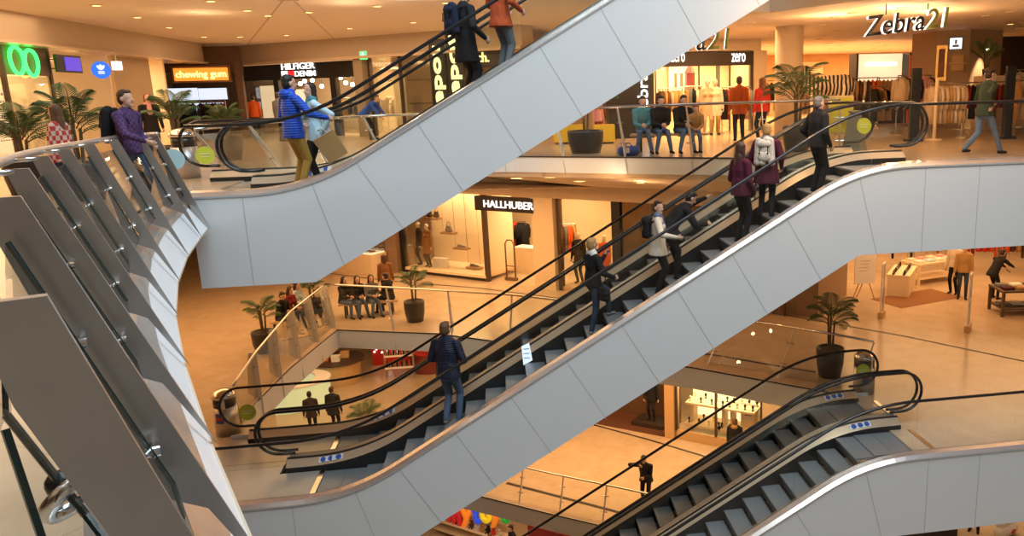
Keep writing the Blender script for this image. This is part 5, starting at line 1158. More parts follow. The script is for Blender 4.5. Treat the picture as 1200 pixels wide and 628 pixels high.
p = at_h(577, 300, 2.2); t = thing('shelf_unit', 'tall dark shelf unit at the left of the doorway', 'shelf', V((p.x, p.y, F1)), WA); mb = MB(); mb.box((0, .16, 1.3), (.5, .04, 2.6)); mb.build('back', DARKB, t, keep=True)
for k in range(5): mb = MB(); mb.box((0, 0, .3+k*.5), (.5, .34, .04)); mb.build('shelf', WOOD, t, keep=True)
mb = MB(); hbox(mb, hd1+.06, hc1, F1, zs, -.25, .3); struct(mb, 'wall_cream_pier', CREAM)
# right hand window with mannequins, then dark glazed wall
hr0, hr1, hr2 = hc1+.05, hu(719, 290), hu(729, 290)
t = thing('storefront', 'right shop window with a black mannequin behind the riders', 'shop front', hp((hr0+hr1)/2, F1))
hbox(MB(), hr0, hr0+.12, F1, zs, -.1, .1).build('frame_post', MULL, t); hbox(MB(), hr1, hr2, F1, zs, -.1, .1).build('frame_post', BLK, t); hbox(MB(), hr0+.14, hr1-.02, F1+.1, zs, -.007, .007).build('window_pane', GLASSS, t); hbox(MB(), hr0, hr1, F1, F1+.14, -.05, 2.4).build('window_floor', WOODL, t)
def pw2(x, y, o): p = at_h(x, y, o); return V((p.x, p.y, F1+.14))
mannequin('black dressed mannequin in the right shop window', pw2(680, 330, .7), 235, 'black', 'black', hem=.6, H=1.85)
mannequin('mannequin in an orange print blouse behind the blonde rider', pw2(710, 330, .8), 230, 'orange', 'brown', hem=.7, wom=True, H=1.8)
rail(hp(hu(656, 300, 2.2), 0, 2.2)[:2], hp(hu(676, 300, 2.6), 0, 2.6)[:2], 1.95, 'clothes rail with an orange coat at the left of the right shop window', [('coat', c) for c in ('black', 'brown', 'grey', 'orange', 'orange', 'tan')], 'the rail in the right shop window', 'coats in the right shop window', base=F1)
mb = MB(); hbox(mb, hr1+.3, hr1+.4, F1, zs, .1, 4.4); struct(mb, 'wall_window_side', CREAML)
t = thing('glazed_wall', 'dim glazed wall of tall panes right of the black mannequin', 'glazing', hp(hr2+2, F1))
for k in range(5):
    a = hr2+.05+k*1.15; hbox(MB(), a, a+1.1, F1+.05, zs, -.01, .01).build('pane', pm('bronze mirror glass', (.22, .15, .09), .12, metal=.7), t)
    hbox(MB(), a+1.1, a+1.15, F1, zs, -.04, .04).build('mullion', MULL, t)
mannequin('black dressed mannequin at the right end behind the woman in white', V((*hp(hu(757, 290, -.5), 0, -.45)[:2], F1)), 250, 'black', 'black', hem=.7)
# left: lit jewellery counter and stone pier
hbox(mb := MB(), W0+.1, hw0-.22, F1, zs, -.3, .4); struct(mb, 'wall_stone_pier', STONEB)
p = at_h(420, 305, -.75); t = thing('display_counter', 'cream display counter with lit glass top left of the shop window', 'counter', V((p.x, p.y, F1)), WA)
mb = MB(); mb.box((0, 0, .42), (2.4, .8, .84)); mb.build('body', CREAM, t, keep=True); mb = MB(); mb.box((0, 0, .86), (2.3, .7, .05)); mb.build('lit_top', ECREAM, t, keep=True); mb = MB(); mb.box((0, 0, 1.02), (2.3, .7, .26)); mb.build('glass_case', GLASS, t, keep=True)
for k in range(7): mb = MB(); mb.box((-.9+k*.3, -.05, .91), (.18, .2, .05)); mb.build('tray', (WOOD, BLK)[k % 2], t, keep=True)
mb = MB(); mb.prism([(-12.2, 5, F1), (-12.2, 31, F1), (-12.3, 31, F1), (-12.3, 5, F1)], (0, 0, 4.6)); struct(mb, 'wall_corridor_left', CREAM)
# ---------------------------------------------------------------- middle floor, right: open clothes store
a_, b_, c_, = at_z(932, 370, F1), at_z(958, 373, F1), at_z(992, 346, F1)
mb = MB(); mb.prism([a_, b_, c_, c_ + (a_-b_)], (0, 0, 4.2)); struct(mb, 'wall_pillar_middle', STONEB)
def tracks(name, pts, z, w=.09):
    mb = MB(); 
    A_ = [V((p.x, p.y, z+.004)) for p in pts]; B_ = []
    for i, p in enumerate(A_):
        d = (A_[min(i+1, len(A_)-1)]-A_[max(0, i-1)]).normalized(); B_.append(p + V((-d.y, d.x, 0))*w)
    mb.strip(A_, B_); return struct(mb, name, DARKLINE)
tracks('trim_10', [at_z(880, 362, F1), at_z(905, 367, F1), at_z(1060, 394.5, F1), at_z(1200, 424, F1), at_z(1260, 438, F1)], F1)
tracks('trim_11', [at_z(380, 320, F1), at_z(450, 329, F1), at_z(560, 338, F1), at_z(640, 348, F1), at_z(700, 356, F1)], F1, .1)
tracks('trim_12', [at_z(800, 413, F1), at_z(838, 417, F1), at_z(900, 428, F1), at_z(955, 437, F1)], F1, .12)
tracks('trim_13', [at_z(592, 567, F0), at_z(680, 590, F0), at_z(740, 606, F0)], F0, .14)
tracks('trim_14', [at_z(690, 497, F0), at_z(760, 516, F0), at_z(840, 540, F0)], F0, .1)
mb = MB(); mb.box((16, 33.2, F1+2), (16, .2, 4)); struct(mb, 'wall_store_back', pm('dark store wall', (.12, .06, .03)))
p = at_z(1012, 352, F1); t = thing('easel', 'white notice board on a pale wooden easel in the open store entrance', 'easel', p)
pa, pb = at_y(1001, 333, p.y), at_y(1026, 303, p.y)
mb = MB(); mb.box(((pa.x+pb.x)/2, p.y, (pa.z+pb.z)/2+.1), (pb.x-pa.x, .04, pb.z-pa.z+.2)); mb.build('board', PAPER, t)
mb = MB()
for k in range(4): mb.box(((pa.x+pb.x)/2 - .02*k, p.y-.024, pb.z-.05-.11*k), (.34-.05*(k % 2), .006, .018))
mb.build('print', pm('faint grey print', (.5, .45, .42)), t)
for dx, dy in ((-.36, 0), (.36, 0), (0, .5)): mb = MB(); mb.tube([V(((pa.x+pb.x)/2+dx*.4, p.y+.03, pa.z+.1)), V(((pa.x+pb.x)/2+dx*1.1, p.y+dy+.03, F1))], .02, 6); mb.build('leg', WOODL, t)
for x, y, l_ in ((1033, 372, 'clear security gate on a wooden foot beside the easel'), (1134, 388, 'clear security gate on a wooden foot near the right edge')):
    p = at_z(x, y, F1); t = thing('security_gate', l_, 'security gate', p, .9)
    mb = MB(); mb.box((0, 0, .86), (.36, .02, 1.6)); mb.build('panel', GLASS, t, keep=True)
    for s in (-1, 1): mb = MB(); mb.cyl((s*.19, 0, .1), (s*.19, 0, 1.68), .022, None, 8); mb.build('side_rail', PAPER, t, keep=True)
    mb = MB(); mb.cyl((-.19, 0, 1.68), (.19, 0, 1.68), .03, None, 8); mb.cyl((-.19, 0, .95), (.19, 0, .95), .012, None, 8); mb.build('crossbar', PAPER, t, keep=True); mb = MB(); mb.box((0, 0, .1), (.46, .14, .2)); mb.build('foot', WOODL, t, keep=True)
def folded(loc, rz, col, label, group):
    mb = MB(); mb.box((0, 0, .03), (.34, .28, .05)); mb.box((.0, .02, .06), (.3, .24, .03)); o = mb.build('folded_garment', cm(col)); o.location = loc; o.rotation_euler = (0, 0, rz); return tag(o, label, 'folded garment', group)
def table(loc, rz, L, w, h, label, m=CREAM, boxy=False):
    t = thing('display_table', label, 'table', loc, rz)
    mb = MB(); mb.box((0, 0, h-.03), (L, w, .06)); mb.build('top', m, t, keep=True)
    if boxy: mb = MB(); mb.box((0, 0, (h-.06)/2), (L-.04, w-.04, h-.06)); mb.build('body', m, t, keep=True)
    else:
        for sx in (-1, 1):
            for sy in (-1, 1): mb = MB(); mb.box((sx*(L/2-.05), sy*(w/2-.05), (h-.06)/2), (.08, .08, h-.06)); mb.build('leg', m, t, keep=True)
        mb = MB(); mb.box((0, 0, .22), (L-.1, w-.1, .04)); mb.build('lower_shelf', m, t, keep=True)
    return t
p = at_z(1052, 344, F1)
table(p + V((.25, .25, 0)), .95, 1.7, .75, .75, 'boxy cream display table with dark shoes on top', CREAML, True)
for k in range(10): q = p + V((.25, .25, 0)) + M.Rotation(.95, 3, 'Z') @ V((-.7+.33*(k//2), -.17+.34*(k % 2), .752)); shoe(q, .95+PI/2, ('black', 'brown', 'grey')[k % 3], '%s shoe in the rows on the boxy cream display table' % ('black', 'brown', 'grey')[k % 3], 'shoes on the boxy display table')
p2_ = at_z(1092, 342, F1) + V((.75, 1.5, 0))
table(p2_, .25, 1.9, .9, .78, 'pale display table with folded pale clothes beside the mannequin legs', CREAML)
for k in range(8): folded(p2_ + M.Rotation(.25, 3, 'Z') @ V((-.7+.44*(k // 2), -.2+.4*(k % 2), .782)), .25, ('white', 'cream', 'paleblue', 'pink')[k % 4], '%s folded garment on the pale display table' % ('white', 'cream', 'pale blue', 'pink')[k % 4], 'folded clothes on the pale display table')
mb = MB(); q = at_z(1072, 352, F1); 
t = thing('rug', 'brown rug lying between the two display tables', 'rug', (q.x, q.y, F1)); mb.box((q.x+.2, q.y+.25, F1+.008), (2.6, 1.3, .016), .3); mb.build('carpet', pm('brown rug', (.25, .11, .04), .9), t); mb = MB(); mb.box((q.x+.2, q.y+.25, F1+.005), (2.7, 1.4, .01), .3); mb.build('border', WOOD, t)
mannequin('mannequin in a cream jacket and dark trousers, left of the clear gate', at_z(1117, 344, F1), 215, 'cream', 'black', hem=.86)
mannequin('mannequin in a tan jacket and dark jeans by the right clear gate', at_z(1127, 350, F1), 240, 'tan', 'darkjeans', hem=.84)
p3 = at_z(1195, 372, F1); table(p3 + V((.5, .5, 0)), -.15, 1.9, 1.0, .8, 'dark display table with folded clothes at the right edge', pm('dark table', (.10, .06, .04)))
for k in range(8): folded(p3 + V((.5, .5, 0)) + M.Rotation(-.15, 3, 'Z') @ V((-.7+.44*(k // 2), -.25+.42*(k % 2), .802)), -.15, ('burgundy', 'grey', 'tan', 'white')[k % 4], '%s folded garment on the dark display table' % ('burgundy', 'grey', 'tan', 'white')[k % 4], 'folded clothes on the dark display table')
for k in range(4): folded(p3 + V((.5, .5, 0)) + M.Rotation(-.15, 3, 'Z') @ V((-.7+.44*k, .0, .262)), -.15, ('grey', 'white', 'tan', 'grey')[k], '%s folded garment on the lower shelf of the dark display table' % ('grey', 'white', 'tan', 'grey')[k], 'folded clothes on the lower shelf')
for x, y, n_, l_, cols in ((1040, 318, 8, 'rail of dark trousers behind the easel', ('black', 'darkjeans', 'brown')), (1090, 312, 9, 'rail of pale jackets at the back of the open store', ('cream', 'tan', 'white')), (1150, 318, 9, 'rail of reddish jackets at the back of the open store', ('maroon', 'orange', 'red')), (1195, 318, 9, 'rail of dark coats at the back right of the open store', ('black', 'brown', 'tan'))):
    q = at_z(x, y, F1); rail((q.x-.8, q.y+.3), (q.x+.9, q.y-.3), 1.55, l_, seq(n_, ('jacket', 'trousers'), cols), 'the ' + l_.replace(' of the open store', ''), 'clothes on the ' + l_, base=F1)
# ---------------------------------------------------------------- lower floor
def l0(x, y): return at_z(x, y, F0)
j0, j1 = l0(781, 511), l0(852, 524.5); jd = (j1-j0); jd.z = 0; jd.normalize(); jn = V((-jd.y, jd.x, 0))
def jp(u, z, o=0.0): q = j0 + jd*u + jn*o; return V((q.x, q.y, z))
def ju(x, y, o=0.0):
    d = ray(x, y); q = j0 + jn*o; r = CAM + d*((q-CAM).dot(jn)/d.dot(jn)); return (r-j0).dot(jd), r.z
def jbox(mb, u0, u1, z0, z1, o0, o1): mb.prism([jp(u0, z0, o0), jp(u1, z0, o0), jp(u1, z0, o1), jp(u0, z0, o1)], (0, 0, z1-z0)); return mb
ua, ub, uc, ud = ju(781, 500)[0], ju(793, 490)[0], ju(839, 490)[0], ju(878, 480)[0]
mb = MB(); jbox(mb, -9, 7, F0, F0+3.6, 3.2, 3.3); jbox(mb, ud+.5, ud+3, F0, F0+4, -.1, .3); struct(mb, 'wall_shops_lower', CREAM)
mb = MB(); jbox(mb, -9, 7, F0+3.4, F0+4.5, -.1, .2); jbox(mb, -9, 7, F0+3.4, F0+3.45, .2, 3.3); struct(mb, 'trim_15', BULK)
mb = MB(); jbox(mb, ua, ub-.05, F0, F0+3.4, -.15, .35); struct(mb, 'wall_shop_pier', WOODL)
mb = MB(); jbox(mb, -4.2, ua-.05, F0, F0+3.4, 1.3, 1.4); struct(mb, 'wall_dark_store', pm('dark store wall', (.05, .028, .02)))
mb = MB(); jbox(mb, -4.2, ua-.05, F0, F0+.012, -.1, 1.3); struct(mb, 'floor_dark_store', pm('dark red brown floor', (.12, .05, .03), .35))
t = thing('storefront', 'jewellery shop window with gold lit showcases on the lowest floor', 'shop front', jp((ub+ud)/2, F0))
z0 = ju(830, 506)[1]; jbox(MB(), ub, ud+.5, F0, F0+.34, -.05, .1).build('plinth', WOODL, t)
for a, b in ((ub+.05, uc-.03), (uc+.03, ud+.4)): jbox(MB(), a, b, F0+.36, F0+3.3, -.007, .007).build('window_pane', GLASSS, t)
for u in (ub, uc, ud+.45): jbox(MB(), u-.035, u+.035, F0+.3, F0+3.4, -.05, .05).build('mullion', MULL, t)
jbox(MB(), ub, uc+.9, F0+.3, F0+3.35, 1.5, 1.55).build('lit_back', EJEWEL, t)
area('lamp_jewellery', tuple(jp((ub+ud)/2, F0+3.2, .8)), 3.0, 1.0, 130, (1, .75, .4), (0, 0, math.atan2(jd.y, jd.x)))
jbox(MB(), ju(841, 465)[0], ju(866, 465)[0], F0+1.5, F0+3.3, 1.4, 1.48).build('dark_panel', DARKB, t)
for k, (u, z, w_) in enumerate(((ub+.95, F0+1.25, 1.5), (uc+.75, F0+1.25, 1.1), (ub+.85, F0+.42, 1.4), (uc+.5, F0+.42, 1.2))):
    s_ = thing('showcase', ('upper left cream showcase shelf with black bust stands', 'upper right cream showcase shelf with black bust stands', 'lower left cream showcase with watch stands', 'lower right cream showcase with watch stands')[k], 'showcase', jp(u, z, .7))
    jbox(MB(), u-w_/2, u+w_/2, z, z+.07, .3, 1.3).build('tray', CREAML, s_)
    if k < 2: jbox(MB(), u-w_/2+.1, u-w_/2+.2, F0+.3, z, .6, 1.0).build('leg', CREAM, s_); jbox(MB(), u+w_/2-.2, u+w_/2-.1, F0+.3, z, .6, 1.0).build('leg', CREAM, s_)
    for q in range(8):
        uu = u - w_/2 + .12 + (w_-.24)*(q % 4)/3; oo = .5 + .45*(q // 4)
        bt = MB(); bt.lathe((0, 0, 0), [(.05, 0), (.05, .015), (.015, .03), (.045, .12), (.05, .17), (.02, .2)], 10); o = bt.build('jewellery_stand', BLK if (q*3+k) % 4 else CREAML, None, True); o.location = jp(uu, z+.07, oo); tag(o, 'small %s jewellery stand on the %s showcase' % ('black' if (q*3+k) % 4 else 'cream', ('upper left', 'upper right', 'lower left', 'lower right')[k]), 'jewellery stand', 'jewellery stands in the window')
t = thing('picture', 'white framed card with a small grey picture in the jewellery window', 'picture', jp(ju(878, 483, .9)[0], F0+1.3, .9)); u_, z_ = ju(877.5, 483.5, .9); jbox(MB(), u_-.3, u_+.3, z_-.35, z_+.35, .9, .94).build('card', PAPER, t); jbox(MB(), u_-.14, u_+.14, z_-.12, z_+.14, .88, .9).build('image', GREYP, t)
jbox(MB(), u_-.3, u_+.3, F0+.3, z_-.35, .9, .94).build('support', CREAML, t)
q = l0(766, 500); mannequin('dark clothed mannequin at the doorway left of the jewellery window', V((q.x, q.y+.3, F0+.16)), 240, 'black', 'black', hem=.75)
mb = MB(); mb.box((q.x, q.y+.3, F0+.08), (1.3, .9, .16), math.atan2(jd.y, jd.x)); o = mb.build('plinth', DARKB); tag(o, 'low dark plinth under the doorway mannequin', 'plinth')
# kiosk and stands on the lower floor behind the escalator
q = l0(396, 470); t = thing('kiosk_counter', 'curved pale green lit counter with two people leaning at it', 'counter', q)
arc = [(q.x-2.2+1.2*math.cos(a)*1.6, q.y+.2+1.3*math.sin(a)) for a in [math.radians(d) for d in range(-75, 100, 12)]]
mb = MB(); inn = [(x*1.0-.5*math.cos(0), y) for x, y in arc]
mb.ribbon([V((x, y, F0)) for x, y in arc], [V((x, y, F0+1.0)) for x, y in arc], (-.5, 0, 0)); mb.build('front', em('pale green lit counter', (.85, 1, .55), .38), t); mb = MB(); mb.ribbon([V((x+.06, y, F0+1.0)) for x, y in arc], [V((x-.55, y, F0+1.0)) for x, y in arc], (0, 0, .06)); mb.build('worktop', PAPER, t)
q = l0(415, 445); t = thing('round_counter', 'round dark counter top with goods near the green poster', 'counter', V((q.x-.6, q.y, F0))); mb = MB(); mb.lathe((q.x-.6, q.y, F0), [(.9, 0), (1.0, 1.0)], 24); mb.build('body', WOODL, t); mb = MB(); mb.lathe((q.x-.6, q.y, F0+1.0), [(1.15, 0), (1.15, .06)], 24); mb.build('top', pm('dark worktop', (.06, .04, .035)), t)
for k, (dx, dy, c_) in enumerate(((-.5, -.2, ORNG), (0, -.4, PAPER), (.3, .1, WOODL))): bt = MB(); bt.box((0, 0, .12), (.35, .25, .24)); bt.box((0, 0, .25), (.37, .27, .03)); o = bt.build('goods_box', c_); o.location = (q.x-.6+dx, q.y+dy, F0+1.06); tag(o, ('orange', 'white', 'tan')[k] + ' box of goods on the round dark counter', 'box')
a_, b_ = at_y(383, 451, 36.0), at_y(404, 429, 36.0); t = thing('poster_stand', 'green and yellow poster stand behind the lit kiosk counter', 'poster stand', V(((a_.x+b_.x)/2, 36, F0))); mb = MB(); mb.box(((a_.x+b_.x)/2, 36, (a_.z+b_.z)/2), (b_.x-a_.x, .06, b_.z-a_.z)); mb.build('poster', pm('yellow green poster', (.42, .42, .06)), t)
mb = MB(); mb.box(((a_.x+b_.x)/2, 35.95, (a_.z+b_.z)/2+.18), ((b_.x-a_.x)*.8, .02, .16)); mb.box(((a_.x+b_.x)/2-.1, 35.95, (a_.z+b_.z)/2-.15), ((b_.x-a_.x)*.6, .02, .2)); mb.build('print', pm('pale print', (.7, .72, .5)), t); mb = MB(); mb.box(((a_.x+b_.x)/2, 36.05, (F0+a_.z)/2), (.08, .06, max(.1, a_.z-F0))); mb.box(((a_.x+b_.x)/2, 36, F0+.03), (.8, .5, .06)); mb.build('foot', MULL, t)
# red fronted cosmetics shop with a bottle rack
q = l0(470, 443); RY = q.y
t = thing('storefront', 'glossy red shop wall with pale sparkles behind the bottle rack', 'shop front', V((q.x, RY+2.2, F0))); a_, b_ = at_y(437, 420, RY+2.2), at_y(492, 395, RY+2.2); mb = MB(); mb.box(((a_.x+b_.x)/2, RY+2.2, F0+1.5), (b_.x-a_.x, .2, 3.0)); mb.build('panel', REDM, t)
for k in range(46): mb = MB(); mb.box((rnd.uniform(a_.x+.1, b_.x-.1), RY+2.09, F0+rnd.uniform(.4, 2.9)), (.09, .03, .09)); mb.build('lamp', EWHITE, t)  # wall sparkle drawn as scattered glowing squares, no lamp fittings
t = thing('bottle_rack', 'steel rack with two rows of dark bottles before the red shop wall', 'rack', V((q.x, RY, F0))); a_, b_ = at_y(453, 440, RY).x, at_y(486, 440, RY).x
for s in (a_, b_):
    for yy in (-.2, .2): mb = MB(); mb.cyl((s, RY+yy, F0), (s, RY+yy, F0+1.6), .025, None, 6); mb.build('upright', CHROME, t)
for z in (.55, 1.1): mb = MB(); mb.box(((a_+b_)/2, RY, F0+z), (b_-a_, .46, .04)); mb.build('shelf', PAPER, t)
for k in range(22):
    r, j = divmod(k, 11); mb = MB(); mb.lathe((0, 0, 0), [(.045, 0), (.045, .2), (.02, .25), (.02, .31)], 8); o = mb.build('bottle', (BLK, REDM, BLK, WOOD)[k % 4], None, True); o.location = (a_+.08+(b_-a_-.16)*j/10, RY-.05, F0+(.57, 1.12)[r]); tag(o, '%s bottle in the %s row of the steel rack' % (('black', 'red', 'black', 'brown')[k % 4], ('lower', 'upper')[r]), 'bottle', 'bottles on the steel rack')
q = l0(505, 432); t = thing('round_counter', 'dark red round counter right of the bottle rack', 'counter', q); mb = MB(); mb.lathe((q.x, q.y, F0), [(.85, 0), (.9, .95)], 24); mb.build('body', pm('dark red wood', (.20, .03, .015), .4), t); mb = MB(); mb.lathe((q.x, q.y, F0+.95), [(1.0, 0), (1.0, .06)], 24); mb.build('top', REDM, t)
q = l0(548, 420); t = thing('counter', 'bright red counter end beside the navy jacket man', 'counter', q); mb = MB(); mb.box((q.x, q.y, F0+.5), (1.5, .6, 1.0)); mb.build('body', REDM, t); mb = MB(); mb.box((q.x, q.y, F0+1.03), (1.6, .7, .06)); mb.build('worktop', PAPER, t)
# right, lower floor under the lowest escalator: dark cabinet, striped bag
q = l0(1178, 628); t = thing('shopping_bag', 'white paper shopping bag with red base by the dark boots', 'bag', V((q.x, q.y, F0)), .3); pr_ = Prims(); pr_.cone((-.2, 0, .22), (.2, 0, .22), .22, .22, 0, (0, 1, 0), .8); pr_.cone((-.2, 0, .5), (.16, 0, .55), .2, .16, 0, (0, 1, 0), .7); pr_.ell((.1, -.12, .2), (.14, .08, .1), 1); me = pr_.mesh(.02); pr_.paint_mats(me); me.materials.append(cm('white')); me.materials.append(REDM); bo = bpy.data.objects.new('bag_body', me); COL.objects.link(bo); bo.parent = t
mb = MB(); mb.tube([(.12*math.cos(a), 0, .7+.16*math.sin(a)) for a in [PI*k/8 for k in range(9)]], .012, 6); mb.build('handle', PAPER, t, keep=True)
q = l0(1084, 636); t = thing('cabinet', 'dark cabinet below the lowest escalator side', 'cabinet', V((q.x, q.y+.3, F0))); mb = MB(); mb.box((q.x, q.y+.3, F0+.6), (1.9, .6, 1.2)); mb.build('body', DARKB, t)
for s in (-.47, .47): mb = MB(); mb.box((q.x+s, q.y-.02, F0+.6), (.9, .03, 1.1)); dr_ = mb.build('door', BLK, t); mb = MB(); mb.cyl((q.x+s*.15, q.y-.05, F0+.55), (q.x+s*.15, q.y-.05, F0+.75), .012, None, 8); mb.build('handle', CHROME, dr_)
# basement: toy shop letters over a stocked display
off_ = -1.0
cols = dict(m=pm('dark red letter', (.4, .02, .02), emit=(.6, .02, .02), power=.5), y=pm('orange letter', (.85, .22, .02), emit=(1, .25, .02), power=.5), t=pm('blue letter', (.02, .07, .6), emit=(.03, .1, .9), power=.5), o=pm('yellow letter', (.85, .6, .02), emit=(1, .7, .02), power=.5), s=pm('green letter', (.02, .3, .04), emit=(.02, .5, .05), power=.4))
t = thing('toy_shop_sign', 'multicoloured rounded toy shop letters on the lowest level', 'sign', at_h(560, 612, off_))
for ch, x, key, w_ in (('m', 532, 'm', 13), ('y', 546.5, 'y', 12), ('t', 558, 't', 8), ('o', 569, 'o', 11), ('y', 581, 'y', 12), ('s', 592.5, 's', 9)):
    hgt = dz(x, 595, off_)-dz(x, 612, off_); yy = 604 + (3.5 if ch == 'y' else 0) - (2 if ch == 't' else 0)
    lettering('letter_' + ch, ch, at_h(x, yy, off_), HDV, hgt*(1.28 if ch in 'yt' else 1.0), cols[key], t, width=hu(x+w_*.55, 604, off_)-hu(x-w_*.55, 604, off_), ext=.06, off=.03)
mb = MB(); u_, z_ = hu(562, 604, off_), dz(562, 612, off_); hbox(mb, u_-1.6, u_+1.2, z_+.1, z_+.3, off_+.1, off_+.2); mb.build('backing', CREAM, t)
t = thing('display_shelf', 'pale toy display shelves below the colourful letters', 'shelf', hp(u_, FB, off_)); hbox(MB(), u_-2.4, u_+1.2, FB, z_-.1, off_+.4, off_+.5).build('back', CREAM, t)
for k in range(3): hbox(MB(), u_-2.4, u_+1.2, z_-.45-k*.4, z_-.41-k*.4, off_-.15, off_+.4).build('shelf', CREAML, t)
for k in range(12):
    u2 = u_-2.2+k*.28; mb = MB(); pr_ = Prims(); pr_.ell((0, 0, .1), (.09, .08, .1), 0); pr_.ell((0, 0, .24), (.075, .07, .075), 0)
    for s in (-1, 1): pr_.ell((s*.06, 0, .31), (.03, .02, .03), 0); pr_.cone((s*.08, 0, .16), (s*.13, -.05, .1), .03, .03, 0); pr_.cone((s*.05, -.04, .04), (s*.07, -.13, .03), .035, .035, 0)
    mb.bm.free(); me = pr_.mesh(.02); me.materials.append(cm(('brown', 'white', 'tan', 'black', 'red', 'cream')[k % 6])); o = bpy.data.objects.new('soft_toy', me); COL.objects.link(o); o.location = hp(u2, z_-.41, off_+.1); o.rotation_euler = (0, 0, WA); tag(o, '%s soft toy sitting on the shelf under the colourful letters' % ('brown', 'white', 'tan', 'black', 'red', 'cream')[k % 6], 'soft toy', 'soft toys under the letters')
q = at_h(652, 618, -2.5); t = thing('counter', 'dark red counter beside the lowest balustrade post', 'counter', V((q.x, q.y, FB))); mb = MB(); mb.box((q.x+.2, q.y, (FB+q.z)/2), (2.4, .8, q.z-FB), WA); mb.build('body', pm('dark red laminate', (.28, .02, .02), .4), t); mb = MB(); mb.box((q.x+.2, q.y, q.z+.03), (2.5, .9, .06), WA); mb.build('worktop', REDM, t)
mb = MB(); mb.prism([hp(-12, FB, 1.0), hp(9, FB, 1.0), hp(9, FB, 1.1), hp(-12, FB, 1.1)], (0, 0, 4.7)); struct(mb, 'wall_basement', CREAM)
# ---------------------------------------------------------------- stickers, notices
def lime(root, x, y, Y): mb = MB(); mb.disc(at_y(x, y, Y), (.05, -1, .1), .17, .006, 24); mb.m = 1; c = at_y(x, y, Y); mb.box(c+V((.0, -.012, .03)), (.2, .006, .02)); mb.box(c+V((.0, -.012, -.02)), (.16, .006, .02)); mb.build('round_sticker', [LIME, pm('pale lime text', (.75, .8, .45))], root)
lime(RA[1], 240.5, 182, 16.73); lime(RB[1], 1012.5, 147.5, 16.73); lime(RC[1], 1011, 435, 16.23); lime(RB[1], 290, 483, 16.73)
a_ = at_y(616.5, 413, 14.93); t = thing('notice', 'white paper notice standing on the middle escalator balustrade', 'notice', a_ - V((0, 0, .2))); mb = MB()
P4 = [at_y(611, 406, 14.93), at_y(620, 402, 14.93), at_y(624, 422, 14.93), at_y(613.5, 428, 14.93)]; mb.prism(P4, (0, .012, 0)); mb.build('sheet', EPOSTER, t); mb = MB(); c_ = sum(P4, V())/4  # paper sheet given a glow, its brightness comes from emission
for k in range(3): mb.box(c_ + V((0, -.006, .1-.09*k)), (.11, .006, .018))
mb.build('print', pm('pale blue print', (.45, .55, .7)), t)
# litter bins
def bin_(p, label, lab=True):
    t = thing('litter_bin', label, 'litter bin', p); mb = MB(); mb.lathe((0, 0, 0), [(.24, 0), (.24, .62)], 24); bd = mb.build('body', STEEL, t, True, keep=True); mb = MB(); mb.lathe((0, 0, .62), [(.22, 0), (.22, .2)], 24); mb.build('opening_band', BLK, t, True, keep=True)
    mb = MB(); mb.lathe((0, 0, .82), [(.245, 0), (.245, .06), (.16, .14), (.03, .17)], 24); mb.build('dome_lid', CHROME, t, True, keep=True)
    for a in (40, 160, 280): mb = MB(); mb.box((.225*math.cos(math.radians(a)), .225*math.sin(math.radians(a)), .72), (.03, .09, .22), math.radians(a)); mb.build('lid_post', CHROME, t, keep=True)
    if lab:
        mb = MB(); a0 = math.radians(-105); pts = [(math.cos(a0+k*.12)*.244, math.sin(a0+k*.12)*.244) for k in range(-3, 4)]; mb.strip([(x, y, .30) for x, y in pts], [(x, y, .52) for x, y in pts]); lb = mb.build('label', STICKB, bd, keep=True); mb = MB(); mb.strip([(x*1.01, y*1.01, .37) for x, y in pts[1:-1]], [(x*1.01, y*1.01, .44) for x, y in pts[1:-1]]); mb.build('label_stripe', REDM, bd, keep=True)
    return t
bin_(at_z(268, 507, F1), 'steel litter bin with blue label beside the curved balustrade'); bin_(at_z(1012, 459, F1), 'steel litter bin behind the lowest escalator landing, by the palm')
p = at_y(222, 218, 17.6); bin_(V((p.x, p.y, 0)), 'steel litter bin left of the uppermost escalator pair', False)
# ---------------------------------------------------------------- plants
def frond_mesh(L, n=18, droop=.5, w=.34):
    mb = MB(); pts = []
    for k in range(n+1):
        t = k/n; pts.append(V((L*t*(1-.15*t), 0, L*(.75*t - droop*1.25*t*t))))
    mb.m = 1; mb.tube(pts, [.012*(1-.7*k/n) for k in range(n+1)], 5); mb.m = 0
    for k in range(2, n+1):
        d = (pts[k]-pts[k-1]).normalized(); t = k/n; ll = L*w*math.sin(PI*min(1, .2+t*.8))**.6*(1.05-.35*t)
        for s in (-1, 1):
            a = (d*.75 + V((0, s*.85, -.1))).normalized(); b = pts[k]; tip = b + a*ll + V((0, 0, -.22*ll)); m = b + a*(ll*.5) + V((0, 0, .03)); e = d*(.009+.007*L)
            mb.face(mb._v([b-e*.4, m-e, tip, m+e, b+e*.4]))
    o = mb.build('f', [LEAF, STEM], recalc=False); me = o.data; bpy.data.objects.remove(o); return me
FR = {}
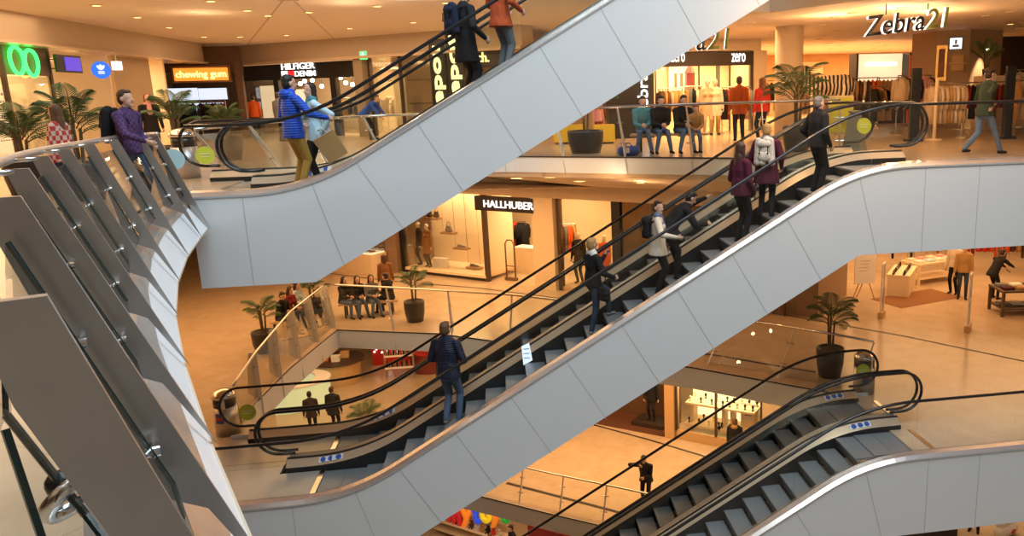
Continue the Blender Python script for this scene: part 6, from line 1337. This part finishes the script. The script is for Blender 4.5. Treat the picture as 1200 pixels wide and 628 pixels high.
def palm(p, h, label, n=13, L=.9, pot=(.28, .5), leafm=None, group=None, stem_h=None, droop=.5, potm=POT, w=.46):
    t = thing('potted_palm', label, 'plant', p)
    if pot:
        r, ph = pot
        mb = MB(); mb.lathe((0, 0, 0), [(r*.78, 0), (r*.95, ph*.45), (r, ph*.92), (r*.98, ph), (r*.88, ph), (r*.86, ph*.93)], 24); mb.build('pot', potm, t, True, keep=True)
        mb = MB(); mb.lathe((0, 0, ph*.9), [(r*.87, 0), (r*.8, .02), (.02, .03)], 20); mb.build('soil', SOIL, t, keep=True)
    else: ph = 0
    sh = stem_h if stem_h is not None else max(.1, h-ph-L*.6)
    for k in range(3):
        a = k*2.1; mb = MB(); mb.tube([(.05*math.cos(a), .05*math.sin(a), ph*.9), (.09*math.cos(a), .09*math.sin(a), ph+sh*(.7+.15*k))], [.03, .022], 7); mb.build('stem', STEM, t, keep=True)
    key = (round(L, 2), round(droop, 2), round(w, 2))
    if key not in FR: FR[key] = frond_mesh(L, 18, droop, w)
    for k in range(n):
        me = FR[key]; o = bpy.data.objects.new('frond', me); COL.objects.link(o); o.parent = t
        a = k*2.39996; lvl = k/n; o.location = (.06*math.cos(a), .06*math.sin(a), ph+sh*(.55+.45*lvl)); o.rotation_euler = (rnd.uniform(-.2, .2), -.55*lvl-.05+rnd.uniform(-.15, .15), a); sc = rnd.uniform(.8, 1.1); o.scale = (sc, sc, sc)
        if leafm: pass
    if group: t['group'] = group
    return t
palm(at_z(972, 440, F1), 2.1, 'potted palm in a dark tapered pot beside the right litter bin', 15, .7, (.34, .72), droop=.55)
palm(at_z(487, 376, F1), 1.75, 'slim potted palm in a dark pot before the fashion shop window', 12, .62, (.32, .66), droop=.45)
palm(at_z(312, 412, F1), 1.65, 'potted palm at the near end of the bench beside the curved balustrade', 14, .6, (.34, .6), droop=.5)
palm(at_z(368, 372, F1), 1.5, 'potted palm at the far end of the bench beside the curved balustrade', 12, .7, (.34, .6), droop=.5)
palm(at_z(430, 512, F0), 1.3, 'leafy palm low on the lowest floor behind the kiosk people', 12, .8, (.3, .5), droop=.55)
for x, Y, h, L, l_ in ((90, 14.2, 1.75, .66, 'large palm behind the near steel fins in front of the optician'), (208, 18.8, 1.75, .62, 'broad green plant between the plaid shirt man and the escalator'), (268, 22.5, 1.4, .6, 'green plant behind the rear newel of the uppermost escalator'), (25, 15.6, 1.45, .65, 'palm with drooping fronds at far left before the eye chart')):
    p = at_y(x, 170, Y); palm(V((p.x, p.y, 0)), h, l_, 15, L, (.34, .6), droop=.42)
p = at_z(690, 181, 0); palm(V((p.x, 20.6, 0)), 2.1, 'palm in a round black planter behind the upper balustrade', 14, .95, (.46, .56), droop=.5)
p = at_y(934, 150, 18.6); palm(V((p.x, p.y, 0)), 2.1, 'palm before the plaster column of the open clothes store', 16, .95, (.34, .6), droop=.5)
p = at_y(1157, 66, 24.95); palm(V((p.x, 24.95, 1.7)), 1.0, 'broad leaved pot plant on the cream plinth by the brown pillar', 9, .55, (.13, .22), droop=.15)
# ---------------------------------------------------------------- benches
def bench(a, b, label, w=.5):
    a, b = V(a), V(b); L = (b-a).length; t = thing('bench', label, 'bench', (a+b)/2, math.atan2(b.y-a.y, b.x-a.x))
    for k in range(4): mb = MB(); mb.box((0, -w/2+.06+k*(w-.12)/3, .44), (L, (w-.12)/3-.02, .05)); mb.build('seat_slat', WOODL, t, keep=True)
    for s in (-1, 1):
        for q in (-1, 1): mb = MB(); mb.box((s*(L/2-.2), q*(w/2-.06), .21), (.06, .06, .42)); mb.build('leg', BLK, t, keep=True)
        mb = MB(); mb.box((s*(L/2-.2), 0, .39), (.06, w-.1, .05)); mb.build('crossbar', BLK, t, keep=True)
    return t
bA = at_z(399, 371.5, F1); bB = at_z(468, 366, F1); bench(bA, bB, 'wooden bench with two dark haired women facing the balustrade')
cA = at_z(322, 396, F1)+V((.15, 0, 0)); cB = at_z(357, 374, F1)+V((-.1, 0, 0)); bench(cA, cB, 'wooden bench between two palms with three sitters seen sideways')
dA, dB = at_z(738, 178, 0), at_z(834, 179, 0); dA.y = 20.0; dB.y = 19.4; bench(dA, dB, 'bench on the upper floor with sitters in jeans behind the glass')
# ---------------------------------------------------------------- people on the escalators
def stand(x, Y, pr):
    i = math.floor((x-pr.xb)/pr.run - pr.ph + .15); return V((x, Y, pr.S(pr.xb+(i+pr.ph)*pr.run)-.09))
def feet_at(px, py, Y): return at_y(px, py, Y).x
LB = 13.5+.94
x = feet_at(530, 496, LB); PUF = cloth('navy quilted', C_['navy'], quilt=9)
person('man in a navy quilted jacket and jeans riding at the bottom', stand(x, LB, prB), 65, 1.92, bulk=1.2, topm=PUF, legs='jeans', shoes='shoe', hair=('short', 'lightbrown'), hem=.80, hl=(-.21, .2, 1.0), hr=(.22, .24, 1.02), fl=(-.09, -.02), fr=(.1, .06), loose=1.06)
x = feet_at(704, 380, LB)
o, i = person('blonde woman in glasses and dark sweater leaning on the handrail', stand(x-.12, LB, prB), 30, 1.72, top='black', legs='darkjeans', shoes='shoe', hair=('short', 'blonde'), wom=True, hem=.84, fl=(-.10, .42), fr=(.08, -.12), fzl=.22, hipz=.93, hl=(.0, .28, 1.38), hr=(.28, .26, 1.03), glasses=True, collar='white', ring=True)
def shoulder_bag(o, pts, label, col, w=.3, h=.22, d=.12):
    c = pts[-1]; t = thing('handbag', label, 'handbag', worn(o, c), o.rotation_euler.z); p = Prims()
    p.cone((-w/2+.06, 0, -h), (w/2-.06, 0, -h), .065, .065, 0); p.cone((-w/2+.07, 0, -.06), (w/2-.07, 0, -.06), .05, .05, 0); p.cone((-w/2+.06, 0, -h*.6), (w/2-.06, 0, -h*.6), .066, .066, 0); me = p.mesh(.012); me.materials.append(cm(col)); bo = bpy.data.objects.new('bag_body', me); COL.objects.link(bo); bo.parent = t
    inv = wmat(t).inverted() @ wmat(o); mb = MB(); mb.tube([inv @ V(q) for q in pts], .012, 6); mb.build('strap', cm(col), t, True, keep=True); return t
shoulder_bag(o, [(.12, -.14, 1.28), (.05, -.16, 1.35), (-.08, -.13, 1.43), (-.1, .0, 1.46), (.05, .16, 1.28), (.22, .14, 1.0), (.27, .02, .93)], 'black shoulder bag at the blonde rider hip', 'black')
x = feet_at(772, 338, LB)
o, i = person('woman in a cream jacket and grey blue scarf holding the handrail', stand(x, LB, prB), -8, 1.70, bulk=1.15, top='cream', legs='black', hair=('short', 'darkbrown'), wom=True, hem=.74, scarf='scarf', headyaw=-48, hr=(.36, .30, 1.10), hl=(-.2, .12, .9), loose=1.05)
backpack(o, i, 'small black backpack of the woman in the cream jacket', cm('black'), cm('black'), .26, .36, .13)
x = feet_at(794, 322, LB+.2)
person('man in black bending forward along the handrail behind the scarf woman', stand(x, LB+.22, prB), 8, 1.78, top='black', legs='black', hair=('short', 'black'), lean=46, hipy=-.2, hem=.72, bulk=1.25, hl=(-.30, .86, 1.42), hr=(.14, .5, .95), fl=(-.1, .1), fr=(.1, -.05), headpitch=18)
x = feet_at(866, 275, LB)
person('girl with long hair in a burgundy top looking uphill', stand(x, LB-.1, prB), 25, 1.82, bulk=1.15, top='burgundy', legs='black', hair=('long', 'brown'), wom=True, hem=.82, hr=(.18, .14, .86), hl=(-.18, .2, .95), headyaw=-12)
x = feet_at(897, 258, LB+.1)
o, i = person('person in a burgundy coat with grey hood, seen from behind', stand(x, LB+.08, prB), 62, 1.68, top='burgundy', legs='black', hair=('short', 'blonde'), hem=.62, hood=True, collar='grey', loose=1.1, bulk=1.28, hl=(-.25, .2, .95), hr=(.26, .12, .9))
backpack(o, i, 'white rucksack with black print on the burgundy coat', mat('printed white canvas', (.62, .58, .5), .8, 0, .4, 22), cm('black'), .38, .52, .18)
x = feet_at(950, 236, LB)
person('grey haired man in black at the top of the long escalator', stand(x, LB-.25, prB), 18, 1.70, bulk=1.22, top='black', legs='black', hair=('short', 'grey'), hem=.82, hr=(.26, .08, .86), hl=(-.24, .1, .95), loose=1.12)
# uppermost escalator
x = feet_at(356, 214, LB)
BPUF = cloth('blue quilted', C_['blue'], quilt=8)
person('man in a bright blue quilted jacket and mustard trousers', V((x, LB-.3, F2+.0)), 42, 1.84, topm=BPUF, legs='mustard', shoes='black', hair=('short', 'black'), hood=True, collar=None, hem=.80, loose=1.1, hl=(-.2, .22, 1.0), hr=(.36, .34, 1.08), headyaw=-10)
def into(feet, heading, p): return M.Rotation(-math.radians(heading-90), 3, 'Z') @ (V(p)-V(feet))
x2 = feet_at(373, 212, LB+.2); wf = V((x2+.05, LB+.16, F2+.0)); hnd = at_y(379, 152, LB+.02)
o, i = person('woman in a pale blue top facing the blue jacketed man', wf, 205, 1.72, top='paleblue', legs='black', hair=('long', 'darkbrown'), wom=True, hem=.80, loose=1.15, hr=(.15, .3, 1.25), hl=tuple(into(wf, 205, hnd)), scarf='teal', headyaw=25)
t = thing('paper_bag', 'brown and white paper shopping bag hanging from the woman in pale blue', 'bag', at_y(397, 185, LB-.05), .25); t.rotation_euler = (0, -.5, .25)
mb = MB(); mb.prism([(-.17, -.06, 0), (.17, -.06, 0), (.19, -.08, .44), (-.19, -.08, .44)], (0, .14, 0)); mb.build('bag_body', pm('brown kraft paper', (.50, .28, .10), .7), t, keep=True)
for s in (-1, 1): mb = MB(); mb.tube([(-.08, s*.06, .43), (-.04, s*.03, .56), (.04, s*.03, .56), (.08, s*.06, .43)], .008, 5); mb.build('handle', PAPER, t, keep=True)
t = thing('plastic_bag', 'white plastic bag held above the brown paper bag', 'bag', at_y(383, 166, LB+.12), .2); pr_ = Prims(); pr_.cone((-.07, 0, .06), (.07, 0, .06), .07, .07, 0, (0, 1, 0), .6); pr_.cone((-.05, 0, .28), (.05, 0, .28), .05, .05, 0, (0, 1, 0), .6); pr_.cone((0, 0, .15), (0, 0, .36), .09, .025, 0, (0, 1, 0), .6); me = pr_.mesh(.014); me.materials.append(cm('white')); bo = bpy.data.objects.new('bag_body', me); COL.objects.link(bo); bo.parent = t
mb = MB(); mb.tube([(-.04, 0, .32), (0, 0, .40), (.04, 0, .32)], .01, 5); mb.build('handle', cm('white'), t, keep=True)
x = feet_at(549, 94, LB)
o, i = person('rider in a long black coat with a dark backpack, head out of view', stand(x, LB-.05, prA), 35, 1.86, top='black', legs='black', hair=('short', 'darkbrown'), hem=.60, loose=1.15, hl=(-.28, .1, .9), hr=(.28, .15, .95))
backpack(o, i, 'dark blue backpack of the black coated rider on the upper escalator', cm('navy'), cm('black'), .36, .5, .2)
x = feet_at(586, 72, LB)
person('rider in an orange and maroon jacket, head out of view', stand(x+.05, LB+.1, prA), 40, 1.8, top='orange', legs='grey', hair=('short', 'brown'), hem=.74, loose=1.1, topm=cloth('orange jacket', (.52, .075, .015)), hl=(-.22, .24, 1.0), hr=(.26, .2, .98))
# ---------------------------------------------------------------- people on the upper floor
CHK = cloth('purple plaid', (.10, .05, .14), check=(24, (.05, .025, .08))); RCHK = cloth('red plaid', (.55, .06, .05), check=(15, (.7, .55, .45)))
p = at_y(151, 170, 12.2); o, i = person('man in a purple plaid shirt with a black backpack at the curved balustrade', V((p.x, p.y, 0)), -15, 1.64, topm=CHK, legs='darkjeans', hair=('short', 'brown'), hem=.84, hr=(.22, .4, 1.02), hl=(-.2, .2, .95), loose=1.05, lean=4)
backpack(o, i, 'black backpack of the purple plaid shirt man', cm('black'), cm('black'), .34, .48, .2)
p = at_y(72, 170, 13.0); person('person in a red and white plaid shirt beside the big palm', V((p.x, p.y, 0)), 170, 1.47, topm=RCHK, legs='darkjeans', hair=('long', 'lightbrown'), wom=True)
p = at_y(181, 170, 24); person('person in black with ginger hair by the corner shop', V((p.x, p.y, 0)), -60, 1.7, top='black', legs='black', hair=('bob', 'ginger'), scarf='pink', hem=.7)
p = at_h(434, 130, -2.0); person('person in a blue top bending forward before the denim shop', V((p.x, p.y, 0)), -20, 1.75, top='blue', legs='black', hair=('short', 'black'), lean=48, hipy=-.22, hl=(-.12, .55, .75), hr=(.15, .5, .7))
p = at_h(299, 140, -.8); person('person in an orange top by the left denim shop window', V((p.x, p.y, 0)), 100, 1.68, top='orange', legs='black', hair=('short', 'darkbrown'))
p = at_h(327, 130, -3.5); person('person in dark clothes half hidden behind the blue jacket man', V((p.x, p.y, 0)), 60, 1.72, top='grey', legs='black', hair=('short', 'brown'))
p = at_y(866, 160, 23.2); person('man in an orange brown jacket looking at the fashion rails', V((p.x, p.y, 0)), 80, 1.8, top='tan', legs='black', hair=('short', 'brown'), hem=.72, topm=cloth('rust jacket', (.40, .10, .025)), loose=1.1)
p = at_y(893, 160, 22.2); person('woman in a coral red top with long auburn hair', V((p.x, p.y, 0)), 105, 1.74, top='red', legs='black', hair=('long', 'ginger'), wom=True, hem=.82)
p = at_z(1147, 184, 0); p.y = max(p.y, 15.6); person('man in a dark green jacket and jeans walking along the upper floor', V((at_y(1150, 184, 16.0).x, 16.0, 0)), 12, 1.80, top='green', legs='jeans', hair=('curly', 'darkbrown'), hem=.80, fl=(-.08, -.36), fr=(.08, .38), fzl=.05, hipz=.855, lean=5, hl=(-.22, .3, .98), hr=(.24, -.1, .95), shoes='black')
for x, tp, lg, hr_, l_, hd_ in ((752, 'teal', 'jeans', ('short', 'darkbrown'), 'seated youth in a teal jacket at the left end of the upper bench', -95), (773, 'black', 'jeans', ('short', 'black'), 'seated youth in black next to the teal jacket', -85), (800, 'black', 'jeans', ('short', 'black'), 'seated youth in black leaning forward by the fashion rails', -80)):
    k = (x-738)/(834-738); q = dA.lerp(dB, k); person(l_, V((q.x, q.y, 0)), hd_, 1.76, top=tp, legs=lg, hair=hr_, hipz=.53, hipy=-.05, sit=True, fl=(-.17, .38), fr=(.17, .36), lean=20, hl=(-.06, .34, .64), hr=(.06, .36, .64), headpitch=6, voxel=.012)
q = dA.lerp(dB, .83); person('child in pale jeans seated at the right end of the upper bench', V((q.x, q.y, 0)), -100, 1.35, top='tan', legs='jeans', hair=('short', 'brown'), hipz=.66, hipy=-.05, sit=True, fl=(-.14, .3), fr=(.12, .3), lean=25, hl=(-.1, .38, .72), hr=(.1, .38, .72), voxel=.012)
p = at_z(735, 182, 0); t = thing('sports_bag', 'small blue and white bag on the floor by the upper bench', 'bag', V((p.x, 19.05, 0)), .1); pr_ = Prims(); pr_.cone((-.16, 0, .12), (.16, 0, .12), .115, .115, 0); pr_.cone((-.16, 0, .05), (.16, 0, .05), .06, .06, 0); me = pr_.mesh(.014); me.materials.append(STICKB); bo = bpy.data.objects.new('bag_body', me); COL.objects.link(bo); bo.parent = t
mb = MB(); mb.box((-.06, -.10, .14), (.1, .04, .12)); mb.build('white_patch', PAPER, t, keep=True); mb = MB(); mb.tube([(-.1, 0, .22), (0, 0, .32), (.1, 0, .22)], .012, 6); mb.build('handle', STICKB, t, keep=True)
p = at_y(701, 165, 24.5); person('child in pink standing beyond the round black planter', V((p.x, p.y, 0)), -60, 1.35, top='pink', legs='maroon', hair=('bob', 'brown'), wom=True, voxel=.013)
# ---------------------------------------------------------------- people on the middle floor
for k, (x, tp, lg, hr_, l_, hd_) in enumerate(((405, 'black', 'jeans', ('long', 'black'), 'seated person in a black jacket at the left end of the wooden bench', -35), (421, 'black', 'jeans', ('bob', 'black'), 'seated woman with black bobbed hair in the middle of the bench', -60), (437, 'grey', 'jeans', ('long', 'black'), 'seated woman with long black hair and grey cardigan', -62), (458, 'black', 'black', ('short', 'black'), 'seated person in black turned away at the right end of the bench', 150))):
    q = bA.lerp(bB, (x-399)/69); person(l_, V((q.x, q.y, F1)), hd_, 1.7, top=tp, legs=lg, hair=hr_, wom=k < 3, hipz=.53, hipy=-.05, sit=True, fl=(-.14, .42), fr=(.14, .4), lean=12, hl=(-.08, .32, .68), hr=(.08, .34, .68), headpitch=8, voxel=.012)
p = at_z(455, 357, F1); person('woman in a brown jacket and long black skirt standing behind the bench', p, 100, 1.72, top='brown', legs='black', hair=('bob', 'brown'), wom=True, hem=.86, topm=cloth('brown fleece', (.22, .10, .04)))
p = at_z(455, 357, F1)
for k, (f, tp, lg, hr_, l_) in enumerate(((.16, 'black', 'darkjeans', ('short', 'black'), 'seated person in black nearest the pot on the side bench'), (.5, 'maroon', 'darkjeans', ('long', 'darkbrown'), 'seated woman in dark red in the middle of the side bench'), (.82, 'paleblue', 'grey', ('long', 'black'), 'seated woman in a pale blue top at the far end of the side bench'))):
    q = cA.lerp(cB, f); person(l_, V((q.x, q.y, F1)), -28, 1.7, top=tp, legs=lg, hair=hr_, wom=k > 0, hipz=.53, hipy=-.05, sit=True, fl=(-.14, .48), fr=(.14, .44), lean=16, hl=(-.08, .36, .66), hr=(.08, .36, .66), headpitch=14, voxel=.012)
p = at_z(1166, 350, F1); person('person in black bending over the tables in the open store', p, 20, 1.72, top='black', legs='black', hair=('short', 'darkbrown'), lean=38, hipy=-.18, hl=(-.14, .55, .95), hr=(.15, .6, .98), voxel=.012)
# ---------------------------------------------------------------- people on the lower floors
p = l0(368, 511); person('person in a dark jacket standing left at the lit kiosk counter', p, 100, 1.74, top='brown', legs='black', hair=('short', 'black'), hem=.76, topm=cloth('dark brown jacket', (.05, .03, .025)), voxel=.012)
p = l0(394, 508); person('man in a dark grey jacket standing right at the lit kiosk counter', p, 80, 1.84, top='navy', legs='black', hair=('short', 'brown'), hem=.72, topm=cloth('charcoal jacket', (.03, .03, .036)), voxel=.012)
p = l0(758, 592); o, i = person('man in black looking down at a phone on the lowest floor', V((p.x, p.y, F0)), 245, 1.76, top='black', legs='black', hair=('short', 'black'), hem=.78, lean=20, headpitch=28, hl=(-.06, .40, 1.08), hr=(.13, .36, 1.40), voxel=.0105)
q = worn(o, (-.04, .42, 1.16)); t = thing('phone', 'small pale phone held by the man looking down', 'phone', q, o.rotation_euler.z); mb = MB(); mb.box((0, 0, 0), (.075, .012, .15)); mb.build('casing', BLK, t, keep=True); mb = MB(); mb.box((0, -.008, 0), (.065, .004, .13)); mb.build('screen', ESCREEN, t, keep=True)
u_, z_ = ju(861, 500, -1.2); q = jp(u_, F0, -1.2); person('person in a black coat with fur hood at the jewellery window', q, math.degrees(math.atan2(jn.y, jn.x))+8, 1.66, top='black', legs='black', hair=('bob', 'lightbrown'), hood=True, collar='tan', hem=.62, loose=1.1, bulk=1.3, voxel=.0105)
q = at_h(602, 619, -1.5); person('dark haired man in black beside the colourful toy letters', V((q.x, q.y, FB)), 200, 1.80, top='black', legs='darkjeans', hair=('short', 'darkbrown'), lean=10, voxel=.012)
q = at_h(574, 626, -2.2); person('fair haired person before the toy display', V((q.x, q.y, FB)), 95, 1.62, top='tan', legs='jeans', hair=('short', 'lightbrown'), voxel=.012)
p = l0(1146, 626); person('person in black boots standing below the lowest escalator side', p + V((0, .2, 0)), 230, 1.75, top='black', legs='black', hair=('short', 'brown'), hem=.7, voxel=.012)
